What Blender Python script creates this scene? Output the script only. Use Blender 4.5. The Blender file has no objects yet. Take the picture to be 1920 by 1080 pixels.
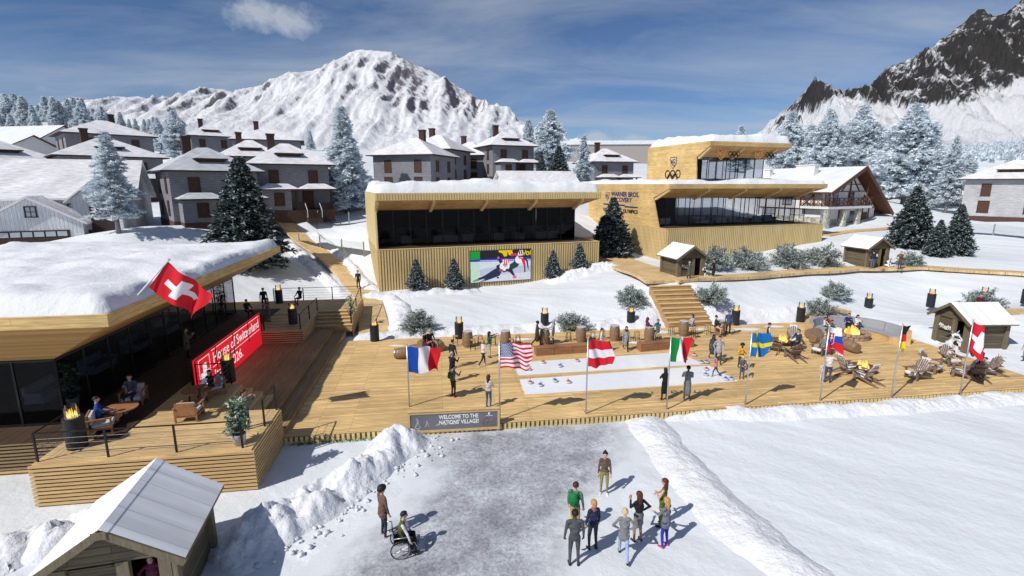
import bpy, bmesh, math, random
import numpy as np
from mathutils import Vector, Matrix, noise as mnoise
R = math.radians
pi = math.pi
random.seed(7)
SC = bpy.context.scene
COL = SC.collection
# ------------------------------------------------------------------ camera model (18 mm lens, drone 11.2 m up, pitched down)
CAMH, PITCH = 11.2, R(11.48)
CP, SP = math.cos(PITCH), math.sin(PITCH)
def ray(px, py):
    ox, oy = (px - 960) / 960.0, (540 - py) / 960.0
    return Vector((ox, CP + oy * SP, -SP + oy * CP))
def P(px, py, z):                       # point of the picture on the level z
    d = ray(px, py); t = (z - CAMH) / d.z
    return Vector((d.x * t, d.y * t, z))
def PY(px, py, Y):                      # point of the picture at distance Y
    d = ray(px, py); t = Y / d.y
    return Vector((d.x * t, Y, CAMH + d.z * t))
DA = R(8.25); DC, DS = math.cos(DA), math.sin(DA)
def D(u, v, z=0.0):                     # deck axes -> world
    return Vector((u * DC - v * DS, u * DS + v * DC, z))
def toD(x, y):
    return x * DC + y * DS, -x * DS + y * DC
def lerp(a, b, t): return a + (b - a) * t
def sstep(a, b, x):
    t = np.clip((x - a) / (b - a), 0, 1); return t * t * (3 - 2 * t)
# ------------------------------------------------------------------ objects
def tag(o, label=None, cat=None, group=None, kind=None):
    if label: o['label'] = label
    if cat: o['category'] = cat
    if group: o['group'] = group
    if kind: o['kind'] = kind
    return o
def thing(name, label, cat, loc=(0, 0, 0), rz=0.0, group=None, scale=1.0):
    o = bpy.data.objects.new(name, None); COL.objects.link(o)
    o.location = loc; o.rotation_euler = (0, 0, rz); o.scale = (scale,) * 3
    o.empty_display_size = .2
    return tag(o, label, cat, group)
def kids(o): return KIDS.get(o.name, [])
KIDS = {}
def setpar(o, p):
    o.parent = p
    KIDS.setdefault(p.name, []).append(o)
def copy_tree(o, parent=None):
    c = o.copy(); COL.objects.link(c)
    if parent: setpar(c, parent)
    for ch in kids(o): copy_tree(ch, c)
    return c
def dup(o, loc, rz, label, group=None, scale=None):
    c = copy_tree(o); c.location = loc; c.rotation_euler = (0, 0, rz); c['label'] = label
    if group: c['group'] = group
    if scale is not None: c.scale = scale if hasattr(scale, '__len__') else (scale,) * 3
    return c
class MB:
    def __init__(s): s.v = []; s.f = []; s.m = []; s.T = None
    def add(s, vs, fs, m=0):
        b = len(s.v)
        if s.T is not None: vs = [s.T @ Vector(p) for p in vs]
        s.v.extend(tuple(p) for p in vs)
        s.f.extend(tuple(i + b for i in f) for f in fs); s.m.extend([m] * len(fs))
    def box(s, x0, y0, z0, x1, y1, z1, m=0):
        vs = [(x0,y0,z0),(x1,y0,z0),(x1,y1,z0),(x0,y1,z0),(x0,y0,z1),(x1,y0,z1),(x1,y1,z1),(x0,y1,z1)]
        s.add(vs, [(0,3,2,1),(4,5,6,7),(0,1,5,4),(1,2,6,5),(2,3,7,6),(3,0,4,7)], m)
    def cbox(s, c, sz, m=0, rz=0, rx=0, ry=0):
        M = Matrix.Translation(c) @ Matrix.Rotation(rz, 4, 'Z') @ Matrix.Rotation(ry, 4, 'Y') @ Matrix.Rotation(rx, 4, 'X')
        x, y, z = sz[0] / 2, sz[1] / 2, sz[2] / 2
        vs = [M @ Vector(p) for p in ((-x,-y,-z),(x,-y,-z),(x,y,-z),(-x,y,-z),(-x,-y,z),(x,-y,z),(x,y,z),(-x,y,z))]
        s.add(vs, [(0,3,2,1),(4,5,6,7),(0,1,5,4),(1,2,6,5),(2,3,7,6),(3,0,4,7)], m)
    def bar(s, p, q, w, h, m=0, up=(0, 0, 1)):
        p, q = Vector(p), Vector(q); d = (q - p).normalized(); u = Vector(up)
        a = d.cross(u)
        if a.length < 1e-4: a = Vector((1, 0, 0))
        a.normalize(); b = a.cross(d); a *= w / 2; b *= h / 2
        vs = [p-a-b, p+a-b, p+a+b, p-a+b, q-a-b, q+a-b, q+a+b, q-a+b]
        s.add(vs, [(0,3,2,1),(4,5,6,7),(0,1,5,4),(1,2,6,5),(2,3,7,6),(3,0,4,7)], m)
    def tube(s, pts, r, n=6, m=0, caps=True):
        pts = [Vector(p) for p in pts]; rs = r if hasattr(r, '__len__') else [r] * len(pts)
        vs, fs = [], []; ref = None
        for i, p in enumerate(pts):
            d = (pts[min(i+1, len(pts)-1)] - pts[max(i-1, 0)]).normalized()
            if ref is None:
                ref = d.cross(Vector((0, 0, 1)))
                if ref.length < 1e-3: ref = Vector((1, 0, 0))
            a = (ref - d * ref.dot(d)).normalized(); ref = a; b = d.cross(a)
            for k in range(n):
                t = 2 * pi * k / n; vs.append(p + (a * math.cos(t) + b * math.sin(t)) * rs[i])
        for i in range(len(pts) - 1):
            for k in range(n):
                fs.append((i*n+k, i*n+(k+1)%n, (i+1)*n+(k+1)%n, (i+1)*n+k))
        if caps: fs.append(tuple(range(n))[::-1]); fs.append(tuple(range((len(pts)-1)*n, len(pts)*n)))
        s.add(vs, fs, m)
    def cyl(s, p, q, r0, r1=None, n=12, m=0): s.tube([p, q], [r0, r0 if r1 is None else r1], n, m)
    def lathe(s, prof, c=(0, 0, 0), n=16, m=0):
        c = Vector(c); vs, fs = [], []
        for r, z in prof:
            for k in range(n):
                t = 2 * pi * k / n; vs.append(c + Vector((r * math.cos(t), r * math.sin(t), z)))
        for i in range(len(prof) - 1):
            for k in range(n): fs.append((i*n+k, i*n+(k+1)%n, (i+1)*n+(k+1)%n, (i+1)*n+k))
        fs.append(tuple(range(n))[::-1]); fs.append(tuple(range((len(prof)-1)*n, len(prof)*n)))
        s.add(vs, fs, m)
    def prism(s, poly, vec, m=0):
        n = len(poly); vec = Vector(vec); a = [Vector(p) for p in poly]; b = [p + vec for p in a]
        fs = [tuple(range(n))[::-1], tuple(range(n, 2*n))] + [(i, (i+1)%n, n+(i+1)%n, n+i) for i in range(n)]
        s.add(a + b, fs, m)
    def quad(s, a, b, c, d, m=0): s.add([a, b, c, d], [(0, 1, 2, 3)], m)
    def poly(s, pts, m=0): s.add(pts, [tuple(range(len(pts)))], m)
    def sph(s, c, r, nu=10, nv=7, m=0):
        c = Vector(c); r = r if hasattr(r, '__len__') else (r, r, r); vs, fs = [], []
        for j in range(nv + 1):
            ph = pi * j / nv
            for i in range(nu):
                th = 2 * pi * i / nu
                vs.append((c.x + r[0]*math.sin(ph)*math.cos(th), c.y + r[1]*math.sin(ph)*math.sin(th), c.z + r[2]*math.cos(ph)))
        for j in range(nv):
            for i in range(nu): fs.append((j*nu+i, (j+1)*nu+i, (j+1)*nu+(i+1)%nu, j*nu+(i+1)%nu))
        s.add(vs, fs, m)
    def grid(s, fn, nu, nv, m=0):
        vs = [fn(i / nu, j / nv) for j in range(nv + 1) for i in range(nu + 1)]; w = nu + 1
        s.add(vs, [(j*w+i, j*w+i+1, (j+1)*w+i+1, (j+1)*w+i) for j in range(nv) for i in range(nu)], m)
    def build(s, name, mats, parent=None, smooth=False, bevel=0):
        me = bpy.data.meshes.new(name); me.from_pydata(s.v, [], s.f)
        for m in (mats if isinstance(mats, (list, tuple)) else [mats]): me.materials.append(m)
        if any(s.m): me.polygons.foreach_set('material_index', s.m)
        if smooth: me.polygons.foreach_set('use_smooth', [True] * len(me.polygons))
        me.update()
        o = bpy.data.objects.new(name, me); COL.objects.link(o)
        if parent is not None: setpar(o, parent)
        if bevel:
            b = o.modifiers.new('bevel', 'BEVEL'); b.width = bevel; b.segments = 1; b.limit_method = 'ANGLE'
        return o
# ------------------------------------------------------------------ materials
def newmat(name):
    m = bpy.data.materials.new(name); m.use_nodes = True
    nt = m.node_tree; b = nt.nodes['Principled BSDF']
    return m, nt, b
def N(nt, t, **kw):
    n = nt.nodes.new(t)
    for k, v in kw.items(): setattr(n, k, v)
    return n
def L(nt, a, b): nt.links.new(a, b)
def c4(c, k=1.0): return (min(1, c[0]*k), min(1, c[1]*k), min(1, c[2]*k), 1)
def noisecol(nt, vec, col, var, scale, detail=4, stretch=None, col2=None):
    n = N(nt, 'ShaderNodeTexNoise'); n.inputs['Scale'].default_value = scale; n.inputs['Detail'].default_value = detail
    if stretch:
        mp = N(nt, 'ShaderNodeMapping'); mp.inputs['Scale'].default_value = stretch; L(nt, vec, mp.inputs[0]); vec = mp.outputs[0]
    L(nt, vec, n.inputs['Vector'])
    r = N(nt, 'ShaderNodeValToRGB'); r.color_ramp.elements[0].position = .3; r.color_ramp.elements[1].position = .7
    r.color_ramp.elements[0].color = c4(col, 1 - var); r.color_ramp.elements[1].color = c4(col2 or col, 1 + var)
    L(nt, n.outputs['Fac'], r.inputs[0])
    return r.outputs[0], n.outputs['Fac']
def mat(name, col, rough=.6, var=.12, scale=3.0, bump=0.0, metal=0.0, spec=.3, stretch=None, col2=None, emit=0, bscale=None):
    m, nt, b = newmat(name)
    tc = N(nt, 'ShaderNodeTexCoord')
    c, f = noisecol(nt, tc.outputs['Object'], col, var, scale, stretch=stretch, col2=col2)
    L(nt, c, b.inputs['Base Color'])
    b.inputs['Roughness'].default_value = rough; b.inputs['Metallic'].default_value = metal
    b.inputs['Specular IOR Level'].default_value = spec
    if bump:
        n2 = N(nt, 'ShaderNodeTexNoise'); n2.inputs['Scale'].default_value = bscale or scale * 4; n2.inputs['Detail'].default_value = 5
        L(nt, tc.outputs['Object'], n2.inputs['Vector'])
        bp = N(nt, 'ShaderNodeBump'); bp.inputs['Strength'].default_value = bump; bp.inputs['Distance'].default_value = .05
        L(nt, n2.outputs['Fac'], bp.inputs['Height']); L(nt, bp.outputs[0], b.inputs['Normal'])
    if emit:
        b.inputs['Emission Color'].default_value = c4(col); b.inputs['Emission Strength'].default_value = emit
    return m
def planks(name, col, width, along='x', across='y', length=3.2, gap=.03, var=.16, rough=.6, dark=.35, grain=1.0):
    """boards: brick pattern on two object axes"""
    m, nt, b = newmat(name)
    tc = N(nt, 'ShaderNodeTexCoord'); sx = N(nt, 'ShaderNodeSeparateXYZ'); L(nt, tc.outputs['Object'], sx.inputs[0])
    cb = N(nt, 'ShaderNodeCombineXYZ')
    ax = {'x': 0, 'y': 1, 'z': 2}
    if along == 'd':
        ad = N(nt, 'ShaderNodeMath', operation='ADD'); L(nt, sx.outputs[0], ad.inputs[0]); L(nt, sx.outputs[1], ad.inputs[1]); L(nt, ad.outputs[0], cb.inputs[0])
    else: L(nt, sx.outputs[ax[along]], cb.inputs[0])
    if across == 'd':
        ad = N(nt, 'ShaderNodeMath', operation='ADD'); L(nt, sx.outputs[0], ad.inputs[0]); L(nt, sx.outputs[1], ad.inputs[1]); L(nt, ad.outputs[0], cb.inputs[1])
    else: L(nt, sx.outputs[ax[across]], cb.inputs[1])
    br = N(nt, 'ShaderNodeTexBrick'); br.offset = .37; br.squash = 1
    br.inputs['Scale'].default_value = 1; br.inputs['Brick Width'].default_value = length; br.inputs['Row Height'].default_value = width
    br.inputs['Mortar Size'].default_value = width * gap; br.inputs['Mortar Smooth'].default_value = .2; br.inputs['Bias'].default_value = 0
    br.inputs['Color1'].default_value = c4(col, 1 - var); br.inputs['Color2'].default_value = c4(col, 1 + var); br.inputs['Mortar'].default_value = c4(col, dark)
    L(nt, cb.outputs[0], br.inputs['Vector'])
    mp = N(nt, 'ShaderNodeMapping'); mp.inputs['Scale'].default_value = (1.2 * grain, 14 * grain, 1); L(nt, cb.outputs[0], mp.inputs[0])
    n = N(nt, 'ShaderNodeTexNoise'); n.inputs['Scale'].default_value = 1; n.inputs['Detail'].default_value = 6; L(nt, mp.outputs[0], n.inputs['Vector'])
    rr = N(nt, 'ShaderNodeMapRange'); rr.inputs[1].default_value = .3; rr.inputs[2].default_value = .7; rr.inputs[3].default_value = .72; rr.inputs[4].default_value = 1.18
    L(nt, n.outputs['Fac'], rr.inputs[0])
    n3 = N(nt, 'ShaderNodeTexNoise'); n3.inputs['Scale'].default_value = .35; L(nt, cb.outputs[0], n3.inputs['Vector'])
    r3 = N(nt, 'ShaderNodeMapRange'); r3.inputs[1].default_value = .3; r3.inputs[2].default_value = .7; r3.inputs[3].default_value = .85; r3.inputs[4].default_value = 1.12
    L(nt, n3.outputs['Fac'], r3.inputs[0])
    mu = N(nt, 'ShaderNodeMath', operation='MULTIPLY'); L(nt, rr.outputs[0], mu.inputs[0]); L(nt, r3.outputs[0], mu.inputs[1])
    mx = N(nt, 'ShaderNodeVectorMath', operation='SCALE'); L(nt, br.outputs['Color'], mx.inputs[0]); L(nt, mu.outputs[0], mx.inputs['Scale'])
    L(nt, mx.outputs[0], b.inputs['Base Color']); b.inputs['Roughness'].default_value = rough; b.inputs['Specular IOR Level'].default_value = .25
    bp = N(nt, 'ShaderNodeBump'); bp.inputs['Strength'].default_value = .4; bp.inputs['Distance'].default_value = .01; bp.invert = True
    L(nt, br.outputs['Fac'], bp.inputs['Height']); L(nt, bp.outputs[0], b.inputs['Normal'])
    return m
def glassmat(name, tint, rough=.02, ior=1.45):
    m = bpy.data.materials.new(name); m.use_nodes = True; nt = m.node_tree; nt.nodes.clear()
    o = N(nt, 'ShaderNodeOutputMaterial'); t = N(nt, 'ShaderNodeBsdfTransparent'); t.inputs[0].default_value = c4(tint)
    g = N(nt, 'ShaderNodeBsdfGlossy'); g.inputs['Roughness'].default_value = rough; g.inputs[0].default_value = (.9, .9, .92, 1)
    fr = N(nt, 'ShaderNodeFresnel'); fr.inputs[0].default_value = ior
    mx = N(nt, 'ShaderNodeMixShader'); L(nt, fr.outputs[0], mx.inputs[0]); L(nt, t.outputs[0], mx.inputs[1]); L(nt, g.outputs[0], mx.inputs[2]); L(nt, mx.outputs[0], o.inputs[0])
    return m
def emitmat(name, col, k, col2=None):
    m, nt, b = newmat(name)
    tc = N(nt, 'ShaderNodeTexCoord')
    c, f = noisecol(nt, tc.outputs['Object'], col, .1, 6, col2=col2)
    b.inputs['Base Color'].default_value = (0, 0, 0, 1); b.inputs['Roughness'].default_value = .8
    L(nt, c, b.inputs['Emission Color']); b.inputs['Emission Strength'].default_value = k
    return m
def snowmat(name, col=(.80, .83, .88), bump=.5, streak=True, dirt=0.0, scale=1.0):
    m, nt, b = newmat(name)
    tc = N(nt, 'ShaderNodeTexCoord'); v = tc.outputs['Object']
    c, f = noisecol(nt, v, col, .045, .35 * scale, detail=6, stretch=(1.0, .35, 1) if streak else None)
    if streak:   # wind-blown streaks running across the field
        m0 = N(nt, 'ShaderNodeMapping'); m0.inputs['Rotation'].default_value = (0, 0, R(36)); L(nt, v, m0.inputs[0]); mp = N(nt, 'ShaderNodeMapping'); mp.inputs['Scale'].default_value = (.10, 1.1, 1); L(nt, m0.outputs[0], mp.inputs[0])
        n = N(nt, 'ShaderNodeTexNoise'); n.inputs['Scale'].default_value = 1.2; n.inputs['Detail'].default_value = 5; L(nt, mp.outputs[0], n.inputs['Vector'])
        rr = N(nt, 'ShaderNodeMapRange'); rr.inputs[1].default_value = .38; rr.inputs[2].default_value = .66; rr.inputs[3].default_value = .92; rr.inputs[4].default_value = 1.04; L(nt, n.outputs['Fac'], rr.inputs[0])
        sc = N(nt, 'ShaderNodeVectorMath', operation='SCALE'); L(nt, c, sc.inputs[0]); L(nt, rr.outputs[0], sc.inputs['Scale']); c = sc.outputs[0]
    if dirt:
        n = N(nt, 'ShaderNodeTexNoise'); n.inputs['Scale'].default_value = 1.1; n.inputs['Detail'].default_value = 9; n.inputs['Roughness'].default_value = .7; L(nt, v, n.inputs['Vector'])
        rr = N(nt, 'ShaderNodeMapRange'); rr.inputs[1].default_value = .60; rr.inputs[2].default_value = .72; rr.inputs[3].default_value = 0; rr.inputs[4].default_value = dirt; L(nt, n.outputs['Fac'], rr.inputs[0])
        mx = N(nt, 'ShaderNodeMix', data_type='RGBA'); L(nt, rr.outputs[0], mx.inputs[0]); L(nt, c, mx.inputs[6]); mx.inputs[7].default_value = (.42, .38, .36, 1); c = mx.outputs[2]
    L(nt, c, b.inputs['Base Color']); b.inputs['Roughness'].default_value = .75; b.inputs['Specular IOR Level'].default_value = .2
    n2 = N(nt, 'ShaderNodeTexNoise'); n2.inputs['Scale'].default_value = 2.2 * scale; n2.inputs['Detail'].default_value = 8; n2.inputs['Roughness'].default_value = .6; L(nt, v, n2.inputs['Vector'])
    bp = N(nt, 'ShaderNodeBump'); bp.inputs['Strength'].default_value = bump; bp.inputs['Distance'].default_value = .12; L(nt, n2.outputs['Fac'], bp.inputs['Height'])
    L(nt, bp.outputs[0], b.inputs['Normal'])
    return m
WOOD = (.56, .38, .185)
M = {}
M['snow'] = snowmat('snow', (.70, .735, .77))
M['snow_bank'] = snowmat('snow_bank', (.74, .755, .79), bump=.9, streak=False, dirt=.22, scale=2)
M['snow_roof'] = snowmat('snow_roof', (.74, .755, .785), bump=.6, streak=False, scale=1.2)
M['deck'] = planks('deck_boards', (.73, .50, .228), .15, 'x', 'y', 4.2, gap=.07, var=.20, dark=.3)
M['terrace'] = planks('terrace_boards', (.37, .225, .10), .14, 'y', 'x', 3.6, gap=.05, var=.13)  # wood darkened to deepen the roof's shade on the terrace
M['platform'] = planks('platform_boards', (.64, .45, .22), .14, 'x', 'y', 3.6, gap=.05, var=.12)
M['riser'] = planks('riser_boards', (.52, .33, .15), .14, 'd', 'z', 3.2, gap=.05, var=.12)  # darker than the treads: shade on the upright faces put into the colour
M['walk'] = planks('boardwalk_boards', (.68, .485, .245), .5, 'x', 'y', 1.2, gap=.02, var=.1)
M['clad'] = planks('cladding_boards', (.66, .455, .19), .22, 'd', 'z', 3.4, gap=.03, var=.10, dark=.6)
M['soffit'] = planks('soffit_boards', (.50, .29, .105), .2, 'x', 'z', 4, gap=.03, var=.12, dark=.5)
M['fascia'] = planks('fascia_boards', (.64, .44, .185), .26, 'd', 'z', 5, gap=.03, var=.10, dark=.6)
M['rib'] = mat('rib_wood', (.66, .515, .25), .6, .1, 1.5, stretch=(1, 1, .2))
M['slat'] = mat('slat_wood', (.58, .39, .18), .6, .18, 2, stretch=(.4, .4, 8))
M['beam'] = mat('beam_wood', (.62, .42, .19), .55, .12, 3)
M['hut'] = planks('hut_boards', (.145, .118, .075), .2, 'd', 'z', 2.6, gap=.05, var=.2, dark=.3, rough=.8)
M['hut_post'] = mat('hut_timber', (.17, .14, .09), .8, .25, 5, stretch=(4, 4, .5))
M['felt'] = planks('snowy_roof_felt', (.88, .88, .90), .62, 'x', 'y', 9, gap=.012, var=.02, dark=.5, rough=.8, grain=.12)
M['oak'] = mat('oak', (.25, .155, .085), .55, .25, 4, stretch=(5, 5, .6))
M['hoop'] = mat('steel_hoop', (.32, .31, .30), .45, .15, 6, metal=.7)
M['barrel_top'] = mat('barrel_top', (.55, .50, .44), .4, .15, 4)
M['stool'] = mat('stool_wood', (.42, .27, .13), .5, .15, 6)
M['iron'] = mat('black_iron', (.02, .02, .022), .45, .2, 6, metal=.4)
M['black'] = mat('black_frame', (.012, .012, .014), .4, .2, 4)
M['drum'] = mat('black_drum', (.022, .023, .028), .5, .2, 5)
M['steel'] = mat('brushed_steel', (.55, .56, .58), .35, .1, 8, metal=.8)
M['pole_white'] = mat('pole_white', (.78, .80, .83), .35, .05, 4)
M['brownbench'] = planks('brown_bench_veneer', (.36, .17, .085), .6, 'x', 'z', 1.52, gap=.012, var=.08, dark=.4)
M['ice'] = mat('curling_ice', (.82, .84, .87), .12, .03, 1.5, spec=.5)
M['stone_red'] = mat('curling_red', (.62, .06, .05), .35, .1, 5)
M['stone_blue'] = mat('curling_blue', (.05, .16, .52), .35, .1, 5)
M['granite'] = mat('granite', (.5, .5, .52), .3, .3, 30)
M['adiron'] = mat('weathered_slats', (.20, .14, .11), .75, .3, 6, stretch=(1, 1, 6))
M['fur'] = mat('white_fur', (.80, .79, .78), .95, .08, 20, bump=.8)
M['rust'] = mat('rusty_bowl', (.12, .045, .03), .7, .35, 7)
M['rock'] = mat('fire_stone', (.34, .24, .16), .85, .35, 6, bump=.6)
def flamemat(name, k, cs):
    m, nt, b = newmat(name); tc = N(nt, 'ShaderNodeTexCoord'); sx = N(nt, 'ShaderNodeSeparateXYZ'); L(nt, tc.outputs['Generated'], sx.inputs[0])
    r = N(nt, 'ShaderNodeValToRGB'); e = r.color_ramp.elements; e[0].color = (*cs[0], 1); e[1].color = (*cs[2], 1); q = e.new(.45); q.color = (*cs[1], 1); L(nt, sx.outputs[2], r.inputs[0])
    b.inputs['Base Color'].default_value = (0, 0, 0, 1); L(nt, r.outputs[0], b.inputs['Emission Color']); b.inputs['Emission Strength'].default_value = k; return m
M['flame'] = flamemat('flame', 1.6, ((1, .78, .30), (1, .62, .12), (1, .42, .04)))
M['flame_deep'] = flamemat('flame_deep', 1.4, ((1, .52, .08), (1, .36, .04), (.9, .16, .02)))
M['sofa'] = mat('grey_upholstery', (.30, .31, .335), .9, .08, 6)
M['cushion'] = mat('pale_cushion', (.50, .51, .54), .9, .08, 6)
M['teak'] = mat('teak', (.30, .145, .065), .5, .2, 5)
M['glass_dark'] = glassmat('dark_glass', (.52, .53, .55), ior=1.22)
M['glass_smoke'] = glassmat('smoked_glass', (.26, .27, .29), ior=1.2)
M['cable'] = mat('dark_cable', (.10, .10, .105), .4, .1, 6, metal=.6)
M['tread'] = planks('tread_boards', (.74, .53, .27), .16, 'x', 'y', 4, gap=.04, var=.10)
M['glass_clear'] = glassmat('clear_glass', (.86, .88, .89))
M['glass_mid'] = glassmat('tinted_glass', (.70, .72, .75), ior=1.2)
M['inner'] = mat('dim_interior', (.022, .019, .018), .9, .2, 2)  # near black: the darkness of the unlit rooms is painted in
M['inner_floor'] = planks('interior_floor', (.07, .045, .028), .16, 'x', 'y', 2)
M['white_cloth'] = mat('white_cloth', (.75, .75, .74), .9, .05, 5)
M['red_cloth'] = mat('red_seat', (.45, .03, .03), .8, .1, 5)
M['banner'] = mat('red_banner', (.72, .012, .025), .5, .04, 1, emit=.75)
M['white_ink'] = mat('white_ink', (.86, .86, .86), .6, .03, 4)
M['white_led'] = mat('white_led', (.86, .84, .84), .6, .03, 4, emit=.8)
M['navy_ink'] = mat('navy_ink', (.025, .03, .16), .5, .05, 4)
M['black_ink'] = mat('black_ink', (.01, .01, .012), .5, .1, 4)
M['red_ink'] = mat('red_ink', (.62, .05, .04), .5, .05, 4)
M['gold'] = mat('gold_trim', (.80, .56, .14), .4, .08, 6)
M['siding'] = planks('grey_siding', (.245, .245, .27), .22, 'd', 'z', 12, gap=.07, var=.03, dark=.6, rough=.75)
M['siding_pale'] = planks('pale_siding', (.46, .46, .475), .22, 'd', 'z', 12, gap=.05, var=.03, dark=.65, rough=.75)
M['board_white'] = planks('white_boarding', (.66, .67, .69), .3, 'z', 'd', 12, gap=.05, var=.03, dark=.6, rough=.7)
M['roof_snow'] = planks('snow_dusted_shingles', (.74, .73, .755), .42, 'd', 'z', .7, gap=.035, var=.04, dark=.86, rough=.85)
M['roof_snow2'] = planks('snow_dusted_grey_shingles', (.50, .525, .565), .42, 'd', 'z', .7, gap=.03, var=.05, dark=.88, rough=.85)
M['trim'] = mat('dark_trim', (.055, .035, .03), .7, .2, 5)
M['shutter'] = mat('brown_blind', (.075, .035, .02), .6, .25, 4)
M['brick'] = mat('brick_base', (.085, .048, .036), .85, .25, 8)
M['chimney'] = mat('chimney_brick', (.06, .032, .026), .85, .25, 8)
M['pane'] = mat('dark_pane', (.035, .04, .05), .12, .2, 2, spec=.6)
M['pane_pale'] = mat('pale_pane', (.42, .45, .48), .15, .15, 1.5, spec=.6)
M['plaster'] = mat('white_plaster', (.76, .75, .74), .8, .05, 2)
M['timber'] = mat('red_brown_timber', (.125, .052, .028), .6, .25, 4)
M['rubble'] = mat('rubble_stone', (.36, .36, .30), .85, .45, 3.2, bump=.8, col2=(.5, .5, .44))
M['bark'] = mat('bark', (.085, .062, .052), .9, .3, 6)
def leafmat(name, col, var=.15, scale=.5, tr=.35):
    m = mat(name, col, .85, var, scale); nt = m.node_tree; b = nt.nodes['Principled BSDF']; t = N(nt, 'ShaderNodeBsdfTranslucent'); mx = N(nt, 'ShaderNodeMixShader'); mx.inputs[0].default_value = tr
    L(nt, b.inputs['Base Color'].links[0].from_socket, t.inputs[0]); L(nt, b.outputs[0], mx.inputs[1]); L(nt, t.outputs[0], mx.inputs[2]); L(nt, mx.outputs[0], nt.nodes['Material Output'].inputs[0]); return m
M['frost'] = leafmat('frost_white', (.82, .88, .92), .10)
M['frost2'] = leafmat('frost_blue_grey', (.64, .72, .78), .12)
M['frost3'] = leafmat('frost_twig', (.36, .41, .44), .15)
M['frost_bark'] = mat('frosted_bark', (.22, .21, .21), .9, .3, 6)
M['needle'] = leafmat('needle_green', (.030, .046, .040), .3, 1, .25)
M['needle2'] = leafmat('needle_grey_green', (.085, .112, .104), .25, 1, .25)
M['dusting'] = mat('needle_snow', (.42, .48, .51), .85, .12, 1)
M['sage'] = leafmat('sage_leaf', (.20, .25, .215), .25, 1, .3)
M['sage2'] = leafmat('frosted_sage_leaf', (.52, .57, .57), .15, 1, .3)
M['leaf'] = mat('pot_leaf', (.10, .17, .085), .6, .3, 3)
M['leaf2'] = mat('variegated_leaf', (.40, .50, .38), .6, .2, 3)
M['pot'] = mat('grey_pot', (.5, .5, .5), .8, .12, 5)
M['grass'] = mat('grass_tuft', (.03, .12, .015), .9, .3, 6)
def cloth(name, c): return mat(name, c, .85, .22, 5, bump=1.0, bscale=7)
# ------------------------------------------------------------------ people
SKIN = {'l': mat('skin_light', (.58, .36, .26), .55, .06, 8), 'm': mat('skin_tan', (.36, .19, .115), .55, .06, 8), 'd': mat('skin_dark', (.10, .05, .032), .5, .08, 8)}
HAIRC = {'k': mat('hair_black', (.012, .010, .010), .6, .3, 20), 'b': mat('hair_brown', (.05, .024, .014), .6, .3, 20), 'r': mat('hair_auburn', (.10, .022, .012), .6, .3, 20),
         'y': mat('hair_blonde', (.45, .26, .08), .6, .25, 20), 'g': mat('hair_grey', (.33, .32, .31), .7, .25, 20), 'f': mat('hair_fair', (.55, .42, .24), .6, .25, 20)}
EYE = mat('eye_dark', (.02, .015, .012), .3, .1, 8); LIP = mat('lip', (.38, .13, .11), .5, .1, 8)
CL = {}
def C(c):
    k = tuple(round(x, 3) for x in c)
    if k not in CL: CL[k] = cloth('fabric', k)
    return CL[k]
BLACK=(.012,.012,.014); NAVY=(.022,.026,.07); GREY=(.14,.145,.16); LGREY=(.33,.34,.36); WHITE=(.72,.71,.70); CREAM=(.58,.52,.46); MAROON=(.14,.022,.045)
JEANS=(.07,.11,.20); LJEANS=(.28,.37,.60); KHAKI=(.44,.31,.12); OLIVE=(.095,.10,.035); BROWN=(.12,.075,.055); TEAL=(.03,.20,.21); RED=(.42,.02,.03); GREEN=(.02,.16,.055); YELLOW=(.60,.34,.04); PINK=(.60,.20,.20); BLUE=(.03,.08,.42)
QUEUE = []
def caps(mb, p, q, r0, r1, fl=1.0, n=10):
    """tapered capsule; fl flattens it front to back"""
    p, q = Vector(p), Vector(q); d = q - p
    if d.length < 1e-5: d = Vector((0, 0, 1e-3)); q = p + d
    d.normalize(); a = d.cross(Vector((0, 1, 0)))
    if a.length < .2: a = d.cross(Vector((1, 0, 0)))
    a.normalize(); b = d.cross(a)
    vs, fs = [], []
    rings = [(p, r0, -1.0), (p, r0, -.7), (p, r0, 0), (q, r1, 0), (q, r1, .7), (q, r1, 1.0)]
    for c, r, h in rings:
        rr = r * math.sqrt(max(0, 1 - h * h)) if abs(h) < 1 else r * .02
        cc = c + d * (h * r)
        for k in range(n):
            t = 2 * pi * k / n; vs.append(cc + (a * math.cos(t) + b * math.sin(t)) * rr)
    for i in range(len(rings) - 1):
        for k in range(n): fs.append((i*n+k, i*n+(k+1)%n, (i+1)*n+(k+1)%n, (i+1)*n+k))
    fs.append(tuple(range(n))[::-1]); fs.append(tuple(range(5*n, 6*n)))
    if fl != 1.0:
        my = (p.y + q.y) / 2
        vs = [Vector((v.x, my + (v.y - my) * fl, v.z)) for v in vs]
    mb.add(vs, fs)
def person(loc, face, label, top=GREY, bottom=NAVY, shoe=BLACK, skin='l', hair='k', style='short', h=1.75, pose='stand', arms='down', sleeve=None,
           coat=0.0, skirt=0.0, fem=False, lean=0.0, seat=.45, bare=False, scarf=None, hood=None, head=0.0, bareleg=False, group=None, wide=1.0, skirt_col=None):
    QUEUE.append(dict(locals()))
def limb(o, pitch, out, ln, side):
    """pitch: swing forward (deg), out: away from the body"""
    p, q = R(pitch), R(out)
    return o + Vector((side * math.sin(q) * ln, -math.sin(p) * math.cos(q) * ln, -math.cos(p) * math.cos(q) * ln))
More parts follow.
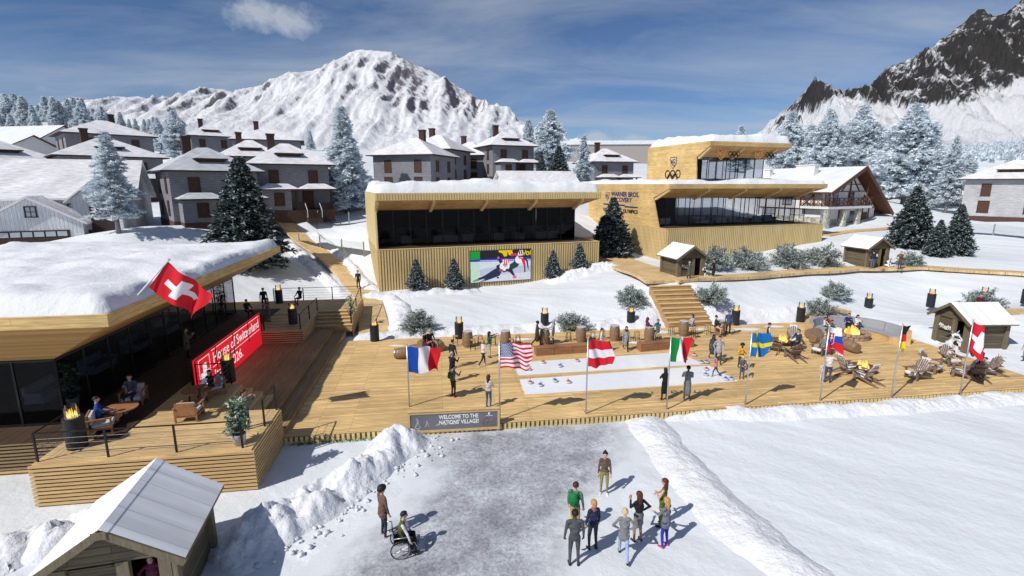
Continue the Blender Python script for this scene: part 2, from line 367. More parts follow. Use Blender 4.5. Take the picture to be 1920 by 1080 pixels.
def make_body(k):
    fem, pose = k['fem'], k['pose']; W = (.165 if fem else .195) * k['wide']
    z0 = .93 if pose in ('stand', 'walk') else k['seat'] / (k['h'] / 1.75) + .10
    pel = Vector((0, 0, z0)); ln = R(k['lean'])
    def up(x, y, z): return pel + Vector((x, y * math.cos(ln) - z * math.sin(ln), z * math.cos(ln) + y * math.sin(ln)))
    chest, neck, headc = up(0, 0, .34), up(0, -.005, .53), up(0, -.03, .69)
    prims = []  # part, p, q, r0, r1, flat
    A = lambda part, p, q, r0, r1, fl=1.0: prims.append((part, Vector(p), Vector(q), r0, r1, fl))
    A('hip', up(-.035, 0, -.0), up(.035, 0, -.0), .135 + .01 * fem, .135 + .01 * fem, .85)
    A('torso', up(0, 0, .06), up(0, 0, .22), .135 if not fem else .12, .145 if not fem else .12, .78)
    A('torso', up(-.05, 0, .30), up(.05, 0, .30), .13, .13, .82); A('torso', up(0, 0, .22), chest, .14, .13, .8)
    A('torso', up(-W + .03, 0, .475), up(W - .03, 0, .475), .062, .062); A('torso', up(0, 0, .34), up(0, 0, .47), .13, .09, .8)
    A('skin', up(0, 0, .48), headc + Vector((0, .01, -.06)), .054, .05)
    hs = 1.0 if k['h'] > 1.4 else 1.22
    A('skin', headc + Vector((0, .02, .015)), headc + Vector((0, .005, .035)), .088 * hs, .09 * hs)
    A('skin', headc + Vector((0, -.03, -.05)), headc + Vector((0, -.025, .02)), .058 * hs, .072 * hs)
    A('skin', headc + Vector((0, -.1, -.005)), headc + Vector((0, -.108, -.022)), .014, .018)
    for s in (-1, 1): A('skin', headc + Vector((s * .088 * hs, .015, -.02)), headc + Vector((s * .09 * hs, .02, .02)), .018, .02)
    # legs
    hands = []
    for s in (-1, 1):
        hip = pel + Vector((s * .088, 0, -.03))
        if pose == 'stand': kn = limb(hip, 4 + 3 * (s > 0), 3, .42, s); an = limb(kn, -6, 1, .41, s)
        elif pose == 'walk': kn = limb(hip, 24 * s + 3, 1, .42, s); an = limb(kn, (4 if s > 0 else -42), 0, .41, s)
        elif pose == 'cross': kn = limb(hip, 82 + 6 * s, 6 - 3 * s, .42, s); an = limb(kn, 18 if s > 0 else -4, -16 * (s > 0), .41, s)
        else: kn = limb(hip, 84, 8, .42, s); an = limb(kn, -4 + 10 * s, 0, .41, s)
        if pose in ('stand', 'walk'):
            pass
        r = .082 if fem else .088
        A('leg', hip, kn, r, .058); A('shin', kn, an, .055, .04)
        dz = Vector((s * .02, -.145, -.045)); A('shoe', an + Vector((0, .025, -.035)), an + dz, .042, .034)
        # arms
        sh = up(s * W, 0, .465); a = k['arms']
        if isinstance(a, tuple): aa = a[0] if s > 0 else a[1]
        else: aa = a
        ua, fa = {'down': ((4, 9), (14, 4)), 'walk': ((-20 * s, 9), (10 - 14 * s, 4)), 'fold': ((26, 16), (92, -62)), 'phone': ((42, 12), (118, -22)), 'pocket': ((-12, 22), (32, -16)),
                  'raise': ((88, 10), (112, -8)), 'read': ((30, 8), (80, -20)), 'rest': ((36, 10), (66, -8)), 'hip': ((-18, 42), (30, -48)), 'wheel': ((22, 18), (18, 6)), 'chin': ((34, 8), (136, -24)), 'out': ((38, 36), (70, 10))}[aa]
        if pose == 'sit' and aa == 'down': ua, fa = (28, 10), (62, -6)
        el = limb(sh, ua[0] + k['lean'] * .5, ua[1], .285, s); wr = limb(el, fa[0], fa[1], .245, s)
        A('arm', sh, el, .056 if not fem else .047, .043); A('arm', el, wr, .044, .032)
        d = (wr - el).normalized(); A('hand', wr, wr + d * .075, .03, .034, 1.0)
        hands.append((s, wr, d))
    if k['coat']:
        A('coat', up(0, 0, .12), pel + Vector((0, 0, -.02)), .15, .165, .85)
        if pose in ('stand', 'walk'): A('coat', pel + Vector((0, 0, -.02)), pel + Vector((0, 0, -k['coat'])), .16, .19, .8)
    if k['skirt']:
        if pose in ('stand', 'walk'): A('skirt', pel + Vector((0, 0, .04)), pel + Vector((0, 0, -k['skirt'])), .145, .165, .85)
    if k['scarf']: A('scarf', up(0, -.01, .50), up(0, -.01, .55), .085, .078)
    if k['hood']:
        A('hood', headc + Vector((0, .035, -.03)), headc + Vector((0, .03, .055)), .115, .10); A('hood', up(0, .06, .5), headc + Vector((0, .04, -.06)), .10, .1)
    if pose in ('stand', 'walk'):
        zmin = min(min((p.z - r0), (q.z - r1)) for _, p, q, r0, r1, _ in prims if _ is not None)
    k['prims'], k['hands'], k['headc'], k['hs'] = prims, hands, headc, hs
    return prims
GARMENT = {'hip': 'bottom', 'torso': 'top', 'arm': 'sleeve', 'leg': 'bottom', 'shin': 'bottom', 'shoe': 'shoe', 'skin': 'skin', 'hand': 'skin', 'coat': 'top', 'skirt': 'skirt', 'scarf': 'scarf', 'hood': 'hood'}
def flush_people():
    tmp = []
    for k in QUEUE:
        prims = make_body(k); mb = MB()
        for part, p, q, r0, r1, fl in prims: caps(mb, p, q, r0, r1, fl)
        me = bpy.data.meshes.new('tmp'); me.from_pydata(mb.v, [], mb.f); o = bpy.data.objects.new('tmp', me); COL.objects.link(o)
        rm = o.modifiers.new('r', 'REMESH'); rm.mode = 'VOXEL'; rm.voxel_size = .017
        sm = o.modifiers.new('s', 'SMOOTH'); sm.factor = .5; sm.iterations = 3
        tmp.append(o)
    dg = bpy.context.evaluated_depsgraph_get(); dg.update()
    for k, o in zip(QUEUE, tmp):
        me0 = o.evaluated_get(dg).to_mesh()
        nv, nf = len(me0.vertices), len(me0.polygons)
        co = np.empty(nv * 3, np.float32); me0.vertices.foreach_get('co', co); co = co.reshape(-1, 3)
        faces = [tuple(p.vertices) for p in me0.polygons]
        cen = np.array([co[list(f)].mean(0) for f in faces])
        prims = k['prims']; best = np.full(nf, 9.0); idx = np.zeros(nf, int)
        for i, (part, p, q, r0, r1, fl) in enumerate(prims):
            pa = np.array(p); d = np.array(q) - pa; dd = max(1e-9, float(d @ d))
            cc = cen.copy()
            if fl != 1.0:
                my = (p.y + q.y) / 2; cc[:, 1] = my + (cc[:, 1] - my) / fl
            t = np.clip(((cc - pa) @ d) / dd, 0, 1)
            dist = np.linalg.norm(cc - (pa + t[:, None] * d), axis=1) - (r0 + (r1 - r0) * t)
            if part in ('shoe', 'hand', 'coat', 'skirt', 'scarf', 'hood'): dist -= .006
            w = dist < best; best[w] = dist[w]; idx[w] = i
        sk = SKIN[k['skin']]
        mats = [C(k['top']), C(k['bottom']), C(k['shoe']), sk, C(k['sleeve'] or k['top']), C(k['skirt_col'] or k['bottom']), C(k['scarf'] or k['top']), C(k['hood'] or k['top']), EYE, LIP]
        slot = {'top': 0, 'bottom': 1, 'shoe': 2, 'skin': 3, 'sleeve': 4, 'skirt': 5, 'scarf': 6, 'hood': 7}
        mi = [slot[GARMENT[prims[i][0]]] for i in idx]
        hc = k['headc']
        for j, i in enumerate(idx):
            part = prims[i][0]
            if part == 'hip' and cen[j][2] > prims[0][1].z + .02: mi[j] = 0
            if k['bareleg'] and part in ('shin', 'leg') : mi[j] = 3
            if k['bare'] and part == 'arm': mi[j] = 3
            if part == 'hood' and cen[j][1] < hc.y - .055 and abs(cen[j][0]) < .07 and hc.z - .11 < cen[j][2] < hc.z + .08: mi[j] = 3
        mb = MB(); mb.v = [tuple(c) for c in co]; mb.f = faces; mb.m = mi
        for s, wr, d in k['hands']:      # four fingers and a thumb, slightly curled, rooted in the palm
            side = Vector((s, 0, 0)); a = d.cross(Vector((0, 1, .3))).normalized(); curl = Vector((-s * .5, -.6, 0))
            curl = (curl - d * curl.dot(d)).normalized(); wdir = d.cross(curl).normalized()
            for fi, fl in enumerate((.062, .075, .07, .055)):
                b0 = wr + d * .085 + wdir * ((fi - 1.5) * .019); b1 = b0 + d * fl * .55 + curl * .010; b2 = b1 + d * fl * .35 + curl * .028
                mb.tube([b0 - d * .02, b0, b1, b2], [.0095, .0095, .0088, .007], 6, 3)
            t0 = wr + d * .03 + wdir * .03 * s; mb.tube([t0 - wdir * .01 * s, t0 + d * .03 + wdir * .022 * s, t0 + d * .06 + wdir * .024 * s + curl * .02], [.012, .0105, .008], 6, 3)
        hs = k['hs']
        for s in (-1, 1): mb.sph(hc + Vector((s * .031, -.093 * hs, .012)), (.014, .008, .009), 6, 4, 8)
        mb.sph(hc + Vector((0, -.083 * hs, -.052)), (.022, .01, .007), 6, 4, 9)
        sc = k['h'] / 1.75
        zmin = min(c[2] for c in mb.v) if k['pose'] in ('stand', 'walk') else 0.0
        if k['pose'] not in ('stand', 'walk'): zmin = 0.0
        mb.v = [(x, y, z - zmin) for x, y, z in mb.v]
        loc = Vector(k['loc'])
        t = thing('person', k['label'], 'person', loc, R(k['face'] + 90), k['group'], sc)
        body = mb.build('body', mats, t, smooth=True)
        # hair
        st = k['style']
        if st != 'none' and not k['hood']:
            hm = MB(); c = hc + Vector((0, .012, .03 - zmin)); r = .104 * hs
            if st == 'hat':
                vs = c; hm.sph(c + Vector((0, .004, .028)), (r * 1.02, r * 1.08, r * .95), 12, 7); hm.tube([c + Vector((0, .004, .02)), c + Vector((0, .004, .05))], r * 1.06, 12)
            else:
                vsn, fsn, nu, nvv = [], [], 14, 9; cut = {'short': .60, 'bun': .62, 'long': .66, 'bob': .66, 'pony': .62, 'afro': .64, 'veil': .7}[st]
                rr = r * (1.35 if st == 'afro' else 1.03)
                for j in range(nvv + 1):
                    for i in range(nu):
                        th = 2 * pi * i / nu; back = (1 + math.sin(th)) / 2     # sin>0 = back of the head
                        ph = pi * (cut * (.52 + .48 * back ** .7)) * j / nvv
                        wob = 1 + .03 * math.sin(5 * th + j)
                        vsn.append(c + Vector((rr*.96*math.sin(ph)*math.cos(th)*wob, rr*1.1*math.sin(ph)*math.sin(th)*wob, rr*1.02*math.cos(ph))))
                for j in range(nvv):
                    for i in range(nu): fsn.append((j*nu+i, (j+1)*nu+i, (j+1)*nu+(i+1)%nu, j*nu+(i+1)%nu))
                hm.add(vsn, fsn)
                if st in ('long', 'veil'):
                    caps(hm, c + Vector((0, .055, -.02)), c + Vector((0, .075, -.27)), .09, .062, .62); caps(hm, c + Vector((-.06, .03, -.04)), c + Vector((-.075, .02, -.2)), .04, .03); caps(hm, c + Vector((.06, .03, -.04)), c + Vector((.075, .02, -.2)), .04, .03)
                if st == 'bob': caps(hm, c + Vector((0, .05, -.02)), c + Vector((0, .05, -.1)), .092, .085, .7)
                if st == 'bun': hm.sph(c + Vector((0, .04, .10)), .042, 10, 7)
                if st == 'pony': hm.tube([c + Vector((0, .1, .03)), c + Vector((0, .15, .0)), c + Vector((0, .13, -.12)), c + Vector((0, .115, -.2))], [.022, .033, .03, .012], 8)
            hm.build('hat' if st == 'hat' else 'hair', HAIRC[k['hair']], t, smooth=True)
    for o in tmp:
        me = o.data; bpy.data.objects.remove(o); bpy.data.meshes.remove(me)
# ------------------------------------------------------------------ terrain
DECKZ = .32; TERZ = .78; PLATZ = 1.65; UPZ = 2.75
def T(px, py, Y): v = PY(px, py, Y); return (v.x, v.y, v.z)
CTRL = []
for u in (-40, -28, -16, -6, 4, 14, 24, 34, 44):
    w = D(u, 36.5); CTRL.append((w.x, w.y, .15 if u > -8 else .5))
    w = D(u, 26); CTRL.append((w.x, w.y, 0))
CTRL += [(-12.4, 47, 1.35), (-4, 49.9, 1.15), (1.5, 51.9, 1.2), (5, 53.1, 1.8), (9.3, 54.6, 2.6), (-5, 43, 1.0), (3, 44, 1.2), (8, 44, 1.7)]
for px, py, z in ((1300, 535, 2.75), (1230, 500, 2.75), (1165, 492, 2.8), (1130, 478, 3.0), (1380, 522, 2.7), (1500, 512, 2.7), (1600, 503, 2.7), (1760, 505, 2.7), (1900, 514, 2.65), (1270, 470, 2.8)):
    w = P(px, py, z); CTRL.append((w.x, w.y, z))
CTRL += [T(1625, 588, 38.5), T(1500, 612, 37.6), T(1880, 582, 38.5), T(1540, 575, 42), T(1842, 572, 41), T(1900, 650, 33.5)]
CTRL += [T(700, 600, 40.3), T(690, 560, 45.5), T(655, 522, 51.5), T(600, 479, 57), T(540, 448, 61.5), T(600, 418, 64), T(660, 402, 70), T(480, 438, 60), T(225, 431, 49), T(172, 440, 53), T(60, 470, 46), T(1812, 397, 108), T(1772, 402, 84), T(1692, 385, 92), T(300, 425, 60), T(690, 430, 60)]
CTRL += [T(1580, 416, 78), T(1880, 420, 75), T(1850, 480, 58), T(1720, 455, 62), T(1460, 432, 72), T(1640, 440, 66), (60, 90, 9.5), (75, 75, 6.6), (60, 40, .4), (75, 30, -.3), (62, 20, -.5), (45, 12, -.4), (55, 52, 3.5)]
CTRL += [(5, 70, 6.8), (22, 82, 7.5), (-62, 50, 6.0), (-45, 40, 3.0), (-75, 30, 3.0), (-110, 140, 22), (-60, 140, 20), (0, 140, 15), (60, 140, 13), (120, 110, 10), (120, 60, 5), (-120, 70, 10), (-120, 20, 3),
         (-200, 220, 32), (0, 240, 22), (200, 220, 17), (260, 100, 9), (-260, 100, 14), (300, 300, 24), (-300, 300, 40), (0, 400, 28), (0, 5, 0), (-20, 12, 0), (30, 8, -.3), (-60, 0, 0), (60, -10, -.5), (0, -40, 0), (180, 20, -.5), (-180, -20, 0)]
HS = [ # px, Y, turn, label, kwargs
 (402, 57.5, 12, 'grey clapboard house with porch left of the big dark fir', dict(roofm='roof_snow2', w=8.6)),
 (545, 64.0, 8, 'grey clapboard house with porch steps between the dark fir and the tall frosted tree', dict(w=8.6, chim=1)),
 (470, 80, 0, 'grey house half hidden behind the porch house beside the dark fir', dict(w=8, porch=0)),
 (500, 100, -4, 'large grey house with tall chimney on the slope behind two porch houses', dict(w=11.5, d=11, porch=0, dorm=False)),
 (397, 112, 6, 'small grey house with dormer left of the tall chimney on the slope', dict(w=7.6, porch=0)),
 (207, 90, 10, 'wide grey house highest on the left slope below the frosted forest', dict(w=12, d=11, porch=0, dorm=False, chim=2)),
 (212, 72, 10, 'wide grey house with pinkish tiled snow roof behind the sparse frosted tree', dict(w=11.5, d=9, porch=1)),
 (22, 68, 20, 'grey house with chimney at the left picture edge above the white farmhouse', dict(w=10, d=9, porch=0)),
 (752, 76, -28, 'grey house with large chimney behind the left end of the screen pavilion', dict(w=9.2, d=9, porch=0, dorm=False, chim=2)),
 (800, 88, -28, 'grey house mostly hidden behind the chimney house over the screen pavilion', dict(w=8, porch=0, dorm=False, chim=1)),
 (866, 98, -22, 'bluish grey house with small chimney right of the pair over the screen pavilion', dict(w=8.4, porch=0, dorm=False, chim=1)),
 (963, 94, 24, 'grey house with dormer and chimney beside the dark fir in the middle', dict(w=8.0, porch=1)),
 (1152, 101, 26, 'grey house with dormer left of the two storey lettered pavilion', dict(w=8.2, porch=1)),
 (1893, 74, -8, 'pale grey house with brown blinds at the right picture edge', dict(w=9.5, d=9, wall='siding_pale', porch=0, chim=0)),
]
HZ = {207: 252, 500: 262, 397: 255, 22: 300, 752: 290, 800: 280, 866: 291, 963: 273, 1152: 303, 212: 293, 402: 320, 545: 293, 470: 293, 1893: 335}
for _px, _Y, *_ in HS:
    _e = PY(_px, HZ[_px], _Y); _k = 1 / math.hypot(_e.x, _e.y)
    for _d in (1.5, -4): CTRL.append((_e.x * (1 - _d * _k), _e.y * (1 - _d * _k), _e.z - 6.15))
CT = np.array(CTRL, float)
def _rbf():
    n = len(CT); d2 = ((CT[:, None, :2] - CT[None, :, :2]) ** 2).sum(-1); K = np.sqrt(d2 + 9.0)
    A = np.zeros((n + 3, n + 3)); A[:n, :n] = K + np.eye(n) * .35 * -1; A[:n, n] = 1; A[:n, n+1:] = CT[:, :2]; A[n, :n] = 1; A[n+1:, :n] = CT[:, :2].T
    b = np.zeros(n + 3); b[:n] = CT[:, 2]; return np.linalg.solve(A, b)
WT = _rbf()
def ground_np(x, y):
    x = np.asarray(x, float); y = np.asarray(y, float); sh = x.shape; xf, yf = x.ravel(), y.ravel(); z = np.zeros(xf.size)
    for i in range(0, xf.size, 20000):
        s = slice(i, i + 20000); d = np.sqrt((xf[s, None] - CT[None, :, 0]) ** 2 + (yf[s, None] - CT[None, :, 1]) ** 2 + 9.0)
        z[s] = d @ WT[:len(CT)] + WT[len(CT)] + WT[len(CT)+1] * xf[s] + WT[len(CT)+2] * yf[s]
    u, v = xf * DC + yf * DS, -xf * DS + yf * DC
    front = -.45 * sstep(14, 42, xf) * sstep(24, 8, yf) * 1 - .25 * sstep(24, 40, xf)
    w = sstep(36.1, 38.2, v)
    w = np.maximum(w, sstep(34.6, 36.5, u))                       # right of the deck the snow field is free
    zz = w * z + (1 - w) * front
    inter = (u < -6.0) & (v < 44.5) & (u > -30)                   # under the terrace of the red-banner pavilion
    zz = np.where(inter & (v < 44), np.minimum(zz, .02), zz)
    ramp = DECKZ - .25 + (UPZ - DECKZ) * np.clip((v - 36.4) / 4.1, 0, 1) - .25
    zz = np.where((u > 17.3) & (u < 21.5) & (v > 35.9) & (v < 40.9), np.minimum(zz, ramp), zz)
    far = sstep(260, 420, np.hypot(xf, yf)); zz = zz * (1 - far) + far * 26 * sstep(-100, 300, yf)
    return zz.reshape(sh)
def ground(x, y): return float(ground_np(np.array([x]), np.array([y]))[0])
def G(px, py, Y):                         # stand something on the terrain at this bearing and distance
    v = PY(px, py, Y); return Vector((v.x, v.y, ground(v.x, v.y)))
def geo(a, b, n):                         # growing steps from a to b
    return list(a + (b - a) * (np.linspace(0, 1, n) ** 2.6))
xs = np.array(sorted(set([round(t, 3) for t in list(np.arange(-34, 46, .4)) + [-t for t in geo(34.4, 3500, 46)] + geo(46.2, 3500, 46)])))
ys = np.array(sorted(set([round(t, 3) for t in list(np.arange(4, 64, .4)) + geo(64.2, 5200, 60) + [4 - t for t in geo(.5, 400, 14)]])))
X, Y = np.meshgrid(xs, ys); Zg = ground_np(X, Y)
for j in range(len(ys)):
    for i in range(len(xs)):
        x, y = xs[i], ys[j]
        if abs(x) < 70 and 0 < y < 90:
            Zg[j, i] += .05 * mnoise.noise(Vector((x * .35, y * .35, 3))) + .018 * mnoise.noise(Vector((x * 1.3, y * 1.3, 7)))
mb = MB(); nx = len(xs)
mb.v = list(zip(X.ravel().tolist(), Y.ravel().tolist(), Zg.ravel().tolist()))
mb.f = [(j*nx+i, j*nx+i+1, (j+1)*nx+i+1, (j+1)*nx+i) for j in range(len(ys)-1) for i in range(nx-1)]; mb.m = [0] * len(mb.f)
tag(mb.build('snow_ground', M['snow'], smooth=True), kind='structure')

def fbm(x, y, s=0.0, o=4):
    return mnoise.fractal(Vector((x, y, s)), 1.0, 2.0, o)
def snowbank(name, pts, width, height, seed, res=.14, lump=.5):
    """ploughed bank of snow: a ridge along a line with lumps; sits on the ground"""
    pts = [Vector((p[0], p[1], 0)) for p in pts]; ln = [0]
    for a, b in zip(pts, pts[1:]): ln.append(ln[-1] + (b - a).length)
    tot = ln[-1]; nu = max(8, int(tot / res)); nv = max(8, int(width / res)); mbk = MB(); vs = []
    def at(s):
        for k in range(len(pts) - 1):
            if s <= ln[k+1] or k == len(pts) - 2:
                t = (s - ln[k]) / max(1e-6, ln[k+1] - ln[k]); return pts[k].lerp(pts[k+1], t), (pts[k+1] - pts[k]).normalized()
    P_, xy = [], []
    for j in range(nv + 1):
        for i in range(nu + 1):
            s = tot * i / nu; c, d = at(s); d0 = at(max(0, s - .8))[1]; d1 = at(min(tot, s + .8))[1]; d = (d0 + d1).normalized(); nrm = Vector((-d.y, d.x, 0))
            t = j / nv * 2 - 1; wv = 1 + .28 * mnoise.noise(Vector((s * .45, seed, 0))) + .12 * mnoise.noise(Vector((s * 1.6, seed, 5)))
            q = c + nrm * (t * width / 2 * wv); P_.append((q.x, q.y, t, s)); xy.append((q.x, q.y))
    xy = np.array(xy); gz = ground_np(xy[:, 0], xy[:, 1])
    for (x, y, t, s), g in zip(P_, gz):
        e = min(1, s / .9, (tot - s) / .9); e = max(0, e)
        prof = max(0, 1 - t * t) ** 1.1 * math.sqrt(e)
        nz = fbm(x * .9, y * .9, seed, 5); rid = abs(mnoise.noise(Vector((x * 2.6, y * 2.6, seed + 3)))) + .5 * abs(mnoise.noise(Vector((x * 5.5, y * 5.5, seed + 9)))); h = height * prof * (.8 + lump * nz + lump * .55 * rid) + .05 * prof * mnoise.noise(Vector((x * 6, y * 6, seed)))
        vs.append((x, y, g - .05 + max(0, h)))
    mbk.v = vs; w = nu + 1
    mbk.f = [(j*w+i, j*w+i+1, (j+1)*w+i+1, (j+1)*w+i) for j in range(nv) for i in range(nu)]; mbk.m = [0] * len(mbk.f)
    return tag(mbk.build(name, M['snow_bank'], smooth=True), kind='structure')
def XY(*l): return [tuple(P(a, b, 0)[:2]) for a, b in l]
snowbank('snow_bank', XY((775, 812), (735, 845), (690, 880), (630, 925), (560, 965), (480, 1010), (400, 1060)), 2.5, .72, 1.3, .09, .62)
snowbank('snow_bank', XY((1200, 780), (1240, 830), (1290, 890), (1360, 965), (1450, 1040), (1540, 1110)), 2.3, .40, 4.1, .11, .26)
snowbank('snow_bank', XY((1240, 778), (1420, 776), (1600, 770), (1760, 758), (1960, 742)), 1.7, .40, 6.2, .11, .42)
snowbank('snow_bank', XY((150, 990), (60, 1020), (0, 1050), (-60, 1080)), 2.4, .62, 8.8, .11, .6)
snowbank('snow_bank', XY((190, 960), (140, 1000), (80, 1060)), 2.3, .8, 3.3, .10, .6)
snowbank('snow_bank', [D(u, 37.2 + .25 * math.sin(u))[:2] for u in (-6.4, -2, 3, 8, 13, 17.2)], 2.4, .42, 2.2, .16, .5)
snowbank('snow_bank', [D(u, 37.1)[:2] for u in (21.5, 23.5, 26, 29, 33)], 1.8, .3, 5.2, .16, .5)
snowbank('snow_bank', [(-14.2, 45.6), (-11.5, 45.7), (-7, 47.3), (-3.0, 48.6)], 2.2, .42, 7.7, .15, .6)
snowbank('snow_bank', [(3.6, 50.6), (6.5, 51.8), (9.5, 53.0), (11.2, 53.6)], 2.6, .6, 5.7, .15, .7)
snowbank('snow_bank', [(-8.6, 37.2), (-9.0, 40), (-9.7, 43), (-11.4, 45.8)], 2.0, .5, 9.7, .14, .6)
snowbank('snow_bank', [PY(700, 540, 47)[:2], PY(672, 505, 51)[:2], PY(630, 472, 57)[:2], PY(585, 447, 61)[:2]], 1.7, .5, 11.7, .16, .6)
snowbank('snow_bank', [PY(648, 545, 46)[:2], PY(610, 510, 51)[:2], PY(570, 480, 56)[:2], PY(532, 458, 60)[:2]], 1.8, .45, 12.7, .16, .6)
# grey packed forecourt of ice and grit, its edges frayed into the snow
def road():
    pts = [(800, 806), (1182, 774), (1185, 815), (1160, 870), (1120, 930), (1085, 980), (1070, 1040), (1060, 1120), (1050, 1300), (480, 1300), (560, 1110), (640, 1040), (730, 985), (790, 925), (800, 860)]
    poly = [P(a, b, 0) for a, b in pts]; from mathutils.geometry import intersect_point_line
    x0, x1 = min(p.x for p in poly), max(p.x for p in poly); y0, y1 = min(p.y for p in poly), max(p.y for p in poly); st = .22
    nx_, ny_ = int((x1 - x0) / st) + 13, int((y1 - y0) / st) + 13; vals = {}; mbr = MB(); edge = []
    def inside(x, y):
        c = False
        for a, b in zip(poly, poly[1:] + poly[:1]):
            if (a.y > y) != (b.y > y) and x < (b.x - a.x) * (y - a.y) / (b.y - a.y) + a.x: c = not c
        return c
    xy = [(x0 - 1.3 + i * st, y0 - 1.3 + j * st) for j in range(ny_) for i in range(nx_)]; a_ = np.array(xy); gz = ground_np(a_[:, 0], a_[:, 1])
    ev = []
    for (x, y) in xy:
        dm = min((Vector((x, y, 0)) - (lambda pp, f: a if f < 0 else b if f > 1 else pp)(*intersect_point_line(Vector((x, y, 0)), a, b))).length for a, b in zip(poly, poly[1:] + poly[:1]))
        ev.append(dm if inside(x, y) else -dm)
    keep = lambda k: ev[k] > -1.0
    ids = {}
    for j in range(ny_ - 1):
        for i in range(nx_ - 1):
            q = [j*nx_+i, j*nx_+i+1, (j+1)*nx_+i+1, (j+1)*nx_+i]
            if all(keep(k) for k in q):
                f = []
                for k in q:
                    if k not in ids:
                        x, y = xy[k]
                        zn = .05 * mnoise.noise(Vector((x * .35, y * .35, 3))) + .018 * mnoise.noise(Vector((x * 1.3, y * 1.3, 7)))
                        ids[k] = len(mbr.v); mbr.v.append((x, y, float(gz[k]) + zn + lerp(-.014, .012, max(0, min(1, (ev[k] + 1.0) / .55))))); edge.append(max(0, min(1, (ev[k] + .9) / 2.6)))
                    f.append(ids[k])
                mbr.f.append(tuple(f)); mbr.m.append(0)
    m, nt, b = newmat('icy_grit')
    tc = N(nt, 'ShaderNodeTexCoord'); v = tc.outputs['Object']; at = N(nt, 'ShaderNodeAttribute', attribute_name='edge')
    n1 = N(nt, 'ShaderNodeTexNoise'); n1.inputs['Scale'].default_value = .55; n1.inputs['Detail'].default_value = 9; n1.inputs['Roughness'].default_value = .68; L(nt, v, n1.inputs['Vector'])
    n2 = N(nt, 'ShaderNodeTexNoise'); n2.inputs['Scale'].default_value = 7; n2.inputs['Detail'].default_value = 10; n2.inputs['Roughness'].default_value = .75; n2.inputs['Distortion'].default_value = .8; L(nt, v, n2.inputs['Vector'])
    r1 = N(nt, 'ShaderNodeValToRGB'); e = r1.color_ramp.elements; e[0].position = .36; e[0].color = (.235, .245, .27, 1); e[1].position = .66; e[1].color = (.47, .49, .53, 1); L(nt, n1.outputs['Fac'], r1.inputs[0])
    r2 = N(nt, 'ShaderNodeMapRange'); r2.inputs[1].default_value = .34; r2.inputs[2].default_value = .66; r2.inputs[3].default_value = .55; r2.inputs[4].default_value = 1.6; L(nt, n2.outputs['Fac'], r2.inputs[0])
    sc = N(nt, 'ShaderNodeVectorMath', operation='SCALE'); L(nt, r1.outputs[0], sc.inputs[0]); L(nt, r2.outputs[0], sc.inputs['Scale'])
    ad = N(nt, 'ShaderNodeMath', operation='MULTIPLY_ADD'); L(nt, n1.outputs['Fac'], ad.inputs[0]); ad.inputs[1].default_value = -1.1; ad.inputs[2].default_value = .55; 
    ad2 = N(nt, 'ShaderNodeMath', operation='ADD'); L(nt, at.outputs['Fac'], ad2.inputs[0]); L(nt, ad.outputs[0], ad2.inputs[1])
    rr = N(nt, 'ShaderNodeMapRange'); rr.inputs[1].default_value = .22; rr.inputs[2].default_value = .85; L(nt, ad2.outputs[0], rr.inputs[0])
    mx = N(nt, 'ShaderNodeMix', data_type='RGBA'); L(nt, rr.outputs[0], mx.inputs[0]); mx.inputs[6].default_value = (.69, .725, .76, 1); L(nt, sc.outputs[0], mx.inputs[7]); L(nt, mx.outputs[2], b.inputs['Base Color'])
    b.inputs['Roughness'].default_value = .55; b.inputs['Specular IOR Level'].default_value = .35
    bp = N(nt, 'ShaderNodeBump'); bp.inputs['Strength'].default_value = .35; bp.inputs['Distance'].default_value = .03; L(nt, n2.outputs['Fac'], bp.inputs['Height']); L(nt, bp.outputs[0], b.inputs['Normal'])
    o = mbr.build('icy_road', m, smooth=True); a = o.data.attributes.new('edge', 'FLOAT', 'POINT'); a.data.foreach_set('value', edge)
    tag(o, kind='structure')
road()
def snow_lumps():
    rng = random.Random(6); mb = MB()
    for _ in range(230):
        t = rng.random(); a = P(lerp(790, 470, t), lerp(822, 1035, t), 0); x, y = a.x + abs(rng.gauss(0, .9)) + rng.uniform(-.3, .2), a.y + rng.gauss(0, .5); r = rng.uniform(.02, .11) * rng.uniform(.5, 1)
        z = ground(x, y); M3 = Matrix.Rotation(rng.uniform(0, 6), 3, 'Z') @ Matrix.Rotation(rng.uniform(-.5, .5), 3, 'X')
        vs = [Vector((x, y, z + .045)) + M3 @ Vector((sx * r * rng.uniform(.6, 1.1), sy * r * rng.uniform(.6, 1.1), sz * r * rng.uniform(.5, .8))) for sz in (-1, 1) for sx, sy in ((-1, -1), (1, -1), (1, 1), (-1, 1))]
        mb.add(vs, [(0, 3, 2, 1), (4, 5, 6, 7), (0, 1, 5, 4), (1, 2, 6, 5), (2, 3, 7, 6), (3, 0, 4, 7)])
    tag(mb.build('snow_lumps', M['snow_bank'], smooth=True), kind='stuff')
snow_lumps()
